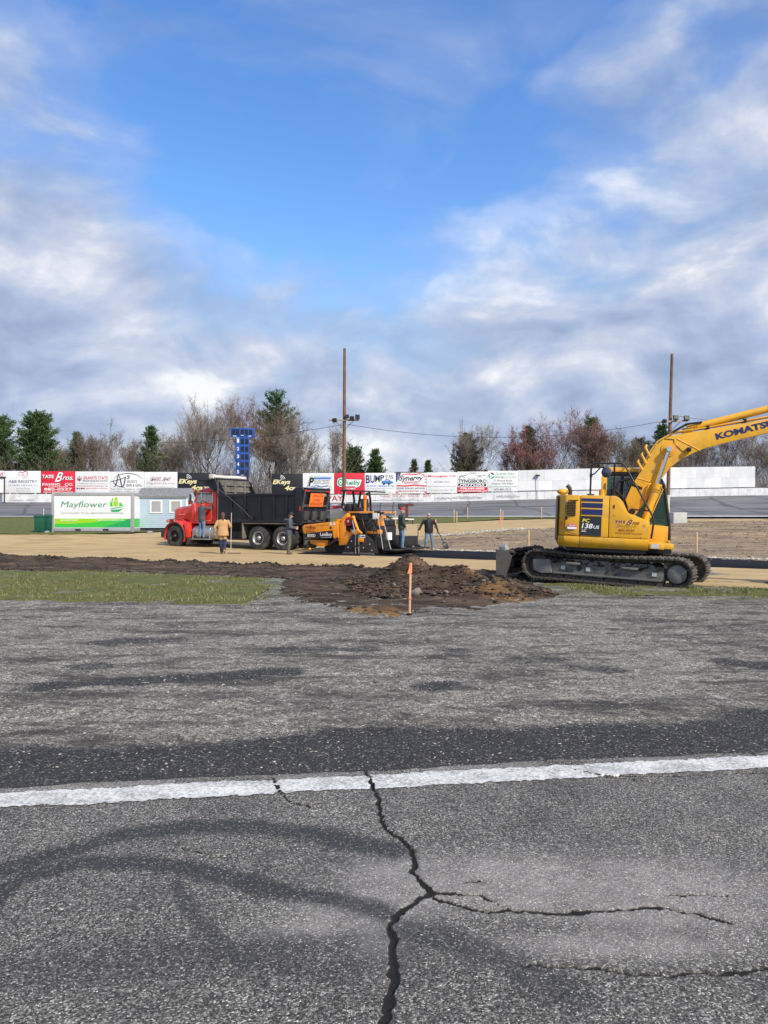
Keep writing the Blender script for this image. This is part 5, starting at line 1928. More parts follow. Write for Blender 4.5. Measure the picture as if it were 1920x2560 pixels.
pine_tree('white_pine', 'tall dense dark green pine at the left end of the tree line, behind another pine', -5, 104, 1046, 150, 1, shape=0.42, full=1.2, base=0.05)
pine_tree('white_pine', 'broad dense dark green pine with a rounded top behind the paving billboard', 95, 100, 1039, 125, 2, shape=0.38, full=1.35, base=0.04, dens=1.15)
pine_tree('white_pine', 'small ragged pine beside the broad dense pine', 192, 108, 1084, 62, 3, shape=0.7, base=0.1)
pine_tree('white_pine', 'slender layered pine between bare trees behind the diagnostic services board', 378, 101, 1064, 78, 4, shape=0.62, full=0.85, base=0.12)
bare_tree('bare_tree', 'short brown bushy tree between two pines', 235, 106, 1090, 80, 5, TWIGB, bud=BUDT, nbud=1250, trunks=3)
bare_tree('bare_tree', 'pale thin bare tree behind the gun range billboard', 300, 104, 1064, 118, 6, TWIG, bud=BUDT, nbud=350, trunks=2)
bare_tree('bare_tree', 'short twiggy brown tree close beside the broad dense pine', 158, 110, 1098, 100, 41, TWIGB, BARKD, trunks=4, bud=BUDG, nbud=1500)
bare_tree('bare_tree', 'grey twiggy tree between the layered pine and the wide bare tree', 428, 106, 1092, 95, 42, TWIG, BARKD, trunks=4, bud=BUDT, nbud=500)
bare_tree('bare_tree', 'low dark brown bare tree before the layered pine', 350, 107, 1098, 70, 36, TWIGB, trunks=2)
bare_tree('bare_tree', 'wide grey bare tree with many upright limbs left of the scoreboard', 505, 98, 1008, 170, 7, TWIG, trunks=4, up=0.66, lev=4)
bare_tree('bare_tree', 'reddish budding bare tree right behind the scoreboard', 622, 101, 1004, 110, 8, TWIGR, bud=BUDT, nbud=1600, trunks=2)
pine_tree('white_pine', 'tall flat topped pine rising above bare trees by the scoreboard', 690, 105, 985, 125, 9, shape=0.42, full=1.0, base=0.40)
bare_tree('bare_tree', 'dense brown budding tree in front of the flat topped pine', 690, 100, 1022, 130, 10, TWIGB, bud=BUDT, nbud=3250, trunks=3)
bare_tree('bare_tree', 'grey bare tree with pale leaning trunk beside the vertical light pole', 735, 97, 1060, 110, 11, TWIG, trunks=3)
bare_tree('bare_tree', 'small crooked bare tree leaning towards the vertical light pole', 822, 97, 1062, 80, 12, TWIG, trunks=1, up=0.5)
pine_tree('white_pine', 'round dark green pine behind the auto parts billboard', 880, 112, 1124, 92, 13, shape=0.42, base=0.1, full=1.2)
pine_tree('white_pine', 'dark green pine with drooping side boughs behind the auto service board', 938, 110, 1128, 66, 14, shape=0.6, base=0.1)
pine_tree('white_pine', 'small pale far pine, the shorter of a pair', 1035, 150, 1153, 34, 15, NEEDD, shape=0.6)
pine_tree('white_pine', 'small far pine with ragged top, the taller of a pair', 1070, 150, 1151, 36, 16, shape=0.6)
pine_tree('spruce_tree', 'dull green rounded evergreen mixed with bare branches behind the car dealer board', 1168, 101, 1092, 100, 17, NEEDD, shape=0.5, base=0.05, dens=1.0)
bare_tree('bare_tree', 'thin pale bare tree growing through the rounded evergreen', 1185, 100, 1066, 118, 18, TWIG, bud=BUDR, nbud=250, trunks=2)
bare_tree('maple_tree', 'spreading red budding maple with open airy top', 1395, 103, 1024, 190, 19, TWIGR, BARK, trunks=2, bud=BUDR, nbud=1900, bud_sz=0.15)
bare_tree('maple_tree', 'low dark red budding maple behind the salvage billboard', 1318, 99, 1066, 140, 20, TWIGR, BARKD, trunks=3, bud=BUDR, nbud=4500, bud_sz=0.16)
pine_tree('spruce_tree', 'dark evergreen half hidden in the dark red maple', 1322, 103, 1070, 95, 21, NEEDD, shape=0.55, base=0.05)
bare_tree('maple_tree', 'rust brown budding maple with green top beside the airy red maple', 1480, 101, 1052, 120, 22, TWIGR, BARKD, trunks=3, bud=BUDT, nbud=3000, bud_sz=0.15)
pine_tree('white_pine', 'green pine top showing above the rust brown maple', 1478, 107, 1045, 80, 23, shape=0.5, base=0.45)
bare_tree('bare_tree', 'olive brown bushy tree behind the plain white fence', 1565, 102, 1082, 110, 24, TWIGB, BARKD, trunks=3, bud=BUDG, nbud=3250)
pine_tree('white_pine', 'dull grey green pine behind the plain white fence', 1600, 108, 1098, 80, 25, NEEDD, shape=0.5, base=0.08)
pine_tree('white_pine', 'dark pine showing above the bend of the excavator boom', 1655, 106, 1064, 66, 26, shape=0.5, base=0.3)
bare_tree('bare_tree', 'grey brown bare tree under the excavator boom', 1740, 103, 1092, 150, 27, TWIGB, BARKD, trunks=4, bud=BUDG, nbud=1250)
bare_tree('bare_tree', 'tall grey bare tree behind the end of the white fence', 1860, 101, 1046, 150, 28, TWIG, BARKD, trunks=3)
bare_tree('bare_tree', 'brown bare tree beyond the end of the white fence', 1945, 99, 1085, 130, 29, TWIGB, BARKD, trunks=3, bud=BUDT, nbud=900)
bare_tree('bare_tree', 'dim brown bare tree between olive tree and leaning pole', 1635, 110, 1098, 110, 31, TWIGB, BARKD, trunks=4, bud=BUDG, nbud=1250)
brush('undergrowth', '', [(-60, 470, 93, 112, 1104, 1160), (430, 860, 92, 110, 1095, 1165), (1090, 1300, 94, 110, 1140, 1175), (1290, 1660, 93, 112, 1105, 1160), (1640, 2050, 93, 115, 1100, 1160), (840, 1100, 120, 150, 1166, 1178)], 51, TWIGB, [900, 760, 200, 700, 800, 240])
brush('thicket', '', [(-60, 430, 100, 118, 1120, 1165), (440, 830, 96, 116, 1090, 1160), (1270, 1640, 98, 118, 1110, 1160), (1640, 2050, 98, 120, 1095, 1150)], 52, TWIG, [330, 420, 330, 420])

# ------------------------------------------------------------------ red dump truck with black body
TRED = pmat('truck_red', (0.74, 0.030, 0.018), 0.30, var=0.06, scale=2, coat=0.6, dirt=(0.35, 0.20, 0.14), damt=0.12)
TBLK = pmat('body_black', (0.006, 0.008, 0.016), 0.42, var=0.3, scale=3, dirt=(0.05, 0.046, 0.042), damt=0.22, dscale=2)
CHAS = pmat('chassis_black', (0.012, 0.012, 0.013), 0.6, var=0.3, dirt=(0.10, 0.085, 0.065), damt=0.5)
RUBB = pmat('tyre_rubber', (0.030, 0.031, 0.033), 0.8, var=0.2, scale=8, dirt=(0.15, 0.14, 0.12), damt=0.75, dscale=2.5, bump=0.3)
ALU = pmat('aluminium', (0.50, 0.50, 0.49), 0.35, 0.8, var=0.15, dirt=(0.30, 0.27, 0.23), damt=0.6, dscale=3)
RIMG = pmat('rim_grey', (0.42, 0.43, 0.44), 0.4, 0.5, var=0.15, dirt=(0.2, 0.18, 0.15), damt=0.5)
RIMB = pmat('rim_black', (0.015, 0.015, 0.016), 0.45, 0.3, var=0.3, dirt=(0.12, 0.10, 0.08), damt=0.4)
CHRM = pmat('chrome', (0.75, 0.76, 0.77), 0.15, 1.0, var=0.05)
PIPE = pmat('trim_pale', (0.75, 0.55, 0.50), 0.4)
AMB = pmat('amber_lens', (0.75, 0.28, 0.02), 0.25, var=0.1)
REDL = pmat('red_lens', (0.65, 0.03, 0.02), 0.25, var=0.1)
GLS = glass('cab_glass', (0.10, 0.14, 0.15), 0.04, 0.35)
SEATM = pmat('seat_dark', (0.02, 0.02, 0.022), 0.8)
ORSG = pmat('sign_orange', (0.90, 0.20, 0.03), 0.5, var=0.06, scale=4)
DUST = pmat('bed_steel_dusty', (0.16, 0.145, 0.125), 0.8, var=0.4, scale=2, dirt=(0.045, 0.04, 0.035), damt=0.7, dscale=2.5)
TARP = pmat('tarp_roll', (0.62, 0.60, 0.55), 0.7, var=0.12, scale=4, bump=0.4)

TRX = -5.26
TRY = 36.56
tr = thing('dump_truck', 'red conventional dump truck with black dump body backed up to the paver', 'dump truck', (TRX, TRY, -0.10), R(180 - 28))


def wheel(parent, x, y0, y1, r, rim_mat, hub_mat, rimr, side=1, deep=0.12, nm='wheel'):
    """tyre of radius r between y0 (inner) and y1 (outer face) with rim and hub on the outer face"""
    w = y1 - y0
    prof = [(rimr, 0.0), (r * 0.82, 0.0), (r * 0.95, 0.03 * abs(w) / w), (r, 0.12 * w), (r, 0.88 * w), (r * 0.95, w - 0.03 * abs(w) / w), (r * 0.82, w), (rimr, w - 0.01 * abs(w) / w), (rimr * 0.96, w * 0.5), (rimr, 0.0)]
    t_ = MB()
    t_.lathe(prof[:-1], (x, y0, r), 'y', 40, cap=False)
    k = 44
    for i in range(k):   # tread blocks
        a = 2 * math.pi * i / k
        for s0, s1 in ((0.14, 0.46), (0.54, 0.86)):
            p = Vector((x + (r + 0.004) * math.cos(a + (0.07 if s0 > 0.3 else 0)), 0, r + (r + 0.004) * math.sin(a + (0.07 if s0 > 0.3 else 0))))
            t_.bar((p.x, y0 + s0 * w, p.z), (p.x, y0 + s1 * w, p.z), 0.055, 0.022, up=(p.x - x, 0, p.z - r))
    o = t_.build(nm, RUBB, parent, smooth=40)
    rm = MB()
    sg = 1 if w > 0 else -1
    rm.lathe([(rimr * 1.0, w - 0.015 * sg), (rimr * 0.94, w - 0.006 * sg), (rimr * 0.88, w - 0.03 * sg), (rimr * 0.78, w - deep * sg), (rimr * 0.74, w - deep * sg)], (x, y0, r), 'y', 32, cap=False)
    ro_ = rm.build('rim', rim_mat, o, smooth=40)
    dk = MB()
    dk.lathe([(rimr * 0.80, w - (deep + 0.005) * sg), (rimr * 0.45, w - (deep - 0.03) * sg), (0.02, w - (deep - 0.04) * sg)], (x, y0, r), 'y', 28, cap=False)
    dk.build('wheel_disc', RIMB, o, smooth=40)
    hb = MB()
    hb.lathe([(rimr * 0.40, w - deep * sg), (rimr * 0.36, w - (deep - 0.10) * sg), (rimr * 0.22, w - (deep - 0.15) * sg), (0.01, w - (deep - 0.16) * sg)], (x, y0, r), 'y', 20)
    for i in range(10):
        a = 2 * math.pi * i / 10
        hb.cyl((x + rimr * 0.58 * math.cos(a), y0 + w - (deep - 0.03) * sg, r + rimr * 0.58 * math.sin(a)), (x + rimr * 0.58 * math.cos(a), y0 + w - (deep - 0.075) * sg, r + rimr * 0.58 * math.sin(a)), 0.018, n=6)
    hb.build('hub', hub_mat, o, smooth=40)
    return o


for s_ in (1, -1):
    wheel(tr, 5.10, s_ * 0.80, s_ * 1.20, 0.555, RIMB, RIMB, 0.30, s_, 0.10)
    for xa in (0.0, -1.37):
        wheel(tr, xa, s_ * 0.93, s_ * 1.20, 0.545, RIMG, ALU, 0.31, s_, 0.16)
        wheel(tr, xa, s_ * 0.60, s_ * 0.87, 0.545, RIMB, RIMB, 0.31, s_, 0.1)
for y in (-0.42, 0.42):
    MB().box(-2.3, 5.6, y - 0.045, y + 0.045, 0.80, 1.06).build('frame_rail', CHAS, tr)
for x in (0.0, -1.37, 5.1):
    MB().cyl((x, -0.85, 0.55), (x, 0.85, 0.55), 0.10, n=12).build('axle', CHAS, tr)
for x in (0.0, -1.37):
    MB().ball((x, 0, 0.55), (0.24, 0.22, 0.26)).build('differential', CHAS, tr)
MB().cyl((0.3, 0, 0.62), (3.6, 0, 0.85), 0.06).build('drive_shaft', CHAS, tr)
MB().box(3.2, 5.2, -0.36, 0.36, 0.55, 1.15).build('engine_block', CHAS, tr, bevel=0.04)
MB().box(1.1, 2.3, -1.0, -0.5, 0.45, 0.95).build('battery_box', CHAS, tr, bevel=0.02)
MB().box(1.0, 2.1, 0.48, 0.85, 0.42, 0.85).build('air_tank', CHAS, tr, bevel=0.06)
# hood, grille, fenders
mb = MB()
rings = []
for x, hw, zb, zt in ((5.70, 0.52, 1.25, 1.93), (5.5, 0.54, 1.22, 1.99), (4.9, 0.58, 1.2, 2.05), (4.32, 0.66, 1.2, 2.11)):
    rings.append([(x, -hw, zb), (x, hw, zb), (x, hw, zt - 0.10), (x, hw - 0.10, zt), (x, -hw + 0.10, zt), (x, -hw, zt - 0.10)])
mb.loft(rings)
hood = mb.build('hood', TRED, tr, bevel=0.02)
MB().box(5.0, 5.35, 0.575, 0.585, 1.62, 1.64).build('hood_trim', PIPE, hood)
MB().tube([(4.36, 0.665, 1.28), (4.36, 0.655, 2.0), (5.0, 0.585, 1.95), (5.6, 0.545, 1.88)], 0.008, 5).build('hood_trim', PIPE, hood)
MB().ball((5.14, 0.575, 1.76), (0.085, 0.012, 0.045)).build('emblem', SRED, hood)
text('10', pmat('number_cream', (0.72, 0.62, 0.50), 0.5), hood, (4.68, 0.605, 1.72), (-1, -0.07, 0), (0, 0, 1), 0.13, 0.11, bold=0.02, lift=0.012)
MB().box(5.705, 5.78, -0.50, 0.50, 1.10, 1.90).build('grille', CHRM, tr, bevel=0.03)
for i in range(11):
    MB().box(5.782, 5.79, -0.44 + i * 0.085, -0.40 + i * 0.085, 1.16, 1.84).build('grille_bar', CHAS, tr)
MB().box(5.80, 6.0, -1.2, 1.2, 0.48, 0.80).build('bumper', CHAS, tr, bevel=0.04)
for s_ in (1, -1):
    mb = MB()
    rings = []
    n = 16
    for i in range(n + 1):
        a = R(196 - i * (196 + 22) / n)
        cx_, cz_ = 5.10 + 0.70 * math.cos(a + math.pi) * -1, 0.58 + 0.72 * math.sin(a)
        co, si = math.cos(a), math.sin(a)
        x_, z_ = 5.10 - 0.68 * co, 0.60 + 0.70 * si
        wi = 0.52 + 0.14 * max(0, si)
        x2, z2_ = 5.10 - 0.64 * co, 0.60 + 0.655 * si
        rings.append([(x_, s_ * wi, z_ + 0.10 * max(0, si)), (x_, s_ * 1.12, z_), (x_, s_ * 1.22, z_ - 0.04), (x2, s_ * 1.22, z2_ - 0.05), (x2, s_ * wi, z2_)])
    mb.loft(rings)
    fo = mb.build('fender', TRED, tr, smooth=50)
    mb = MB()
    mb.tube([(5.10 - 0.655 * math.cos(R(a)), s_ * 1.225, 0.58 + 0.675 * math.sin(R(a))) for a in range(-14, 200, 12)], 0.035, 6)
    mb.build('fender_flare', RUBB, fo)
    mb = MB()   # rear skirt of the fender running down to the step
    mb.prism([(4.50, 1.28), (4.20, 1.22), (4.06, 0.52), (4.38, 0.50), (4.42, 0.75)], s_ * 0.62, s_ * 1.20, 'y')
    mb.build('fender_skirt', TRED, tr, bevel=0.03)
    MB().box(3.98, 4.30, s_ * 0.80, s_ * 1.18, 0.24, 0.50).build('mud_flap', RUBB, tr, bevel=0.01)
    MB().box(5.62, 5.80, s_ * 0.66, s_ * 0.98, 1.22, 1.42).build('headlight', CHRM, tr, bevel=0.04)
    MB().ball((5.66, s_ * 1.10, 1.31), (0.06, 0.05, 0.05)).build('turn_signal', REDL, tr)
# cab: lower body, pillars, roof, panes
CW = 0.96
MB().box(2.60, 4.30, -CW, CW, 1.18, 1.30).build('cab_sill', TRED, tr, bevel=0.02)
mb = MB()
mb.box(4.22, 4.32, -CW + 0.1, CW - 0.1, 1.305, 2.14)
mb.build('firewall', TRED, tr, bevel=0.02)
MB().box(2.60, 2.66, -CW + 0.03, CW - 0.03, 1.305, 2.85).build('cab_back', TRED, tr, bevel=0.01)
MB().box(2.592, 2.60, -0.45, 0.45, 2.25, 2.7).build('rear_window', GLS, tr)
mb = MB()
rings = []
for x, z, hw in ((2.58, 2.80, CW - 0.02), (2.62, 2.90, CW - 0.08), (3.2, 2.96, CW - 0.12), (3.60, 2.93, CW - 0.10), (3.86, 2.80, CW - 0.04)):
    rings.append([(x, -hw, 2.70), (x, hw, 2.70), (x, hw, z - 0.07), (x, hw - 0.15, z), (x, -hw + 0.15, z), (x, -hw, z - 0.07)])
mb.loft(rings)
MBr = mb.build('cab_roof', TRED, tr, bevel=0.02)
for s_ in (1, -1):
    d_ = MB().box(2.90, 4.02, s_ * (CW - 0.05), s_ * CW, 1.305, 2.20).build('door', TRED, tr, bevel=0.012)
    MB().box(2.665, 2.885, s_ * (CW - 0.05), s_ * (CW - 0.002), 1.305, 2.70).build('cab_corner', TRED, tr, bevel=0.015)
    MB().box(4.03, 4.21, s_ * (CW - 0.05), s_ * (CW - 0.004), 1.305, 2.16).build('cowl', TRED, tr, bevel=0.015)
    MB().bar((4.05, s_ * (CW - 0.03), 2.19), (3.82, s_ * (CW - 0.03), 2.72), 0.05, 0.07).build('windscreen_pillar', TRED, tr)
    MB().bar((3.52, s_ * (CW - 0.02), 2.20), (3.60, s_ * (CW - 0.02), 2.70), 0.03, 0.04).build('vent_post', CHRM, tr)
    pn = MB().prism([(2.89, 2.205), (4.02, 2.205), (3.80, 2.70), (2.89, 2.70)], s_ * (CW - 0.030), s_ * (CW - 0.022), 'y').build('window', GLS, tr)
    MB().tube([(2.89, s_ * CW, 2.21), (2.89, s_ * CW, 2.69), (3.80, s_ * CW, 2.70), (4.0, s_ * CW, 2.215), (2.89, s_ * CW, 2.21)], 0.016, 5).build('frame', CHRM, pn)
    MB().tube([(2.93, s_ * (CW + 0.003), 2.19), (2.93, s_ * (CW + 0.003), 1.45), (3.05, s_ * (CW + 0.003), 1.33), (3.95, s_ * (CW + 0.003), 1.33), (4.0, s_ * (CW + 0.003), 2.19)], 0.009, 5).build('door_trim', PIPE, d_)
    MB().bar((3.0, s_ * (CW + 0.03), 1.98), (3.14, s_ * (CW + 0.03), 1.98), 0.03).build('handle', CHRM, d_)
    mi = MB().box(4.02, 4.10, s_ * 1.16, s_ * 1.34, 2.12, 2.62).build('mirror', CHRM, tr, bevel=0.02)
    MB().tube([(4.05, s_ * CW, 2.7), (4.06, s_ * 1.25, 2.68), (4.06, s_ * 1.25, 2.06), (4.05, s_ * CW, 2.0)], 0.012, 5).build('mirror_arm', CHRM, mi)
    MB().box(4.18, 4.42, s_ * 0.67, s_ * 0.93, 1.80, 2.05).build('air_cleaner_box', TRED, tr, bevel=0.02)
ws = MB()
ws.prism([(4.06, 2.165), (4.075, 2.165), (3.845, 2.715), (3.83, 2.715)], -CW + 0.08, CW - 0.08, 'y')
ws.build('windscreen', GLS, tr)
MB().bar((4.2, -0.9, 2.80), (4.2, 0.9, 2.80), 0.30, 0.03, up=(0.3, 0, 1)).build('sun_visor', CHRM, tr)
for i in range(5):
    MB().ball((3.75, -0.6 + i * 0.3, 2.93), (0.08, 0.05, 0.045)).build('roof_marker', AMB, tr)
MB().ball((4.28, 0.62, 2.80), (0.10, 0.10, 0.09)).build('beacon', AMB, tr)
MB().box(2.9, 3.45, -0.15, 0.35, 2.97, 3.05).build('light_bar', CHRM, tr, bevel=0.02)
MB().cyl((2.95, 0.1, 3.05), (3.3, 0.1, 3.10), 0.05).build('air_horn', NAVY, tr)
MB().box(2.75, 3.2, -0.7, 0.7, 1.32, 2.15).build('seat', SEATM, tr, bevel=0.05)
MB().lathe([(0.20, 0.0), (0.22, 0.015), (0.20, 0.03)], (3.75, 0.45, 2.05), 'x', 18).build('steering_wheel', SEATM, tr)
# fuel tanks with steps, exhaust
for s_ in (1, -1):
    MB().lathe([(0.02, 2.50), (0.26, 2.51), (0.32, 2.54), (0.33, 2.60), (0.33, 3.92), (0.30, 3.96), (0.02, 3.97)], (0, s_ * 0.88, 0.77), 'x', 28).build('fuel_tank', ALU, tr, smooth=40)
    for x in (2.86, 3.62):
        MB().lathe([(0.335, x), (0.342, x + 0.01), (0.342, x + 0.06), (0.335, x + 0.07)], (0, s_ * 0.88, 0.77), 'x', 28).build('tank_strap', CHRM, tr, smooth=40)
    MB().box(2.80, 3.97, s_ * 0.95, s_ * 1.26, 0.42, 0.47).build('step_plate', ALU, tr, bevel=0.01)
    MB().box(2.80, 3.97, s_ * 1.0, s_ * 1.20, 0.86, 0.90).build('step_plate', ALU, tr, bevel=0.01)
    for x in (2.85, 3.9):
        MB().bar((x, s_ * 1.22, 0.47), (x, s_ * 1.18, 0.86), 0.04).build('step_bracket', ALU, tr)
    MB().cyl((2.45, s_ * 0.78, 1.1), (2.45, s_ * 0.78, 2.55), 0.06, n=14).build('exhaust_stack', CHRM, tr)
# dump body
BX0, BX1 = -2.10, 2.34
for s_ in (1, -1):
    sd_ = MB().box(BX0, BX1, s_ * 1.15, s_ * 1.19, 1.38, 2.50).build('body_side', TBLK, tr)
    MB().box(BX0, BX1, s_ * 1.13, s_ * 1.235, 2.505, 2.60).build('top_rail', TBLK, tr, bevel=0.01)
    MB().box(BX0, BX1, s_ * 1.13, s_ * 1.235, 1.26, 1.375).build('bottom_rail', TBLK, tr, bevel=0.01)
    for x in (-1.62, -0.92, -0.12, 0.72, 1.55):
        MB().prism([(x - 0.07, 1.38), (x + 0.07, 1.38), (x + 0.05, 2.50), (x - 0.05, 2.50)], s_ * 1.192, s_ * 1.235, 'y').build('side_rib', TBLK, tr, bevel=0.008)
    MB().box(BX0 - 0.30, BX0 - 0.02, s_ * 1.08, s_ * 1.25, 1.15, 2.86).build('rear_post', TBLK, tr, bevel=0.015)
    MB().box(BX0 - 0.305, BX0 - 0.24, s_ * 1.252, s_ * 1.258, 1.82, 2.0).build('reflector', REDL, tr)
    MB().prism([(BX0, 2.60), (BX0 + 0.35, 2.60), (BX0, 2.85)], s_ * 1.14, s_ * 1.2, 'y').build('post_gusset', TBLK, tr)
    # mudguard plates and rear flaps
    MB().box(0.84, 0.92, s_ * 0.55, s_ * 1.22, 0.50, 1.25).build('mudguard', DUST, tr, bevel=0.015)
    MB().box(-2.12, 0.84, s_ * 0.58, s_ * 1.24, 1.20, 1.24).build('fender_plate', DUST, tr)
    MB().box(-2.56, -2.53, s_ * 0.60, s_ * 1.20, 0.30, 0.92).build('mud_flap', RUBB, tr)
    MB().box(-2.52, -2.44, s_ * 0.80, s_ * 0.95, 0.98, 1.06).build('tail_light', REDL, tr)
MB().box(BX0, BX1, -1.14, 1.14, 1.22, 1.32).build('body_floor', TBLK, tr)
MB().box(-2.3, 2.3, -0.5, 0.5, 1.07, 1.21).build('hoist_frame', CHAS, tr)
bh = MB().box(BX1 - 0.02, BX1 + 0.06, -1.19, 1.19, 1.33, 3.28).build('bulkhead', DUST, tr)
for y in (-0.75, 0.0, 0.75):
    MB().box(BX1 - 0.07, BX1 - 0.022, y - 0.07, y + 0.07, 1.4, 3.2).build('bulkhead_rib', DUST, bh)
for z in (2.72, 3.02):
    MB().box(BX1 - 0.08, BX1 - 0.022, -1.15, 1.15, z, z + 0.10).build('bulkhead_rib', DUST, bh)
mb = MB()
mb.prism([(BX1 + 0.061, 3.20), (BX1 + 0.061, 3.30), (3.55, 3.34), (3.60, 3.24), (3.5, 3.22)], -1.18, 1.18, 'y')
mb.build('cab_shield', TBLK, tr, bevel=0.015)
for s_ in (1, -1):
    MB().prism([(BX1 + 0.062, 3.19), (3.3, 3.22), (BX1 + 0.3, 2.75), (BX1 + 0.062, 2.70)], s_ * 1.15, s_ * 1.18, 'y').build('shield_gusset', TBLK, tr)
    MB().prism([(BX1 - 0.03, 3.27), (BX1 - 0.03, 2.60), (BX1 - 0.42, 2.60)], s_ * 1.15, s_ * 1.19, 'y').build('bulkhead_gusset', TBLK, tr)
tp = MB()
tp.tube([(2.62, -1.2, 3.44), (2.62, -0.5, 3.45), (2.62, 0.4, 3.43), (2.62, 1.28, 3.44)], [0.075, 0.09, 0.085, 0.08], 12)
tp.build('tarp_roll', TARP, tr)
MB().box(2.45, 2.80, -1.16, 1.16, 3.31, 3.36).build('tarp_housing', TBLK, tr)
MB().box(2.5, 2.78, 1.19, 1.36, 3.35, 3.55).build('tarp_motor', TARP, tr, bevel=0.03)
for s_ in (1, -1):
    MB().tube([(0.30, s_ * 1.27, 1.46), (1.0, s_ * 1.275, 2.02), (2.25, s_ * 1.28, 2.85), (2.50, s_ * 1.28, 3.42)], 0.017, 6).build('tarp_arm', pmat('arm_dull', (0.10, 0.10, 0.105), 0.5, 0.5), tr)
    MB().box(0.22, 0.38, s_ * 1.237, s_ * 1.29, 1.38, 1.54).build('tarp_arm_pivot', CHAS, tr, bevel=0.02)
# tailgate, hinged at the top and swung out a little at the bottom
tg = MB()
TM = Matrix.Translation((-2.44, 0, 2.78)) @ Matrix.Rotation(R(-11), 4, 'Y')
tg.M = TM
tg.box(-0.03, 0.03, -1.06, 1.06, -1.52, 0.0)
tgo = tg.build('tailgate', TBLK, tr)


def tgp(nm, x0, x1, y0, y1, z0, z1, mat, bev=0.01):
    m_ = MB()
    m_.M = TM
    m_.box(x0, x1, y0, y1, z0, z1)
    return m_.build(nm, mat, tgo, bevel=bev)


GATEG = pmat('gate_grey', (0.055, 0.056, 0.058), 0.55, var=0.3, dirt=(0.16, 0.15, 0.14), damt=0.5)
tgp('gate_rail', -0.10, -0.032, -1.06, 1.06, -0.10, 0.0, GATEG)
tgp('gate_rail', -0.10, -0.032, -1.06, 1.06, -0.80, -0.70, GATEG)
tgp('gate_rail', -0.10, -0.032, -1.06, 1.06, -1.52, -1.42, GATEG)
for y in (-1.06, 0.98):
    tgp('gate_stile', -0.105, -0.03, y, y + 0.08, -1.415, -0.105, GATEG)
tgp('gate_reflector', -0.108, -0.10, 0.72, 1.05, -0.09, -0.02, REDL, 0)
tgp('gate_reflector', -0.108, -0.10, -1.05, -0.72, -0.09, -0.02, REDL, 0)
for y in (-0.68, 0.0, 0.68):
    ch = tgp('chute_gate', -0.16, -0.032, y - 0.19, y + 0.19, -1.40, -0.98, GATEG, 0.02)
    m_ = MB()
    m_.M = TM
    m_.tube([(-0.18, y - 0.17, -0.92), (-0.24, y - 0.14, -1.15), (-0.20, y - 0.05, -1.36)], 0.016, 6)
    m_.build('chute_lever', CHAS, tgo)
    m_ = MB()
    m_.M = TM
    m_.bar((-0.18, y - 0.2, -0.90), (-0.18, y + 0.2, -0.90), 0.04)
    m_.build('chute_bar', CHAS, tgo)
tgp('tailgate_top_arm', -0.12, 0.14, -1.0, 1.0, 0.005, 0.06, TBLK)
sg_ = tgp('orange_sign', -0.125, -0.112, -0.56, 0.60, -0.78, -0.16, ORSG, 0.004)
for i, (w_, wd) in enumerate((('CONSTRUCTION', 0.92), ('VEHICLE', 0.55), ('DO NOT FOLLOW', 0.98))):
    c_ = TM @ Vector((-0.126, 0.02 + wd / 2, -0.33 - i * 0.185))
    r_ = (TM.to_3x3() @ Vector((0, -1, 0)))
    u_ = (TM.to_3x3() @ Vector((0, 0, 1)))
    text(w_, pmat('sign_brown_ink', (0.38, 0.05, 0.01), 0.6), tgo, c_, r_, u_, wd, 0.115, bold=0.0, lift=0.004)
c_ = TM @ Vector((-0.034, -0.72, -0.30))
text('10', pmat('number_cream', (0.72, 0.62, 0.50), 0.5), tgo, c_, (0, -1, 0), (TM.to_3x3() @ Vector((0, 0, 1))), 0.13, 0.13, bold=0.02)

# ------------------------------------------------------------------ asphalt paver
ORG = pmat('paver_orange', (0.86, 0.30, 0.012), 0.36, var=0.07, scale=2, coat=0.3, dirt=(0.28, 0.12, 0.02), damt=0.4, dscale=2)
PBLK = pmat('paver_black', (0.012, 0.012, 0.014), 0.5, var=0.3, dirt=(0.06, 0.055, 0.05), damt=0.5)
CREAM = pmat('hood_cream', (0.72, 0.68, 0.55), 0.45, var=0.05, dirt=(0.4, 0.35, 0.25), damt=0.25)
REEL = pmat('reel_red', (0.35, 0.012, 0.02), 0.4, var=0.15)
HOSE = pmat('hose_black', (0.010, 0.010, 0.011), 0.5)
INK = pmat('decal_maroon', (0.20, 0.015, 0.015), 0.5)
PV = Vector((-3.49, 33.0, -0.10))
pv = thing('asphalt_paver', 'orange asphalt paver with black canopy laying the new lane', 'paver', PV, R(180 - 31))
PR, PU = (-1, 0, 0), (0, 0, 1)


def pbox(nm, x0, x1, y0, y1, z0, z1, mat=ORG, bev=0.012, parent=None):
    return MB().box(min(x0, x1), max(x0, x1), min(y0, y1), max(y0, y1), z0, z1).build(nm, mat, parent or pv, bevel=bev)


def pplate(nm, pts, y0, y1, mat=ORG, bev=0.01, parent=None):
    return MB().prism(pts, y0, y1, 'y').build(nm, mat, parent or pv, bevel=bev)


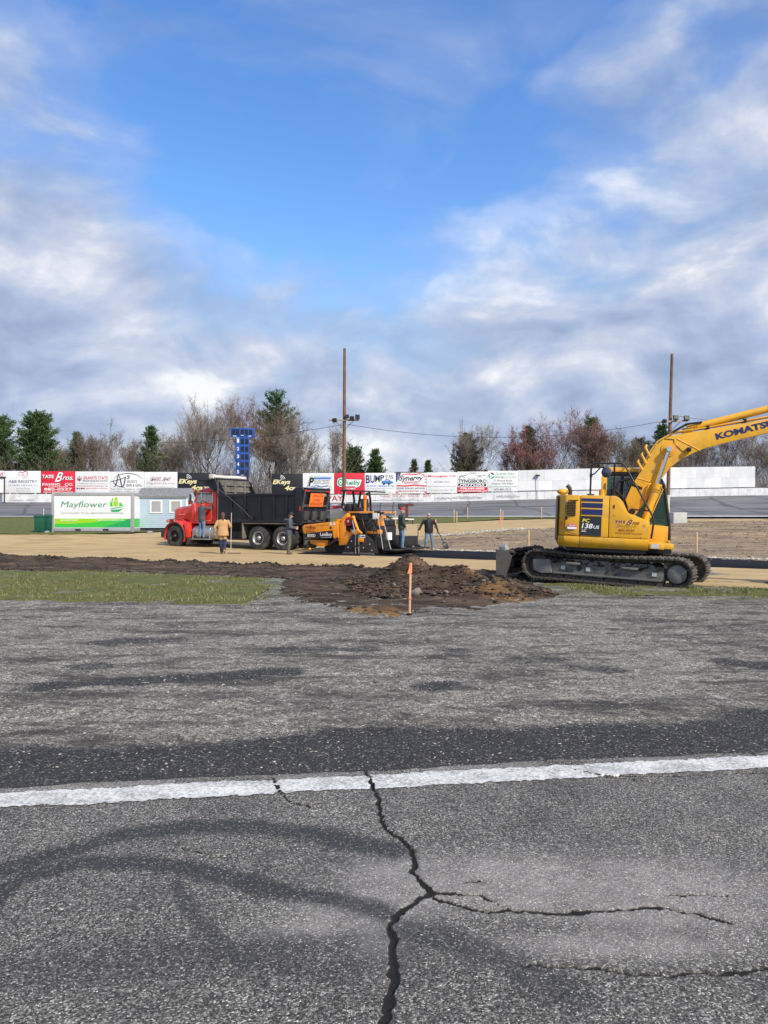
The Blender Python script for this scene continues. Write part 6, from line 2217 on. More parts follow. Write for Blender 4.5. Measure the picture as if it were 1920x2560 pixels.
# hopper
for s_, (ya, yb) in ((0, (0.0, -0.06)), (1, (-2.84, -2.90))):
    hp = pplate('hopper_side', [(0.0, 1.0), (0.02, 1.12), (-0.08, 1.20), (-1.72, 1.36), (-1.76, 1.34), (-1.64, 0.66), (-0.10, 0.64)], ya, yb, ORG, 0.02)
    if s_ == 0:
        flat([(0.08, 0.655), (1.62, 0.655), (1.56, 0.985), (0.06, 0.82)], PBLK, hp, (0, 0, 0), PR, PU, 'black_band', 0.003, 0.003)
        text('LeeBoy', SWHT, hp, (-0.93, 0.0, 0.69), PR, PU, 0.62, 0.20, bold=0.02, lift=0.010)
        flat([(0.97, 0.665), (1.48, 0.675), (1.48, 0.685), (0.97, 0.675)], SWHT, hp, (0, 0, 0), PR, PU, 'underline', 0.008, 0.002)
        text('8500D', SWHT, hp, (-0.26, 0.0, 0.685), PR, PU, 0.42, 0.13, bold=0.02, lift=0.010)
        text('TATE', INK, hp, (-0.14, 0.0, 1.06), PR, (0.0, 0, 1), 0.22, 0.07, bold=0.03, lift=0.006)
        text('Bros', INK, hp, (-0.37, 0.0, 1.03), PR, (0.0, 0, 1), 0.32, 0.15, bold=0.015, shear=0.3, lift=0.006)
        text('www.tatebros.com', INK, hp, (-0.72, 0.0, 1.15), (-1, 0, 0.09), PU, 0.66, 0.045, lift=0.006)
        text('PAVING CO.', INK, hp, (-0.18, 0.0, 0.965), PR, PU, 0.46, 0.045, lift=0.006)
        text('882-0527', INK, hp, (-0.20, 0.0, 0.875), PR, PU, 0.44, 0.065, lift=0.006)
        for u, z_, m_ in ((1.42, 1.20, SWHT), (1.60, 1.20, SWHT), (1.42, 1.04, PBLK)):
            flat([(u, z_), (u + 0.10, z_), (u + 0.10, z_ + 0.10), (u, z_ + 0.10)], m_, hp, (0, 0, 0), PR, PU, 'decal', 0.006, 0.002)
pplate('hopper_floor', [(0.0, 0.60), (-1.60, 0.72), (-1.60, 0.66), (0.0, 0.54)], -0.08, -2.82, PBLK, 0)
pplate('hopper_rear', [(-1.58, 0.73), (-1.72, 1.45), (-1.76, 1.45), (-1.64, 0.73)], -0.08, -2.82, ORG, 0)
mb = MB()
mb.ball((-0.75, -1.45, 0.66), (0.8, 1.3, 0.30), 18, 8)
mb.build('asphalt_load', FRESH, pv)
pplate('lower_frame', [(-0.30, 0.56), (-0.34, 0.40), (-0.58, 0.34), (-1.20, 0.33), (-1.24, 0.56)], -0.12, -0.30, ORG)
pplate('lower_panel', [(-0.66, 0.46), (-0.66, 0.30), (-1.10, 0.29), (-1.14, 0.46)], -0.08, -0.115, ORG)
MB().cyl((-0.12, -0.3, 0.40), (-0.12, -2.6, 0.40), 0.10, n=14).build('push_roller', PBLK, pv)
MB().ball((-0.30, -0.1, 0.16), 0.06).build('guide_knob', ORG, pv)
pbox('front_crossbeam', -0.2, -0.5, -0.35, -2.55, 0.30, 0.52, PBLK)
# crawler tracks: rubber belt with rollers
for yc in (-0.62, -2.28):
    tk = MB()
    pts = []
    for i in range(12):
        a = R(90 + 180 * i / 11)
        pts.append((-2.55 + 0.24 * math.cos(a), 0.27 + 0.24 * math.sin(a)))
    for i in range(12):
        a = R(270 + 180 * i / 11)
        pts.append((-1.05 + 0.24 * math.cos(a), 0.27 + 0.24 * math.sin(a)))
    tk.prism(pts, yc - 0.17, yc + 0.17, 'y')
    to = tk.build('crawler_track', RUBB, pv, bevel=0.01)
    for x in (-1.05, -1.45, -1.8, -2.15, -2.55):
        MB().cyl((x, yc - 0.18, 0.24), (x, yc + 0.18, 0.24), 0.15 if x not in (-1.05, -2.55) else 0.2, n=16).build('roller', PBLK, to)
# tractor body
pbox('tractor_body', -1.80, -3.15, -0.34, -2.56, 0.40, 1.18, PBLK)
pplate('side_post', [(-1.66, 1.33), (-1.80, 1.36), (-1.84, 0.55), (-1.62, 0.60)], -0.02, -0.10, ORG)
pplate('side_panel', [(-1.84, 0.36), (-1.86, 1.30), (-2.10, 1.42), (-2.20, 1.20), (-2.16, 1.02), (-2.36, 0.90), (-2.62, 0.84), (-2.22, 0.38)], -0.06, -0.14, ORG)
pplate('side_panel', [(-2.30, 0.52), (-2.36, 1.02), (-2.74, 1.05), (-2.76, 0.84)], -0.15, -0.22, ORG)
pplate('fuel_side', [(-1.86, 1.28), (-1.90, 1.52), (-2.16, 1.70), (-2.20, 1.44)], -0.2, -0.8, ORG)
flat([(2.44, 0.92), (2.56, 0.92), (2.56, 1.02), (2.44, 1.02)], LGRY, pv, (0, -0.15, 0), PR, PU, 'decal', 0.003, 0.003)
mb = MB()
mb.bar((-1.86, 0.02, 0.66), (-1.42, 0.02, 0.38), 0.08, 0.12)
mb.build('tow_arm', PBLK, pv, bevel=0.01)
pbox('deck_block', -2.12, -3.2, -0.45, -2.4, 1.18, 1.40, PBLK)
pbox('deck_box', -2.12, -3.05, -0.42, -1.6, 1.405, 1.70, PBLK)
pbox('deck_top', -2.08, -3.30, -0.38, -2.3, 1.71, 1.77, ORG)
rl = MB().lathe([(0.06, -0.12), (0.185, -0.12), (0.19, -0.10), (0.11, -0.09), (0.11, 0.09), (0.19, 0.10), (0.185, 0.12), (0.06, 0.12)], (-2.34, -0.16, 1.36), 'y', 24).build('hose_reel', REEL, pv)
MB().lathe([(0.115, -0.085), (0.15, -0.05), (0.15, 0.05), (0.115, 0.085)], (-2.34, -0.16, 1.36), 'y', 24).build('reel_hose', HOSE, rl)
MB().lathe([(0.05, 0.1), (0.05, 0.16), (0.01, 0.165)], (-2.34, -0.16, 1.36), 'y', 16).build('reel_hub', LGRY, rl)
# engine hood and cream covers behind the hopper
pplate('engine_hood', [(-0.40, 1.46), (-0.35, 1.82), (-1.15, 1.93), (-1.85, 1.93), (-1.85, 1.46)], -1.25, -2.35, CREAM, 0.03)
pplate('hood_louvre', [(-0.37, 1.48), (-0.33, 1.80), (-0.52, 1.825), (-0.56, 1.48)], -1.22, -1.245, pmat('louvre_grey', (0.16, 0.18, 0.19), 0.5), 0.005)
pbox('control_box', -1.20, -1.52, -1.10, -1.22, 1.78, 1.95, SWHT, 0.015)
MB().ball((-1.38, -1.09, 1.86), (0.05, 0.012, 0.055)).build('decal', PBLK, pv)
# canopy
for y in (-1.0, -2.3):
    MB().tube([(-1.34, y, 1.90), (-1.48, y, 2.64)], 0.05, 8).build('canopy_post', PBLK, pv)
    MB().tube([(-2.02, y, 1.75), (-1.98, y, 2.3), (-1.92, y, 2.64)], 0.05, 8).build('canopy_post', PBLK, pv)
MB().bar((-1.40, -1.65, 2.68), (-2.66, -1.65, 2.62), 1.7, 0.06).build('canopy', PBLK, pv, bevel=0.02)
pbox('work_light', -2.60, -2.70, -0.95, -1.1, 2.44, 2.56, PBLK)
# operator station
pbox('operator_seat', -1.95, -2.4, -0.95, -1.45, 1.775, 1.95, SEATM, 0.04)
pplate('seat_back', [(-2.36, 1.95), (-2.30, 2.30), (-2.42, 2.32), (-2.48, 1.95)], -0.95, -1.45, SEATM, 0.03)
pbox('console', -1.62, -1.85, -0.8, -1.5, 1.775, 2.1, PBLK, 0.03)
MB().lathe([(0.16, 0.0), (0.175, 0.012), (0.16, 0.024)], (-1.80, -1.05, 2.14), 'z', 18).build('steering_wheel', SEATM, pv)
MB().tube([(-1.7, -0.75, 1.95), (-1.62, -0.75, 2.12), (-1.5, -0.75, 2.08)], 0.05, 8).build('exhaust', PBLK, pv)
MB().cyl((-2.86, -0.5, 1.77), (-2.86, -0.5, 2.26), 0.055, n=12).build('beacon_post', ORG, pv)
bc = MB().lathe([(0.07, 2.265), (0.085, 2.28), (0.085, 2.42), (0.06, 2.46), (0.01, 2.465)], (-2.86, -0.5, 0), 'z', 18).build('beacon', pmat('beacon_orange', (0.80, 0.12, 0.02), 0.3), pv)
for x, y, h in ((-2.98, -0.46, 0.5), (-3.45, -0.7, 0.35), (-3.6, -1.5, 0.4)):
    MB().tube([(x, y, 1.72), (x - 0.02, y, 1.72 + h), (x - 0.07, y, 1.78 + h)], 0.014, 6).build('lever', HOSE, pv)
pbox('control_box', -3.34, -3.60, -0.30, -0.42, 1.45, 1.70, SWHT, 0.015)
pbox('rear_seat', -3.15, -3.55, -0.32, -0.85, 1.02, 1.12, SEATM, 0.04)
mb = MB()
mb.loft([[(-3.12, -0.3, 1.40), (-3.30, -0.3, 1.46), (-3.30, -0.6, 1.46), (-3.12, -0.6, 1.40)], [(-3.05, -0.26, 1.2), (-3.42, -0.24, 1.24), (-3.42, -0.7, 1.24), (-3.05, -0.7, 1.2)], [(-3.08, -0.24, 0.98), (-3.60, -0.22, 0.96), (-3.60, -0.75, 0.96), (-3.08, -0.75, 0.98)]])
mb.build('draped_jacket', pmat('jacket_dark', (0.035, 0.032, 0.034), 0.9, var=0.3, scale=6), pv, bevel=0.03)
pbox('rear_frame', -3.05, -3.75, -0.25, -0.42, 0.86, 1.02, ORG)
pplate('steering_pod', [(-3.52, 1.20), (-3.60, 1.42), (-3.74, 1.62), (-3.92, 1.60), (-3.95, 1.50), (-3.80, 1.44), (-3.84, 1.18)], -0.25, -0.40, ORG, 0.03)
MB().tube([(-2.62, 0.0, 1.50), (-2.72, 0.02, 1.30), (-2.86, 0.04, 1.0), (-3.05, 0.05, 0.86)], 0.055, 10).build('lift_arm', ORG, pv)
MB().ball((-2.60, 0.0, 1.52), 0.085).build('lift_arm_eye', ORG, pv)
MB().cyl((-2.58, 0.03, 1.40), (-2.80, 0.06, 0.62), 0.03).build('lift_cylinder', CHRM, pv)
for pts in ([(-2.2, -0.1, 1.15), (-2.4, 0.02, 1.0), (-2.6, -0.05, 1.12)], [(-2.25, -0.1, 1.1), (-2.5, 0.05, 1.06), (-2.75, -0.05, 1.25)], [(-2.9, -0.2, 1.5), (-3.05, -0.1, 1.2), (-3.2, -0.12, 0.9)], [(-3.6, -0.1, 0.62), (-3.9, 0.0, 0.55), (-4.1, -0.2, 0.66)], [(-2.7, -0.15, 1.55), (-2.9, -0.1, 1.42), (-3.0, -0.2, 1.6)]):
    MB().tube(pts, 0.02, 6).build('hydraulic_hose', HOSE, pv)
# screed with black end plate and rear walkway
pplate('screed_end_plate', [(-2.10, 0.02), (-2.62, 0.83), (-3.30, 0.85), (-3.62, 0.62), (-3.78, 0.10), (-3.6, 0.02)], 0.16, 0.10, PBLK)
flat([(2.98, 0.70), (3.28, 0.70), (3.28, 0.82), (2.98, 0.82)], SWHT, pv, (0, 0.16, 0), PR, PU, 'decal', 0.003, 0.003)
flat([(2.99, 0.715), (3.06, 0.715), (3.06, 0.805), (2.99, 0.805)], GRN, pv, (0, 0.16, 0), PR, PU, 'decal', 0.007, 0.002)
flat([(3.09, 0.735), (3.26, 0.735), (3.26, 0.785), (3.09, 0.785)], NAVY, pv, (0, 0.16, 0), PR, PU, 'decal', 0.007, 0.002)
for x_, z0_, z1_ in ((-2.84, 0.06, 1.05), (-3.0, 0.10, 0.78)):
    MB().cyl((x_, 0.20, z0_), (x_, 0.20, z1_), 0.022).build('depth_rod', CHRM, pv)
    pbox('rod_bracket', x_ - 0.05, x_ + 0.05, 0.165, 0.23, z0_ + 0.25, z0_ + 0.33, PBLK)
for x_, z_ in ((-2.45, 0.30), (-2.62, 0.55), (-2.9, 0.30), (-3.2, 0.30), (-3.5, 0.45), (-3.6, 0.20)):
    MB().cyl((x_, 0.161, z_), (x_, 0.175, z_), 0.025, n=8).build('bolt', LGRY, pv)
pplate('end_plate_skid', [(-2.14, 0.0), (-2.2, 0.10), (-3.70, 0.10), (-3.76, 0.0)], 0.18, 0.162, pmat('skid_worn', (0.16, 0.15, 0.14), 0.5, 0.6, var=0.3), 0.005)
pbox('adjuster_box', -2.98, -3.22, 0.17, 0.24, 0.54, 0.68, ORG)
pbox('screed', -2.75, -3.75, 0.08, -2.95, 0.05, 0.60, PBLK, 0.03)
pbox('auger_housing', -2.4, -2.75, 0.05, -2.9, 0.12, 0.45, PBLK)
pbox('screed_extension', -3.60, -4.02, 0.0, -2.9, 0.30, 0.72, PBLK, 0.02)
pbox('tool_box', -3.98, -4.35, -0.55, -1.2, 0.42, 0.80, PBLK, 0.02)
pbox('walkway', -4.02, -4.62, 0.05, -2.95, 0.20, 0.25, CHAS, 0.008)
for y in (-0.1, -1.0, -1.9, -2.8):
    MB().bar((-3.8, y, 0.35), (-4.5, y, 0.20), 0.04).build('walkway_bracket', CHAS, pv)
MB().cyl((-4.05, -0.42, 0.62), (-4.05, -0.42, 0.92), 0.13, n=18).build('bucket', SWHT, pv)
for a, c in (((-3.62, 0.05, 0.8), (-3.62, 0.05, 1.35)), ((-3.72, -0.02, 0.75), (-3.72, -0.02, 1.5))):
    MB().cyl(a, c, 0.02).build('grab_rail', PBLK, pv)


def pw(x, y, z):
    a = R(180 - 31)
    return Vector((PV.x + x * math.cos(a) - y * math.sin(a), PV.y + x * math.sin(a) + y * math.cos(a), PV.z + z))


HWD = pmat('tool_handle_grey', (0.42, 0.40, 0.37), 0.6, var=0.2)
for i, (a, c, lab) in enumerate((((-4.40, 0.02, 0.26), (-3.95, 0.02, 1.72), 'asphalt rake leaning on the paver walkway, hooked head up'), ((-4.02, 0.0, 0.26), (-3.78, 0.03, 1.76), 'asphalt lute leaning upright beside the rake on the walkway'))):
    A, B_ = pw(*a), pw(*c)
    o = thing('asphalt_rake' if i == 0 else 'asphalt_lute', lab, 'rake', A, 0)
    d_ = B_ - A
    MB().cyl((0, 0, 0), tuple(d_), 0.017, n=8).build('handle', HWD, o)
    s_ = Vector((0.515, 0.857, 0))
    MB().bar(tuple(d_ - s_ * 0.22), tuple(d_ + s_ * 0.22), 0.05, 0.07).build('rake_head', CHAS, o, bevel=0.01)
    MB().bar(tuple(d_ * 0.96), tuple(d_), 0.05, 0.05).build('socket', CHAS, o)
cl = thing('cooler_box', 'red cooler with white lid on top of the cream engine hood', 'cooler', pw(-0.62, -1.75, 1.86), R(149))
MB().box(-0.20, 0.20, -0.14, 0.14, 0, 0.17).build('body', SRED, cl, bevel=0.02)
MB().box(-0.21, 0.21, -0.15, 0.15, 0.172, 0.23).build('lid', SWHT, cl, bevel=0.02)

# ------------------------------------------------------------------ yellow excavator
KYEL = pmat('excavator_yellow', (0.76, 0.40, 0.020), 0.38, var=0.05, scale=1.5, coat=0.25, dirt=(0.33, 0.215, 0.08), damt=0.6, dscale=3.2)
KBLU = pmat('excavator_blue', (0.012, 0.022, 0.11), 0.4, var=0.08, coat=0.2)
KDRK = pmat('excavator_slate', (0.018, 0.025, 0.032), 0.4, var=0.1)
KBLK = pmat('rail_black', (0.010, 0.010, 0.011), 0.4, var=0.2)
TRKS = pmat('track_steel', (0.075, 0.068, 0.060), 0.65, 0.25, var=0.4, scale=9, dirt=(0.17, 0.135, 0.10), damt=0.9, dscale=5, bump=0.5)
TFRM = pmat('track_frame', (0.17, 0.17, 0.16), 0.75, 0.0, var=0.35, scale=3, dirt=(0.022, 0.016, 0.012), damt=1.0, dscale=2.6)
GREYP = pmat('undercarriage_grey', (0.20, 0.20, 0.19), 0.7, var=0.3, scale=4, dirt=(0.055, 0.042, 0.03), damt=0.8, dscale=4)
TEAL = glass('cab_glass_teal', (0.02, 0.065, 0.060), 0.05, 0.62)
XO = Vector((5.70, 18.90, -0.06))
TILT = 2.2
ex = thing('excavator', 'yellow crawler excavator with long boom standing beside the dirt pile', 'excavator', XO)
ex.rotation_euler = Matrix.Rotation(R(-31), 4, 'Z').to_3x3().__matmul__(Matrix.Rotation(R(TILT), 3, 'Y')).to_euler()
HM = Matrix.Rotation(R(16), 4, 'Z')


def lz(x, z):
    return z + x * math.tan(R(TILT))


# undercarriage
RI, XI, ZC = 0.315, 1.62, 0.385
shoe = MB()
shoe.prism([(-0.093, -0.012), (0.093, -0.012), (0.093, 0.012), (0.066, 0.034), (0.020, 0.034), (0.012, 0.056), (-0.008, 0.056), (-0.020, 0.034), (-0.066, 0.034), (-0.074, 0.060), (-0.093, 0.060)], -0.275, 0.275, 'y')
shoe.box(-0.094, 0.080, -0.14, -0.09, -0.085, -0.0125)
shoe.box(-0.094, 0.080, 0.09, 0.14, -0.085, -0.0125)
shoe_me = None
per = 2 * (2 * XI) + 2 * math.pi * RI
NSH = 44
for s_ in (-1, 1):
    yc = s_ * 0.985
    fr_ = MB()
    fr_.prism([(-1.42, 0.20), (-1.42, 0.52), (-1.1, 0.56), (1.0, 0.56), (1.32, 0.50), (1.36, 0.22), (1.2, 0.17), (-1.25, 0.17)], yc - 0.16, yc + 0.16, 'y')
    tf = fr_.build('track_frame', TFRM, ex, bevel=0.02)
    o_ = s_ * 0.165
    MB().prism([(-1.70, 0.24), (-1.72, 0.50), (-1.28, 0.52), (-1.24, 0.20), (-1.5, 0.17)], yc + o_ * 0.9, yc + o_ * 1.25, 'y').build('idler_guard', GREYP, tf, bevel=0.015)
    MB().box(-1.20, 1.28, yc + o_ - 0.02, yc + o_ + 0.03, 0.20, 0.235).build('frame_lip', GREYP, tf)
    for xa, xb, za in ((-0.88, -0.55, 0.44), (0.42, 0.78, 0.42)):
        MB().box(xa, xb, min(yc + o_ * 1.02, yc + o_ * 1.5), max(yc + o_ * 1.02, yc + o_ * 1.5), za, za + 0.05).build('step', GREYP, tf, bevel=0.008)
    for xa in (-1.02, -0.42, 1.08):
        MB().box(xa, xa + 0.10, min(yc + o_ * 1.02, yc + o_ * 1.06), max(yc + o_ * 1.02, yc + o_ * 1.06), 0.30, 0.39).build('decal', LGRY, tf)
    MB().cyl((-0.58, yc + o_ * 1.01, 0.36), (-0.58, yc + o_ * 1.04, 0.36), 0.06, n=18).build('hole_cover', KBLK, tf)
    MB().lathe([(0.02, s_ * 0.20), (0.185, s_ * 0.20), (0.205, s_ * 0.185), (0.215, 0.0), (0.02, 0.0)], (XI, yc, ZC), 'y', 30).build('final_drive', GREYP, ex, smooth=40)
    sp = MB()
    pts = []
    for i in range(42):
        a = 2 * math.pi * i / 42
        r_ = 0.315 if i % 2 else 0.265
        pts.append((XI + r_ * math.cos(a), ZC + r_ * math.sin(a)))
    sp.prism(pts, yc - 0.04, yc + 0.04, 'y')
    sp.build('sprocket', TRKS, ex)
    MB().lathe([(0.08, -0.10), (0.20, -0.10), (0.26, -0.06), (0.26, 0.06), (0.20, 0.10), (0.08, 0.10)], (-XI, yc, ZC), 'y', 28).build('idler', TRKS, ex, smooth=40)
    for i in range(8):
        x = -1.15 + i * 0.34
        MB().lathe([(0.04, -0.13), (0.105, -0.12), (0.105, -0.06), (0.08, -0.05), (0.08, 0.05), (0.105, 0.06), (0.105, 0.12), (0.04, 0.13)], (x, yc, 0.165), 'y', 14).build('track_roller', TRKS, ex, smooth=40)
    for x in (-0.45, 0.55):
        MB().cyl((x, yc - 0.12, 0.62), (x, yc + 0.2, 0.62), 0.06, n=14).build('carrier_roller', TRKS, ex)
    # shoes round the loop
    for i in range(NSH):
        t_ = per * i / NSH
        straight = 2 * XI
        arcl = math.pi * RI
        if t_ < straight:                       # bottom run, backwards
            p, a = (XI - t_, ZC - RI), math.pi
        elif t_ < straight + arcl:              # round the idler
            b_ = (t_ - straight) / RI
            p, a = (-XI - RI * math.sin(b_), ZC - RI * math.cos(b_)), math.pi + b_ * -1
        elif t_ < 2 * straight + arcl:          # top run with sag
            u = (t_ - straight - arcl) / straight
            p, a = (-XI + u * straight, ZC + RI - 0.05 * math.sin(math.pi * u) ** 2), 0.0
        else:
            b_ = (t_ - 2 * straight - arcl) / RI
            p, a = (XI + RI * math.sin(b_), ZC + RI * math.cos(b_)), -b_
        if shoe_me is None:
            so = shoe.build('track_shoe', TRKS, ex, bevel=0.006, seg=1)
            shoe_me = so.data
        else:
            so = bpy.data.objects.new('track_shoe', shoe_me)
            COL.objects.link(so)
            so.parent = ex
        so.location = (p[0], yc, p[1])
        so.rotation_euler = (0, -a, 0)
MB().box(-0.95, 0.95, -0.83, 0.83, 0.40, 0.62).build('carbody', TFRM, ex, bevel=0.04)
MB().lathe([(0.02, 0.62), (0.62, 0.62), (0.62, 0.80), (0.02, 0.80)], (0, 0, 0), 'z', 36).build('slew_ring', KBLK, ex, smooth=40)
# dozer blade at the rear end of the tracks
mb = MB()
rings = []
for k in range(9):
    z = 0.06 + 0.60 * k / 8
    b_ = 0.10 * math.sin(math.pi * k / 8)
    rings.append([(-2.60 + b_, -1.27, z), (-2.60 + b_, 1.27, z), (-2.52 + b_, 1.27, z), (-2.52 + b_, -1.27, z)])
mb.loft(rings)
BLD = pmat('blade_steel', (0.13, 0.125, 0.115), 0.7, var=0.35, scale=4, dirt=(0.04, 0.03, 0.022), damt=0.9, dscale=4)
MBl = mb.build('dozer_blade', BLD, ex, smooth=50)
for y in (-1.285, 1.27):
    MB().prism([(-2.63, 0.05), (-2.66, 0.68), (-2.40, 0.66), (-2.22, 0.55), (-2.36, 0.05)], y, y + 0.015, 'y').build('blade_cheek', BLD, ex)
for y in (-0.5, 0.5):
    MB().bar((-2.45, y, 0.30), (-0.9, y, 0.45), 0.12, 0.16).build('blade_arm', KBLK, ex, bevel=0.01)
    MB().cyl((-2.4, y * 0.6, 0.50), (-0.95, y * 0.6, 0.66), 0.06).build('blade_cylinder', KBLK, ex)
MB().box(-2.48, -2.30, -1.1, 1.1, 0.10, 0.20).build('blade_stiffener', KBLK, ex)

# house (turned 16 degrees on the tracks)
hs_ = {}


def hb(nm, x0, x1, y0, y1, z0, z1, mat=KYEL, bev=0.015, parent=None):
    m_ = MB()
    m_.M = HM
    m_.box(x0, x1, y0, y1, z0, z1)
    return m_.build(nm, mat, parent or ex, bevel=bev)


def hprism(nm, pts, a0, a1, axis='y', mat=KYEL, bev=0.015, parent=None):
    m_ = MB()
    m_.M = HM
    m_.prism(pts, a0, a1, axis)
    return m_.build(nm, mat, parent or ex, bevel=bev)


def htube(nm, pts, r, n=8, mat=KBLK, parent=None):
    m_ = MB()
    m_.M = HM
    m_.tube(pts, r, n)
    return m_.build(nm, mat, parent or ex)


def hcyl(nm, p, q, r, n=16, mat=KYEL, parent=None, r2=None):
    m_ = MB()
    m_.M = HM
    m_.cyl(p, q, r, r2, n)
    return m_.build(nm, mat, parent or ex, bevel=0.0)


HR_, HU = tuple(HM.to_3x3() @ Vector((1, 0, 0))), (0, 0, 1)


def htext(s_, x, z, w, h, mat, y=-1.222, dirv=(1, 0, 0), upv=(0, 0, 1), parent=None, **k):
    o3 = HM @ Vector((x, y, z))
    return text(s_, mat, parent or ex, o3, HM.to_3x3() @ Vector(dirv), HM.to_3x3() @ Vector(upv), w, h, **k)


def hflat(pts, mat, nm, y=-1.222, lift=0.003, parent=None, thick=0.003):
    return flat(pts, mat, parent or ex, HM @ Vector((0, y, 0)), HM.to_3x3() @ Vector((1, 0, 0)), (0, 0, 1), nm, lift, thick)


plan = [(0.64, -1.22), (-0.90, -1.22), (-1.25, -1.18), (-1.40, -1.02), (-1.47, -0.6), (-1.50, 0), (-1.47, 0.6), (-1.40, 1.02), (-1.25, 1.18), (-0.9, 1.22), (1.26, 1.22), (1.26, 0.18), (0.64, 0.18)]
hprism('platform', [(0.60, -1.1), (-0.9, -1.1), (-1.2, -0.9), (-1.3, 0), (-1.2, 0.9), (-0.9, 1.1), (1.2, 1.1), (1.2, -0.55), (0.60, -0.55)], 0.78, 0.875, 'z', KBLK, 0)
# counterweight: skirt in two lengths with a chamfered lower edge
for nm, pl in (('counterweight_skirt', [p for p in plan if p[0] <= -0.85] ), ('side_skirt', [(0.64, -1.22), (-0.893, -1.22), (-0.893, 0.0), (0.64, 0.0)])):
    m_ = MB()
    m_.M = HM
    cx_, cy_ = (-0.4, 0.0) if nm == 'counterweight_skirt' else (0, 0)

    def ins(p, k):
        return (p[0] + (0.0 if nm == 'side_skirt' else k * 0.7 * (1 if p[0] < -1.0 else 0)), p[1] + (k if p[1] < -0.5 else (-k if p[1] > 0.5 and nm != 'side_skirt' else 0)))
    m_.loft([[(*ins(p, 0.10), 0.86) for p in pl], [(*ins(p, 0.02), 0.96) for p in pl], [(*p, 1.03) for p in pl], [(*p, 1.12) for p in pl]])
    m_.build(nm, KYEL, ex, bevel=0.012)
hprism('rear_cover', [(-0.905, -1.21)] + [(p[0] + (0.01 if p[0] < -1 else 0), p[1] * 0.992) for p in plan if p[0] < -1.0] + [(-0.905, 1.21)], 1.13, 2.085, 'z', KYEL, 0.035)
hprism('rear_trim', [(-1.415, -1.03), (-1.425, -1.03), (-1.485, -0.6), (-1.47, -0.6)], 1.0, 2.05, 'z', KBLK, 0)
hb('middle_cover', -0.895, -0.255, -1.215, 0.16, 1.13, 2.09, KYEL, 0.03)
hb('left_cover', -0.895, -0.45, 0.165, 1.2, 1.13, 2.05, KYEL, 0.03)
fb = hprism('tool_box', [(-0.245, 1.13), (0.64, 1.13), (0.64, 1.44), (0.62, 1.50), (0.55, 1.56), (0.30, 1.66), (0.17, 1.70), (0.12, 1.80), (0.05, 1.95), (-0.03, 2.04), (-0.12, 2.09), (-0.245, 2.09)], -1.215, -0.46, 'y', KYEL, 0.025)
hb('front_step', 0.66, 0.98, -1.18, -0.55, 0.90, 1.04, KYEL, 0.02)
hflat([(0.70, 0.92), (0.86, 0.92), (0.86, 1.02), (0.70, 1.02)], LGRY, 'decal', -1.181)
hb('floor_plate', 0.66, 1.25, -0.54, 0.17, 0.88, 1.0, KYEL, 0.02)
# access door outline, grille, decals on the near side
htube('panel_seam', [(-0.945, -1.212, 1.97), (-1.17, -1.205, 1.95), (-1.23, -1.20, 1.88), (-1.25, -1.19, 1.30), (-1.20, -1.205, 1.22), (-0.945, -1.214, 1.16)], 0.006, 4, KBLK)
for i in range(10):
    z = 1.60 + i * 0.038
    hb('grille_slot', -1.21 + 0.012 * max(0, i - 6), -1.00, -1.213, -1.205, z, z + 0.024, KBLK, 0)
hb('latch', -1.23, -1.18, -1.212, -1.203, 1.50, 1.58, KBLK, 0.004)
for z0_, z1_ in ((1.945, 2.015), (1.80, 1.91), (1.635, 1.765)):
    hflat([(-0.875, z0_), (-0.40, z0_), (-0.40, z1_), (-0.875, z1_)], KBLU, 'blue_stripe', -1.216)
hflat([(-0.885, 1.15), (-0.415, 1.15), (-0.415, 1.605), (-0.885, 1.605)], KDRK, 'model_plate', -1.216)
htext('PC', -0.845, 1.455, 0.17, 0.085, YEL, -1.218, bold=0.02, shear=0.15, lift=0.010)
htext('138', -0.855, 1.315, 0.25, 0.115, SWHT, -1.218, bold=0.02, shear=0.15, lift=0.010)
htext('US', -0.59, 1.315, 0.13, 0.075, SWHT, -1.218, bold=0.02, shear=0.15, lift=0.010)
htext('LC', -0.85, 1.235, 0.10, 0.055, SWHT, -1.218, bold=0.02, shear=0.15, lift=0.010)
hflat([(-1.18, 1.30), (-1.15, 1.285), (-0.99, 1.285), (-0.965, 1.30), (-0.965, 1.36), (-1.0, 1.41), (-1.15, 1.41), (-1.18, 1.36)], SWHT, 'warning_label', -1.213)
hflat([(-1.18, 1.345), (-0.965, 1.345), (-0.965, 1.36), (-1.0, 1.41), (-1.15, 1.41), (-1.18, 1.36)], SRED, 'warning_label', -1.214, 0.007)
htext('DANGER', -1.145, 1.355, 0.155, 0.040, SWHT, -1.213, bold=0.02, lift=0.013)
hflat([(-1.335, 1.30), (-1.315, 1.30), (-1.315, 1.45), (-1.335, 1.45)], REDL, 'reflector', -1.115)
htext('1', -0.165, 1.80, 0.03, 0.085, BLK, -1.216, lift=0.008)
htext('TATE', -0.10, 1.475, 0.22, 0.055, SWHT, -1.216, bold=0.05, lift=0.004)
htext('TATE', -0.10, 1.48, 0.215, 0.05, INK, -1.216, bold=0.02, lift=0.009)
htext('B', 0.13, 1.43, 0.15, 0.125, SWHT, -1.216, bold=0.03, shear=0.5, lift=0.004)
htext('B', 0.135, 1.435, 0.14, 0.12, INK, -1.216, bold=0.005, shear=0.5, lift=0.009)
htext('ros', 0.27, 1.45, 0.16, 0.06, INK, -1.216, bold=0.01, shear=0.4, lift=0.009)
OLV = pmat('decal_olive', (0.30, 0.18, 0.02), 0.5)
htext('PAVING CO', -0.04, 1.385, 0.40, 0.042, OLV, -1.216, lift=0.008)
htext('HUDSON, NH', 0.05, 1.355, 0.22, 0.016, OLV, -1.216, lift=0.008)
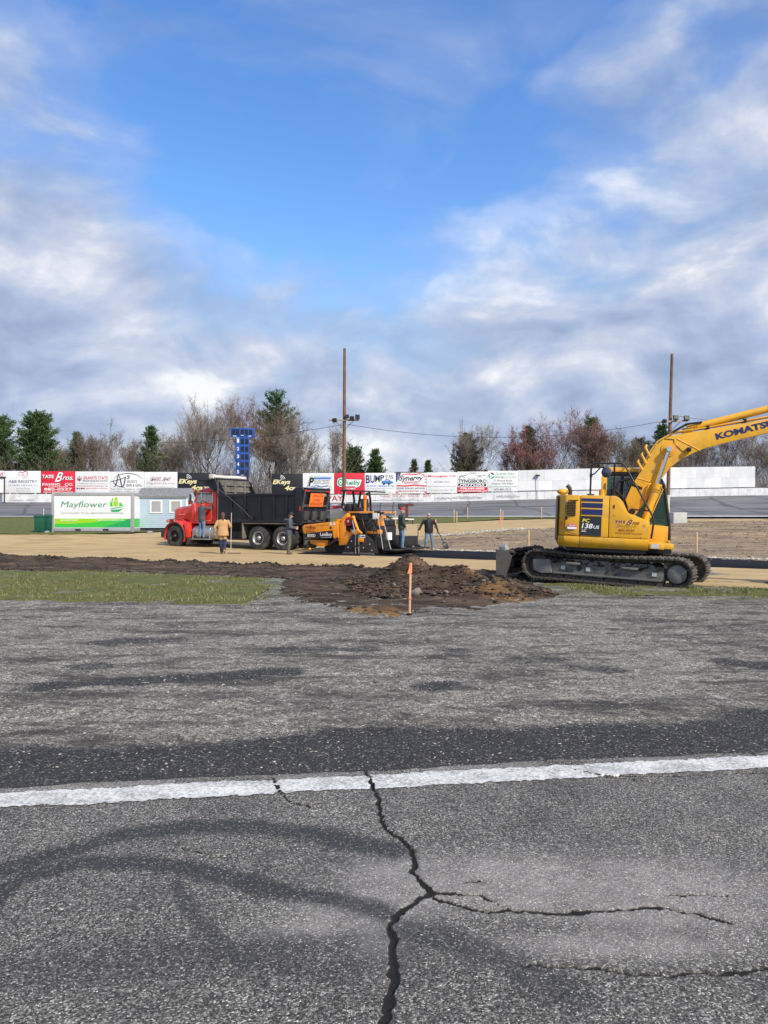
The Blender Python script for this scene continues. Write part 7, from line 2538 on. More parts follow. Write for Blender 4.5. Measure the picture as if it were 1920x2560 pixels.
htext('882-0527', -0.03, 1.285, 0.36, 0.048, INK, -1.216, bold=0.01, lift=0.008)
htext('www.tatebros.com', -0.10, 1.225, 0.58, 0.045, INK, -1.216, lift=0.008)
for x, z in ((-0.12, 1.66), (-0.13, 1.17), (0.50, 1.16), (0.53, 1.43)):
    hcyl('cover_bolt', (x, -1.214, z), (x, -1.221, z), 0.033, 16, pmat('bolt_yellow', (0.60, 0.34, 0.02), 0.5))
# handrail, mirror, exhaust, caps
htube('handrail', [(-0.69, -1.10, 2.09), (-0.69, -1.12, 2.74), (-0.66, -1.12, 2.81), (-0.58, -1.12, 2.83), (-0.02, -1.12, 2.85), (0.05, -1.12, 2.82), (0.70, -1.16, 1.66), (0.735, -1.17, 1.57), (0.72, -1.18, 1.40), (0.69, -1.19, 1.14)], 0.022)
htube('handrail_post', [(-0.17, -1.10, 2.84), (-0.16, -0.85, 2.45), (-0.15, -0.8, 2.09)], 0.02)
hb('rail_foot', -0.76, -0.60, -1.16, -1.0, 2.091, 2.12, KBLK, 0.01)
htube('step_rail', [(0.26, -1.08, 1.68), (0.27, -1.08, 1.76), (0.31, -1.08, 1.79), (0.66, -1.10, 1.77)], 0.018)
mo = htube('mirror_arm', [(-0.69, -1.12, 2.55), (-0.60, -1.16, 2.60), (-0.48, -1.2, 2.74), (-0.40, -1.2, 2.74)], 0.016)
hb('mirror_clamp', -0.72, -0.66, -1.15, -1.09, 2.50, 2.60, KBLK, 0.01)
m_ = MB()
m_.M = HM @ Matrix.Translation((-0.35, -1.22, 2.63)) @ Matrix.Rotation(R(-25), 4, 'Z')
m_.lathe([(0.01, -0.02), (0.10, -0.012), (0.125, 0.01), (0.10, 0.035), (0.01, 0.045)], (0, 0, 0), 'y', 24)
m_.build('mirror', pmat('mirror_back', (0.10, 0.12, 0.15), 0.25, 0.4), ex, smooth=50)
htube('exhaust_pipe', [(-1.16, -0.55, 2.08), (-1.16, -0.55, 2.18), (-1.18, -0.55, 2.26), (-1.24, -0.55, 2.32)], 0.05, 12, pmat('exhaust_dark', (0.05, 0.048, 0.045), 0.5, 0.5))
m_ = MB()
m_.M = HM
m_.ball((-1.33, -0.62, 2.16), (0.14, 0.16, 0.075))
m_.build('intake_cap', KYEL, ex)
hcyl('filler_neck', (-0.42, -0.75, 2.08), (-0.42, -0.75, 2.24), 0.075, 18, pmat('bolt_yellow', (0.60, 0.34, 0.02), 0.5))
# cab
CB = pmat('cab_frame_black', (0.012, 0.012, 0.013), 0.45, var=0.2)
hprism('cab_roof', [(-0.42, 2.70), (-0.42, 2.78), (-0.30, 2.82), (0.75, 2.80), (0.90, 2.74), (0.90, 2.70)], 0.20, 1.21, 'y', KYEL, 0.025)
hb('cab_roof_liner', -0.40, 0.92, 0.22, 1.19, 2.62, 2.695, CB, 0.01)
for y in (0.22, 1.14):
    hprism('cab_rear_pillar', [(-0.42, 1.13), (-0.30, 1.13), (-0.30, 2.62), (-0.42, 2.62)], y, y + 0.06, 'y', KYEL, 0.01)
    htube('cab_front_pillar', [(0.90, y + 0.03, 2.66), (1.05, y + 0.03, 2.40), (1.20, y + 0.03, 1.45), (1.22, y + 0.03, 1.02)], 0.035, 8, CB)
    hprism('cab_sill', [(-0.29, 1.02), (1.18, 1.02), (1.18, 1.40), (0.55, 1.44), (0.35, 1.72), (-0.29, 1.72)], y, y + 0.05, 'y', KYEL if y < 1 else KYEL, 0.01)
    htube('cab_mid_pillar', [(0.05, y + 0.03, 1.73), (0.08, y + 0.03, 2.62)], 0.035, 8, CB)
    hprism('cab_window', [(0.10, 1.74), (0.36, 1.735), (0.57, 1.46), (1.16, 1.42), (1.03, 2.38), (0.90, 2.61), (0.12, 2.61)], y + 0.022, y + 0.030, 'y', TEAL, 0)
    hprism('cab_window', [(-0.29, 1.73), (0.02, 1.73), (0.04, 2.61), (-0.29, 2.61)], y + 0.022, y + 0.030, 'y', TEAL, 0)
hprism('windscreen', [(1.195, 1.46), (1.205, 1.46), (1.06, 2.39), (1.05, 2.39)], 0.30, 1.12, 'y', TEAL, 0)
hb('cab_front_panel', 1.18, 1.245, 0.21, 1.20, 1.0, 1.06, KYEL, 0.01)
hb('lower_window', 1.215, 1.225, 0.30, 1.12, 1.09, 1.40, TEAL, 0)
hb('cab_crossbar', 1.20, 1.235, 0.25, 1.17, 1.40, 1.455, CB, 0.005)
hb('cab_floor', -0.3, 1.2, 0.23, 1.18, 0.89, 1.015, KYEL, 0.02)
hb('cab_rear_panel', -0.415, -0.36, 0.29, 1.13, 1.13, 1.75, KYEL, 0.01)
hb('cab_rear_window', -0.40, -0.39, 0.29, 1.13, 1.76, 2.61, TEAL, 0)
hb('operator_seat', -0.15, 0.35, 0.45, 0.98, 1.1, 1.5, SEATM, 0.05)
hprism('seat_back', [(-0.15, 1.5), (-0.30, 2.25), (-0.16, 2.3), (0.0, 1.5)], 0.47, 0.96, 'y', SEATM, 0.05)
hb('cab_handle', -0.345, -0.325, 0.19, 0.215, 2.2, 2.42, CB, 0.005)
hb('cab_lamp', 0.95, 1.02, 0.24, 0.36, 2.70, 2.80, CB, 0.015)
hprism('cab_base', [(0.66, 1.0), (1.10, 1.0), (1.06, 1.40), (0.70, 1.40)], 0.14, 0.19, 'y', KYEL, 0.01)
# boom
bt = [(0.20, lz(.2, 1.84)), (0.14, lz(.14, 2.01)), (0.29, lz(.29, 2.39)), (0.55, lz(.55, 2.83)), (0.68, lz(.68, 3.13)), (0.80, lz(.8, 3.33)), (0.98, lz(1, 3.47)), (1.20, lz(1.2, 3.55)), (1.80, lz(1.8, 3.635)), (3.37, lz(3.37, 3.89)), (4.78, lz(4.78, 4.10)), (4.92, lz(4.9, 4.05)), (4.92, lz(4.9, 3.93)), (4.8, lz(4.8, 3.88)), (3.37, lz(3.37, 3.575)), (2.35, lz(2.35, 3.345)), (1.90, lz(1.9, 3.225)), (1.63, lz(1.63, 3.11)), (1.36, lz(1.36, 2.96)), (1.14, lz(1.14, 2.78)), (0.92, lz(.92, 2.47)), (0.60, lz(.6, 1.97)), (0.40, lz(.4, 1.66)), (0.30, lz(.3, 1.62)), (0.22, lz(.22, 1.68))]
bo = hprism('boom', bt, -0.21, 0.17, 'y', KYEL, 0.012)
hcyl('boom_foot_pin', (0.30, -0.30, 1.74), (0.30, 0.26, 1.74), 0.07, 16, KBLK)
hcyl('boom_boss', (1.08, -0.212, lz(1.08, 3.21)), (1.08, -0.235, lz(1.08, 3.21)), 0.17, 28, KYEL)
hcyl('boom_boss', (1.08, -0.236, lz(1.08, 3.21)), (1.08, -0.25, lz(1.08, 3.21)), 0.125, 28, KYEL)
hcyl('boom_pin', (1.08, -0.40, lz(1.08, 3.21)), (1.08, 0.36, lz(1.08, 3.21)), 0.062, 20, CHRM)
bdir = Vector((3.37 - 1.9, 0, lz(3.37, 3.575) - lz(1.9, 3.225))).normalized()
bup = Vector((-bdir.z, 0, bdir.x))
htext('KOMATSU', 2.13, lz(2.13, 3.405), 1.30, 0.155, KBLU, -0.21, tuple(bdir), tuple(bup), bold=0.045, lift=0.004)
htext('2', 0.72, lz(.72, 2.66), 0.035, 0.06, BLK, -0.21, lift=0.004)
htube('boom_weld', [(1.25, -0.214, lz(1.25, 3.46)), (1.78, -0.214, lz(1.78, 3.16))], 0.010, 5, KYEL)
htube('boom_weld', [(0.40, -0.214, lz(.4, 2.53)), (0.80, -0.214, lz(.8, 2.40))], 0.010, 5, KYEL)
hflat([(0.27, 2.36), (0.50, 2.26), (0.52, 2.32), (0.29, 2.42)], KBLK, 'warning_label', -0.211)
htube('boom_grip', [(0.56, -0.22, 2.08), (0.58, -0.27, 2.12), (0.66, -0.27, 2.40), (0.72, -0.22, 2.43)], 0.018, 8, KYEL)
htube('lamp_wire', [(0.98, -0.216, lz(1, 3.46)), (1.18, -0.218, lz(1.2, 3.44)), (1.20, -0.218, lz(1.2, 3.33)), (1.38, -0.218, lz(1.38, 3.17)), (1.44, -0.218, lz(1.4, 3.12))], 0.008, 5, KBLK)
hb('work_lamp', 1.47, 1.57, -0.34, -0.215, lz(1.5, 3.14), lz(1.5, 3.24), CB, 0.02)
# boom cylinders
for y in (-0.33, 0.29):
    a_, e_ = Vector((0.60, y, 1.50)), Vector((1.08, y, lz(1.08, 3.21)))
    j_ = a_ + (e_ - a_) * 0.52
    cyo = hcyl('boom_cylinder', tuple(a_), tuple(j_), 0.085, 20)
    hcyl('cylinder_collar', tuple(j_ - (e_ - a_) * 0.07), tuple(j_ + (e_ - a_) * 0.005), 0.105, 20, KYEL, cyo)
    hcyl('cylinder_band', tuple(a_ + (e_ - a_) * 0.42), tuple(a_ + (e_ - a_) * 0.43), 0.10, 20, KYEL, cyo)
    hcyl('cylinder_foot', tuple(a_ - (e_ - a_) * 0.03), tuple(a_ + (e_ - a_) * 0.02), 0.11, 20, KYEL, cyo)
    hcyl('cylinder_rod', tuple(j_), tuple(e_), 0.042, 16, CHRM, cyo)
    hcyl('rod_eye', (e_.x, y - 0.05, e_.z), (e_.x, y + 0.05, e_.z), 0.085, 20, KYEL, cyo)
    htube('cylinder_line', [tuple(a_ + Vector((0.11, -0.06, 0.1))), tuple(j_ + Vector((0.12, -0.06, -0.12))), tuple(j_ + Vector((0.02, -0.09, -0.02)))], 0.014, 6, KYEL, cyo)
# arm cylinder on top of the boom, pipes and hoses
a_, e_ = Vector((1.50, -0.02, lz(1.5, 3.70))), Vector((4.95, -0.02, lz(4.95, 4.52)))
hcyl('arm_cylinder', tuple(a_), tuple(a_ + (e_ - a_) * 0.58), 0.085, 18)
hcyl('arm_cylinder_rod', tuple(a_ + (e_ - a_) * 0.58), tuple(e_), 0.042, 14, CHRM)
hb('arm_cylinder_bracket', 1.38, 1.62, -0.13, 0.09, lz(1.5, 3.56), lz(1.5, 3.72), KYEL, 0.03)
hprism('arm_cylinder_head', [(3.30, lz(3.3, 4.06)), (3.26, lz(3.3, 4.22)), (3.52, lz(3.5, 4.30)), (3.58, lz(3.5, 4.14))], -0.14, 0.10, 'y', KYEL, 0.03)
for y, dz_ in ((-0.17, 0.05), (-0.10, 0.05), (0.06, 0.05), (0.13, 0.05)):
    htube('boom_pipe', [(0.40, y, lz(.4, 2.62)), (0.56, y, lz(.56, 2.90)), (0.70, y, lz(.7, 3.22)), (0.84, y, lz(.84, 3.42)), (1.20, y, lz(1.2, 3.62)), (1.85, y, lz(1.85, 3.70)), (3.4, y, lz(3.4, 3.95)), (4.6, y, lz(4.6, 4.13))], 0.020, 7, KYEL)
for k_ in range(3):
    x = 0.50 + 0.08 * k_
    htube('pipe_clamp', [(x, -0.22, lz(x, 2.72 + 0.16 * k_)), (x - 0.11, -0.20, lz(x, 2.92 + 0.17 * k_)), (x - 0.08, -0.12, lz(x, 2.98 + 0.17 * k_))], 0.028, 7, KYEL)
for y in (-0.18, -0.11, 0.05, 0.12):
    htube('boom_hose', [(0.10, y, 2.05), (-0.12, y, 2.26), (-0.02, y, 2.46), (0.22, y, lz(.2, 2.52)), (0.42, y, lz(.4, 2.66))], 0.026, 7, HOSE)
    htube('boom_hose', [(1.15, y * 1.2, lz(1.15, 3.62)), (1.45, y * 1.2, lz(1.45, 3.80)), (1.80, y, lz(1.8, 3.84))], 0.022, 7, HOSE)
for x in (1.9, 2.7, 3.4):
    hb('pipe_bracket', x, x + 0.07, -0.19, 0.15, lz(x, 3.64 + (x - 1.8) * 0.165), lz(x, 3.74 + (x - 1.8) * 0.165), KBLK, 0.008)
# arm and bucket beyond the frame, bucket resting on the ground
hprism('arm', [(4.60, lz(4.7, 4.30)), (5.05, lz(5, 4.62)), (5.14, lz(5, 4.52)), (4.98, lz(5, 3.95)), (4.80, 1.78), (4.64, 1.76), (4.66, lz(4.6, 3.9))], -0.13, 0.10, 'y', KYEL, 0.02)
hcyl('bucket_cylinder', (5.02, -0.015, lz(5, 4.1)), (5.02, -0.015, 2.75), 0.065)
hcyl('bucket_cylinder_rod', (5.02, -0.015, 2.75), (4.98, -0.015, 2.05), 0.035, 14, CHRM)
hprism('bucket_link', [(4.96, 2.10), (5.04, 2.06), (4.90, 1.45), (4.82, 1.48)], -0.09, 0.06, 'y', KYEL, 0.01)
BKT = pmat('bucket_steel', (0.10, 0.095, 0.09), 0.6, 0.5, var=0.3, dirt=(0.12, 0.09, 0.06), damt=0.7)
m_ = MB()
m_.M = HM
gz = 0.13
prof = [(x + 0.30, z) for x, z in ((4.40, 1.82), (4.62, 1.40), (4.62, 0.90), (4.45, 0.45), (4.10, gz + 0.06), (3.55, gz + 0.02), (3.28, gz + 0.03))]
rings = []
for x, z in prof:
    rings.append([(x, -0.48, z), (x, 0.44, z), (x - 0.03, 0.44, z + 0.03), (x - 0.03, -0.48, z + 0.03)])
m_.loft(rings)
for y in (-0.49, 0.43):
    m_.prism(prof + [(3.85, 0.30), (4.15, 0.75), (4.50, 1.35)], y, y + 0.025, 'y')
bk = m_.build('bucket', BKT, ex)
for i in range(5):
    y = -0.46 + i * 0.2
    m_ = MB()
    m_.M = HM
    m_.loft([[(3.62, y, gz), (3.62, y + 0.09, gz), (3.62, y + 0.09, gz + 0.07), (3.62, y, gz + 0.07)], [(3.40, y + 0.02, gz + 0.01), (3.40, y + 0.07, gz + 0.01), (3.40, y + 0.07, gz + 0.025), (3.40, y + 0.02, gz + 0.025)]])
    m_.build('bucket_tooth', BKT, bk)

# soil carried on the blade, and a rock on it
XM = Matrix.Translation(XO) @ Matrix.Rotation(R(-31), 4, 'Z')
rng = np.random.default_rng(77)
k = 420
lx = rng.uniform(-2.48, -2.28, k)
ly = rng.uniform(-1.2, 1.2, k)
q = np.array([tuple(XM @ Vector((a, b_, 0.52 + 0.14 * rng.random()))) for a, b_ in zip(lx, ly)])
q[:, 2] += 0.08
scatter('blade_soil', bpy.data.materials['clod_dark'], q, 0.03 + 0.06 * rng.random(k), 0.8, 8)
m_ = MB()
m_.ball((0, 0, 0), (0.14, 0.12, 0.13), 8, 5)
rr = random.Random(5)
m_.v = [tuple(np.array(p) * (0.75 + 0.45 * rr.random())) for p in m_.v]
o = m_.build('stone', pmat('rock_grey', (0.25, 0.26, 0.27), 0.8, var=0.3, scale=8), smooth=0)
o.location = XM @ Vector((-2.50, -1.05, 0.80))
tag(o, 'angular grey stone perched on the end of the excavator blade', 'stone')

# mud packed on the track frames
k = 900
lx = rng.uniform(-1.3, 1.25, k)
sy = rng.choice([-1, 1], k)
ly = sy * (0.985 + rng.uniform(-0.15, 0.19, k))
q = np.array([tuple(ex.rotation_euler.to_matrix() @ Vector((a, b_, 0.50 + 0.07 * rng.random() - 0.10 * (abs(b_) > 1.13) * rng.random()))) for a, b_ in zip(lx, ly)]) + np.array(XO)
scatter('track_mud', bpy.data.materials['clod_dark'], q, 0.02 + 0.05 * rng.random(k), 0.7, 18)

# ------------------------------------------------------------------ people
SKIN = pmat('skin', (0.52, 0.30, 0.22), 0.55, var=0.08, scale=12)
HAIRB = pmat('hair_brown', (0.10, 0.055, 0.035), 0.7, var=0.3, scale=20, bump=0.6, bscale=80)
HAIRG = pmat('hair_grey', (0.34, 0.31, 0.28), 0.7, var=0.3, scale=20, bump=0.6, bscale=80)
DENIM = pmat('denim_blue', (0.115, 0.195, 0.31), 0.85, var=0.35, scale=7, bump=0.5, bscale=30)
DENIMD = pmat('denim_navy', (0.014, 0.025, 0.070), 0.85, var=0.35, scale=7, bump=0.5, bscale=30)
OLIVE = pmat('cargo_olive', (0.105, 0.105, 0.075), 0.9, var=0.3, scale=7, bump=0.6, bscale=30)
TANJ = pmat('canvas_tan', (0.46, 0.275, 0.125), 0.85, var=0.18, scale=6, bump=0.6, bscale=25)
GREYJ = pmat('hoodie_grey', (0.075, 0.088, 0.11), 0.9, var=0.25, scale=6, bump=0.6, bscale=25)
CHARJ = pmat('hoodie_charcoal', (0.062, 0.072, 0.085), 0.9, var=0.3, scale=6, bump=0.6, bscale=25)
GREENJ = pmat('jacket_green', (0.040, 0.062, 0.052), 0.85, var=0.25, scale=6, bump=0.6, bscale=25)
BLKJ = pmat('jacket_black', (0.012, 0.013, 0.017), 0.8, var=0.35, scale=6, bump=0.6, bscale=25)
BOOTT = pmat('boot_tan', (0.30, 0.185, 0.095), 0.8, var=0.2)
BOOTB = pmat('boot_brown', (0.13, 0.075, 0.045), 0.75, var=0.25)
BOOTG = pmat('shoe_dark', (0.05, 0.045, 0.042), 0.7, var=0.3)
SHOEW = pmat('shoe_pale', (0.45, 0.40, 0.31), 0.7, var=0.2)
REDCAP = pmat('cap_red', (0.36, 0.020, 0.022), 0.75, var=0.15)
BLKCAP = pmat('cap_black', (0.016, 0.015, 0.017), 0.75, var=0.2)
EYEM = pmat('eye_dark', (0.03, 0.02, 0.015), 0.3)


def person(label, loc, rz, H, mats, arms, legs, yaw=0.0, pitch=0.0, lean=0.0, torso=None, hands=None, hem=0.86, bulk=1.0, feet=None, open_front=None):
    """mats: jacket, trousers, boots; arms: (elbow, wrist) left and right; legs: (knee, ankle) left and right; local x right, y forward, z up, figure 1.75 tall"""
    prim = []     # (p, q, r0, r1, material index)
    mb = MB()

    def seg(p, q, r0, r1, mi, n=12):
        p, q = Vector(p), Vector(q)
        d = (q - p).normalized()
        mb.tube([p - d * r0 * 0.5, p, q, q + d * r1 * 0.5], [r0 * 0.8, r0, r1, r1 * 0.8], n)
        prim.append((p, q, r0, r1, mi))

    def tors(z, k=1.0):
        return lean * (z - 0.95)
    rings = []
    spec = torso or [(hem, 0.175, 0.125), (0.95, 0.180, 0.130), (1.05, 0.172, 0.125), (1.18, 0.185, 0.130), (1.30, 0.200, 0.130), (1.39, 0.195, 0.115), (1.44, 0.140, 0.095), (1.47, 0.075, 0.075)]
    for z, rx_, ry_ in spec:
        rings.append([(rx_ * bulk * math.cos(a) * (1 + 0.05 * math.cos(2 * a)), tors(z) + ry_ * bulk * math.sin(a), z) for a in [2 * math.pi * j / 20 for j in range(20)]])
    mb.loft(rings)
    for i in range(len(spec) - 1):
        for sx_ in (-0.08, 0, 0.08):
            prim.append((Vector((sx_, tors(spec[i][0]), spec[i][0])), Vector((sx_, tors(spec[i + 1][0]), spec[i + 1][0])), spec[i][2] * bulk, spec[i + 1][2] * bulk, 0))
    # pelvis under the hem
    mb.loft([[(0.155 * math.cos(a), 0.115 * math.sin(a), z) for a in [2 * math.pi * j / 16 for j in range(16)]] for z in (0.80, 0.86, 0.95)])
    prim.append((Vector((-0.05, 0, 0.80)), Vector((0.05, 0, 0.80)), 0.11, 0.11, 1))
    # legs and boots
    for s_, (kn, an), ft in ((-1, legs[0], (feet or (0, 0))[0]), (1, legs[1], (feet or (0, 0))[1])):
        hp = Vector((s_ * 0.085, 0, 0.86))
        kn, an = Vector(kn), Vector(an)
        seg(hp, kn, 0.098, 0.070, 1)
        seg(kn, an, 0.072, 0.060, 1)
        c_, s2 = math.cos(ft), math.sin(ft)
        yawf = 0.15 * s_
        fd = Vector((math.sin(yawf) * c_, math.cos(yawf) * c_, -s2))
        up = Vector((0, s2, c_))
        heel = an - up * 0.045 - fd * 0.05
        seg(an + up * 0.02, an - up * 0.03, 0.058, 0.052, 2)
        seg(heel, heel + fd * 0.20, 0.044, 0.040, 2)
    # neck and head
    nz = Vector((0, tors(1.45), 1.44))
    seg(nz, nz + Vector((0, 0.015, 0.10)), 0.058, 0.052, 3)
    hc = nz + Vector((0, 0.035 + 0.05 * math.sin(pitch), 0.195 - 0.03 * math.sin(pitch)))
    HMt = Matrix.Translation(hc) @ Matrix.Rotation(yaw, 4, 'Z') @ Matrix.Rotation(-pitch, 4, 'X')
    hm = MB()
    hm.M = HMt
    hm.ball((0, 0, 0.02), (0.076, 0.096, 0.105), 16, 12)
    hm.ball((0, 0.030, -0.055), (0.055, 0.062, 0.062), 12, 8)
    hm.ball((0, 0.098, -0.018), (0.014, 0.022, 0.022), 8, 6)
    hm.ball((0, 0.088, -0.062), (0.026, 0.012, 0.010), 8, 6)
    for s_ in (-1, 1):
        hm.ball((s_ * 0.077, -0.005, -0.01), (0.012, 0.022, 0.032), 8, 6)
    mb.add(hm.v, hm.f)
    prim.append((hc - Vector((0, 0, 0.04)), hc + Vector((0, 0, 0.04)), 0.09, 0.09, 3))
    # arms and hands
    for s_, (el, wr), hd in ((-1, arms[0], (hands or (None, None))[0]), (1, arms[1], (hands or (None, None))[1])):
        sh_ = Vector((s_ * 0.185 * bulk, tors(1.40), 1.395))
        el, wr = Vector(el), Vector(wr)
        seg(sh_, el, 0.066 * bulk, 0.052 * bulk, 0)
        d = (wr - el).normalized()
        seg(el, wr - d * 0.02, 0.053 * bulk, 0.040 * bulk, 0)
        hd = Vector(hd).normalized() if hd else d
        pn = hd.cross(Vector((0, 0, 1)))
        if pn.length < 0.2:
            pn = Vector((s_, 0, 0))
        pn.normalize()
        side = pn.cross(hd).normalized()          # across the knuckles
        palm = -pn * s_                            # palm faces the body
        seg(wr, wr + hd * 0.085, 0.030, 0.034, 3, 10)
        for i in range(4):
            o_ = side * (0.030 - 0.020 * i)
            b0 = wr + hd * 0.085 + o_
            ln = (0.070, 0.080, 0.074, 0.058)[i]
            b1 = b0 + hd * ln * 0.5 + palm * 0.010
            b2 = b1 + hd * ln * 0.25 + palm * ln * 0.40
            mb.tube([b0, b1, b2], [0.0095, 0.009, 0.0075], 7)
            prim.append((b0, b2, 0.01, 0.008, 3))
        t0 = wr + hd * 0.03 + side * 0.028
        t1 = t0 + hd * 0.035 + side * 0.028 + palm * 0.012
        t2 = t1 + hd * 0.030 + palm * 0.016
        mb.tube([t0, t1, t2], [0.013, 0.011, 0.009], 7)
        prim.append((t0, t2, 0.013, 0.009, 3))
    tmp = mb.build('tmp_body', SKIN)
    md = tmp.modifiers.new('r', 'REMESH')
    md.mode = 'VOXEL'
    md.voxel_size = 0.011
    ms = tmp.modifiers.new('s', 'SMOOTH')
    ms.factor = 0.5
    ms.iterations = 2
    me = bpy.data.meshes.new_from_object(tmp.evaluated_get(bpy.context.evaluated_depsgraph_get()))
    bpy.data.objects.remove(tmp)
    me.name = 'body'
    nf = len(me.polygons)
    c = np.empty(nf * 3)
    me.polygons.foreach_get('center', c)
    c = c.reshape(-1, 3)
    best = np.full(nf, 1e9)
    mi = np.zeros(nf, np.int32)
    for p, q, r0, r1, m_ in prim:
        p_, d_ = np.array(p), np.array(q - p)
        t_ = np.clip(((c - p_) @ d_) / (d_ @ d_ + 1e-9), 0, 1)
        dist = np.linalg.norm(c - p_ - t_[:, None] * d_, axis=1) - (r0 + (r1 - r0) * t_)
        sel = dist < best
        best[sel] = dist[sel]
        mi[sel] = m_
    if open_front is not None:          # shirt shown by an open jacket
        w_ = 0.055
        sel = (mi == 0) & (np.abs(c[:, 0]) < w_) & (c[:, 1] > 0.03) & (c[:, 2] > 1.05) & (c[:, 2] < 1.46)
        mi[sel] = 4
    me.materials.clear()
    for m_ in (*mats, SKIN, open_front or SKIN):
        me.materials.append(m_)
    me.polygons.foreach_set('material_index', mi)
    me.polygons.foreach_set('use_smooth', np.ones(nf, bool))
    k = H / 1.75
    root = thing('person', label, 'person', loc, rz)
    root.scale = (k, k, k)
    bo_ = bpy.data.objects.new('body', me)
    COL.objects.link(bo_)
    bo_.parent = root
    for s_ in (-1, 1):
        e_ = MB()
        e_.M = HMt
        e_.ball((s_ * 0.032, 0.086, 0.008), (0.012, 0.010, 0.007), 8, 6)
        e_.build('eye', EYEM, bo_)
    return root, HMt


def hair_cap(root, M_, mat, nm, z0=0.0, grow=1.10, brim=None, back=0.0):
    m_ = MB()
    m_.M = M_
    rings = []
    for i in range(9):
        t_ = i / 8
        a = R(-18 + z0) + (math.pi / 2 - R(-18 + z0)) * t_
        rings.append([(0.078 * grow * math.cos(a) * math.cos(b_), -0.008 + 0.098 * grow * math.cos(a) * math.sin(b_), 0.03 + back * (1 if math.sin(b_) < 0 else 0) * (1 - t_) + 0.100 * grow * math.sin(a)) for b_ in [2 * math.pi * j / 20 for j in range(20)]])
    for rg_ in rings[:3]:
        for j, p in enumerate(rg_):
            if p[1] > 0.05 and brim is None:
                rg_[j] = (p[0], p[1], max(p[2], 0.062))
    m_.loft(rings)
    o = m_.build(nm, mat, root, smooth=60)
    if brim:
        b_ = MB()
        b_.M = M_
        b_.loft([[(x, 0.070 + 0.02 * (1 - abs(x) / 0.075), 0.052 + dz_), ] + [(x * 0.96, 0.165 - 0.6 * x * x / 0.075, 0.040 + dz_)] for x in np.linspace(-0.075, 0.075, 7) for dz_ in (0,)], closed=False, cap=False)
        b_.loft([[(x, 0.070 + 0.02 * (1 - abs(x) / 0.075), 0.060)] + [(x * 0.96, 0.165 - 0.6 * x * x / 0.075, 0.047)] for x in np.linspace(-0.075, 0.075, 7)], closed=False, cap=False)
        b_.build('brim', mat, o, smooth=60)
    return o


def tw(x, y, z):
    a = R(180 - 28)
    return Vector((TRX + x * math.cos(a) - y * math.sin(a), TRY + x * math.sin(a) + y * math.cos(a), -0.10 + z))


ST = ((-0.10, 0.01, 0.48), (-0.11, -0.01, 0.09))
# man on the step of the truck, holding the open window frame
loc = tw(3.36, 1.19, 0.475)
p_, M_ = person('man in charcoal sweatshirt and jeans standing on the truck step', loc, R(180 - 28 + 180), 1.84, (CHARJ, DENIM, BOOTG),
                (((-0.26, 0.16, 1.22), (-0.20, 0.26, 1.36)), ((0.40, 0.14, 1.36), (0.36, 0.22, 1.58))), (((-0.10, 0.04, 0.48), (-0.10, -0.02, 0.095)), ((0.11, 0.02, 0.48), (0.12, 0.0, 0.095))), 0.0, 0.05, 0.05)
hair_cap(p_, M_, HAIRB, 'hair', back=-0.05)
# woman in the tan jacket walking away with a rake
g_ = gp(557, 1385)
p_, M_ = person('person in tan canvas jacket with ponytail walking towards the truck', (g_[0], g_[1], Tz(*g_)), R(12), 1.72, (TANJ, DENIMD, BOOTT),
                (((-0.33, -0.02, 1.14), (-0.34, 0.06, 0.90)), ((0.33, -0.06, 1.16), (0.30, 0.14, 1.14))), (((-0.09, 0.04, 0.49), (-0.05, 0.05, 0.095)), ((0.08, 0.00, 0.47), (0.06, -0.22, 0.16))), 0.0, 0.12, 0.06, hem=0.78, bulk=1.10,
                torso=[(0.78, 0.215, 0.150), (0.92, 0.205, 0.145), (1.05, 0.190, 0.135), (1.18, 0.190, 0.132), (1.30, 0.200, 0.130), (1.39, 0.190, 0.115), (1.44, 0.140, 0.095), (1.47, 0.075, 0.075)], feet=(0.0, 0.75))
hc = hair_cap(p_, M_, HAIRB, 'hair', grow=1.12, back=-0.07)
m_ = MB()
m_.M = M_
m_.tube([(0, -0.10, 0.03), (0.01, -0.135, -0.02), (0.015, -0.13, -0.10), (0.01, -0.115, -0.20), (0.0, -0.105, -0.27)], [0.035, 0.042, 0.045, 0.036, 0.012], 10)
m_.build('ponytail', HAIRB, hc)
rk_ = Vector((g_[0] + 0.30, g_[1] + 0.16, Tz(*g_)))
ro = thing('landscape_rake', 'long handled rake held upright beside the person in tan jacket', 'rake', rk_)
MB().cyl((0.0, 0, 0.02), (0.02, 0.05, 1.72), 0.018, n=8).build('handle', HWD, ro)
MB().bar((-0.12, -0.02, 0.03), (0.42, -0.05, 0.03), 0.05, 0.03).build('rake_head', CHAS, ro)
# man in grey hoodie looking at something in his hands
g_ = gp(722, 1386)
p_, M_ = person('man in grey hoodie, black cap and olive work trousers at the truck tail', (g_[0], g_[1], Tz(*g_)), R(-82), 1.74, (GREYJ, OLIVE, BOOTB),
                (((-0.25, 0.06, 1.14), (-0.10, 0.30, 1.12)), ((0.25, 0.04, 1.14), (0.10, 0.28, 1.07))), (((-0.10, 0.03, 0.48), (-0.11, -0.02, 0.09)), ((0.10, 0.03, 0.48), (0.11, -0.03, 0.09))), 0.15, 0.35, 0.08, bulk=1.06)
cp = hair_cap(p_, M_, BLKCAP, 'cap', grow=1.13, brim=True)
m_ = MB()
m_.tube([(-0.10, -0.07, 1.46), (-0.06, -0.14, 1.44), (0.0, -0.16, 1.43), (0.06, -0.14, 1.44), (0.10, -0.07, 1.46), (0.08, 0.05, 1.43)], [0.03, 0.05, 0.055, 0.05, 0.03, 0.02], 8)
m_.build('hood', GREYJ, p_)
m_ = MB()
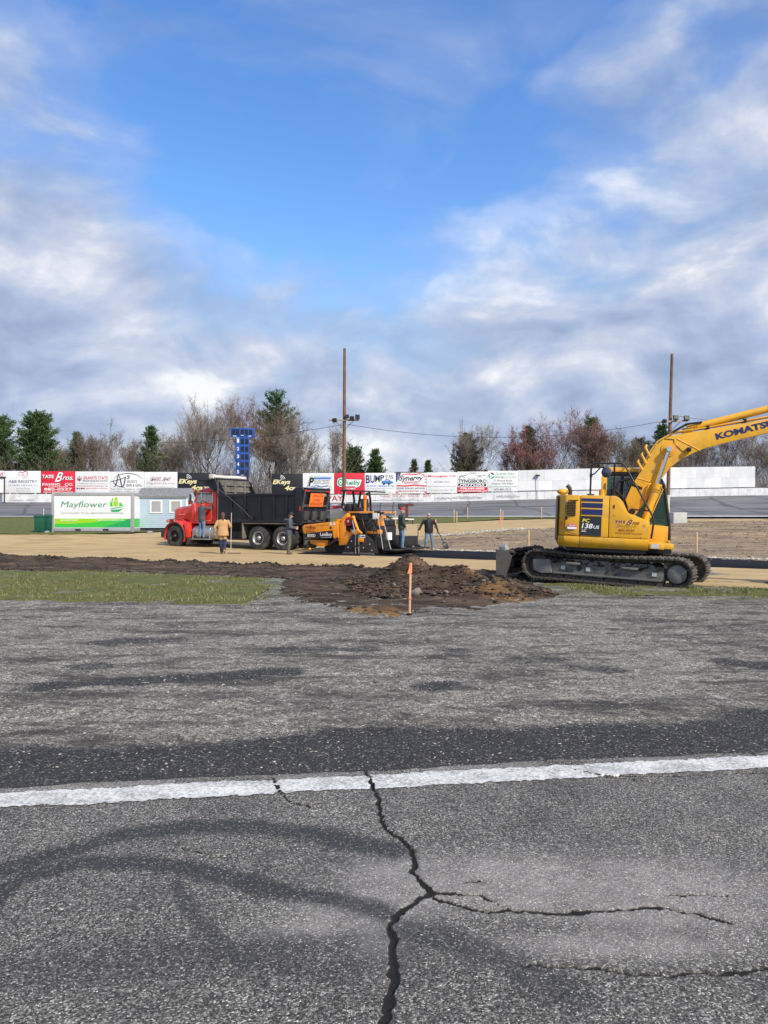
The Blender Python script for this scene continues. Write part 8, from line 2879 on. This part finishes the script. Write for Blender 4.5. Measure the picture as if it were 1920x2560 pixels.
hm_ = hair_cap(p_, M_, HAIRB, 'hair', grow=1.06, back=-0.08)
# man in red cap on the paver walkway, hand to his brow
loc = pw(-4.42, -0.80, 0.25)
p_, M_ = person('man in red cap and dark green jacket on the paver walkway shading his eyes', loc, R(-70), 1.68, (GREENJ, DENIM, BOOTG),
                (((-0.30, 0.12, 1.24), (-0.14, 0.16, 1.50)), ((0.26, -0.02, 1.13), (0.22, 0.10, 0.92))), (((-0.11, 0.03, 0.48), (-0.12, -0.01, 0.095)), ((0.10, 0.03, 0.48), (0.11, 0.0, 0.095))), 0.0, 0.0, 0.03, bulk=1.10, hands=((0.35, -0.1, 0.75), None))
hair_cap(p_, M_, HAIRG, 'hair', grow=1.05, back=-0.06)
hair_cap(p_, M_, REDCAP, 'cap', grow=1.13, brim=True, z0=12)
# grey haired man facing us with two shovels
g5 = gp(1072, 1374.5)
p_, M_ = person('grey haired man in black jacket and jeans leaning on two shovels', (g5[0], g5[1], Tz(*g5)), R(180), 1.70, (BLKJ, DENIM, SHOEW),
                (((-0.34, 0.02, 1.16), (-0.42, 0.10, 0.90)), ((0.36, 0.02, 1.18), (0.46, 0.10, 0.93))), (((-0.15, 0.05, 0.48), (-0.19, 0.0, 0.09)), ((0.13, 0.05, 0.48), (0.17, 0.02, 0.09))), -0.3, 0.30, 0.10, bulk=1.12, hands=((-0.15, 0.15, -1), (0.15, 0.15, -1)), open_front=pmat('shirt_slate', (0.035, 0.040, 0.055), 0.8))
hair_cap(p_, M_, HAIRG, 'hair', grow=1.07, z0=14, back=-0.05)
SHV = pmat('shovel_black', (0.020, 0.020, 0.022), 0.45, 0.3, var=0.3)


def shovel(label, top, bot, wide, face):
    top, bot = Vector(top), Vector(bot)
    o = thing('shovel', label, 'shovel', bot, 0)
    d = (top - bot)
    u = d.normalized()
    f = Vector(face).normalized()
    sx_ = u.cross(f).normalized()
    f = sx_.cross(u).normalized()
    MB().cyl(tuple(u * 0.30), tuple(d - u * 0.10), 0.018, n=8).build('shaft', SHV, o)
    m_ = MB()
    rings = []
    for t_, w_, b_ in ((0.0, 0.95, 0.0), (0.10, 1.0, 0.02), (0.24, 1.0, 0.035), (0.31, 0.75, 0.02), (0.34, 0.2, 0.0)):
        c = u * t_ + f * b_
        rings.append([tuple(c - sx_ * wide / 2 * w_ + f * -0.03), tuple(c - f * 0.005), tuple(c + sx_ * wide / 2 * w_ + f * -0.03), tuple(c + f * 0.006)])
    m_.loft(rings)
    m_.build('blade', SHV, o, smooth=40)
    m_ = MB()
    m_.tube([tuple(d - u * 0.11), tuple(d - u * 0.06 - sx_ * 0.06), tuple(d - sx_ * 0.06), tuple(d + sx_ * 0.06), tuple(d - u * 0.06 + sx_ * 0.06), tuple(d - u * 0.11)], 0.012, 6)
    m_.build('grip', SHV, o)


k5 = 1.70 / 1.75
z5 = Tz(*g5)
hx, hy = g5[0] - 0.47 * k5, g5[1] - 0.12 * k5
shovel('square shovel standing upright in the right hand of the man in black jacket', (hx - 0.03, hy, z5 + 1.12), (hx - 0.10, hy - 0.12, z5 + 0.03), 0.27, (0, -1, 0.1))
hx = g5[0] + 0.42 * k5
shovel('shovel held slanting away in the left hand of the man in black jacket', (hx - 0.12, hy - 0.02, z5 + 1.10), (hx + 0.42, hy - 0.15, z5 + 0.06), 0.25, (0.4, -1, 0.3))

# ------------------------------------------------------------------ stakes and small things on the ground
STK = pmat('stake_pine', (0.50, 0.36, 0.20), 0.8, var=0.2, scale=6)
STKO = pmat('stake_ribbon', (0.80, 0.25, 0.12), 0.6, var=0.15)
STKS = pmat('stake_salmon', (0.55, 0.33, 0.20), 0.8, var=0.2, scale=6)


def stake(px_, y_top, y_bot, label, w=0.045, ribbon=None, mat=STK, dark=False, lean=0.0):
    x, y = gp(px_, y_bot)
    z = Tz(x, y)
    h = (y_bot - y_top) / FPX * y
    o = thing('survey_stake', label, 'stake', (x, y, z), 0.3, 'survey stakes round the works')
    m_ = MB()
    m_.loft([[(-w / 2, -w / 3, -0.15), (w / 2, -w / 3, -0.15), (w / 2, w / 3, -0.15), (-w / 2, w / 3, -0.15)], [(-w / 2 + lean, -w / 3, h), (w / 2 + lean, -w / 3, h), (w / 2 + lean, w / 3, h), (-w / 2 + lean, w / 3, h)]])
    m_.build('post', mat, o, bevel=0.003)
    if ribbon:
        for z0_, z1_ in ribbon:
            m_ = MB()
            zz0, zz1 = z0_ * h, z1_ * h
            ww = w * 0.60
            m_.loft([[(-ww + lean * z0_, -ww, zz0), (ww + lean * z0_, -ww, zz0), (ww + lean * z0_, ww, zz0), (-ww + lean * z0_, ww, zz0)], [(-ww + lean * z1_, -ww, zz1), (ww + lean * z1_, -ww, zz1), (ww + lean * z1_, ww, zz1), (-ww + lean * z1_, ww, zz1)]])
            m_.build('ribbon', STKO, o)
    return o


s0 = stake(1023.5, 1407, 1536, 'wooden stake with orange ribbon in front of the dirt pile', 0.034, [(0.80, 1.0), (0.30, 0.33)], STKS, lean=0.02)
m_ = MB()
m_.add([(0.0, -0.03, 0.80), (-0.05, -0.05, 0.66), (-0.015, -0.035, 0.66), (0.02, -0.03, 0.80)], [(0, 1, 2, 3)])
m_.build('ribbon', STKO, s0)
stake(1135, 1273, 1305, 'bare stake on the infield grass, one of a close pair by the sand edge', 0.06)
stake(1142, 1279, 1311, 'bare stake at the sand edge beside another stake', 0.06)
stake(1169, 1267, 1296, 'bare stake at the racetrack edge behind the infield grass', 0.07)
stake(1251.5, 1272, 1325, 'stake with orange ribbon and orange paint at the sand edge', 0.06, [(0.30, 0.62)])
stake(1257, 1278, 1303, 'bare stake behind the stake with orange paint', 0.06)
stake(1354, 1267, 1296, 'bare stake at the racetrack edge near the excavator tail', 0.07)
stake(1322, 1325, 1380, 'bare stake standing in the mud behind the excavator blade', 0.055)
stake(1742, 1330, 1401, 'bare stake at the mud edge behind the excavator tracks', 0.055)
stake(1089, 1299, 1324, 'short orange topped stake behind the man with shovels', 0.06, [(0.2, 1.0)])
stake(989, 1277, 1335, 'pale stake behind the man in red cap', 0.05)
stake(405.6, 1279, 1320, 'thin grey rod standing before the blue shed', 0.035, None, GRY)
stake(109, 1271, 1300, 'thin pale stick standing behind the green bins', 0.05, None, LGRY)

# rusty steel stand and a trailer behind the paver
RUST = pmat('rusty_steel', (0.13, 0.050, 0.035), 0.8, 0.2, var=0.35, scale=6, dirt=(0.06, 0.03, 0.02), damt=0.6)
g_ = gp(1017, 1305)
rs = thing('steel_stand', 'rusty T shaped steel stand on the infield grass behind the paver', 'stand', (g_[0], g_[1], Tz(*g_)))
q_ = g_[1] / FPX
MB().box(-3.5 * q_, 3.5 * q_, -0.1, 0.1, 0.2, 43 * q_).build('column', RUST, rs, bevel=0.015)
MB().box(-7 * q_, 17 * q_, -0.12, 0.12, 40 * q_, 45.5 * q_).build('top_beam', RUST, rs, bevel=0.015)
MB().box(-22 * q_, -7.2 * q_, -0.14, 0.14, 32 * q_, 46 * q_).build('dark_head', DARKST, rs, bevel=0.02)
MB().box(-7 * q_, 9 * q_, -0.18, 0.18, 5.5 * q_, 11 * q_).build('base_plate', RUST, rs, bevel=0.01)
MB().box(-4 * q_, 3 * q_, -0.15, 0.15, -0.1, 5.4 * q_).build('foot', DARKST, rs, bevel=0.01)
g_ = gp(968, 1312)
tl = thing('utility_trailer', 'white framed utility trailer with black wheel arch behind the paver', 'trailer', (g_[0], g_[1], Tz(*g_)))
wheel(tl, 0.0, -0.12, -0.34, 0.33, LGRY, LGRY, 0.18, -1, 0.06)
wheel(tl, 0.0, 1.22, 1.44, 0.33, LGRY, LGRY, 0.18, 1, 0.06)
m_ = MB()
m_.loft([[(0.44 * math.cos(R(a)), y_, 0.36 + 0.42 * math.sin(R(a))) for y_ in (-0.40, -0.06)] + [(0.41 * math.cos(R(a)), y_, 0.36 + 0.39 * math.sin(R(a))) for y_ in (-0.06, -0.40)] for a in range(0, 181, 15)])
m_.build('wheel_arch', PBLK, tl)
MB().box(-1.2, 1.0, 0.0, 1.15, 0.42, 0.52).build('deck', SWHT, tl, bevel=0.01)
MB().bar((0.9, 0.55, 0.44), (2.0, 0.55, 0.40), 0.1, 0.08).build('drawbar', SWHT, tl)
MB().cyl((0.0, -0.1, 0.33), (0.0, 1.25, 0.33), 0.04).build('axle', PBLK, tl)
MB().cyl((1.9, 0.55, -0.02), (1.9, 0.55, 0.42), 0.03).build('jack', PBLK, tl)
# flat pale stone by the container
for px_, py_, lab in ((118, 1333, 'pale broken stone lying between the bins and the container'), (375, 1333, 'pale flat stone lying before the blue shed')):
    g_ = gp(px_, py_)
    m_ = MB()
    m_.ball((0, 0, 0), (0.20, 0.13, 0.09), 8, 5)
    rr = random.Random(px_)
    m_.v = [tuple(np.array(p) * (0.75 + 0.45 * rr.random())) for p in m_.v]
    o = m_.build('stone', bpy.data.materials['rock_grey'], smooth=0)
    o.location = (g_[0], g_[1], Tz(*g_) + 0.05)
    tag(o, lab, 'stone')
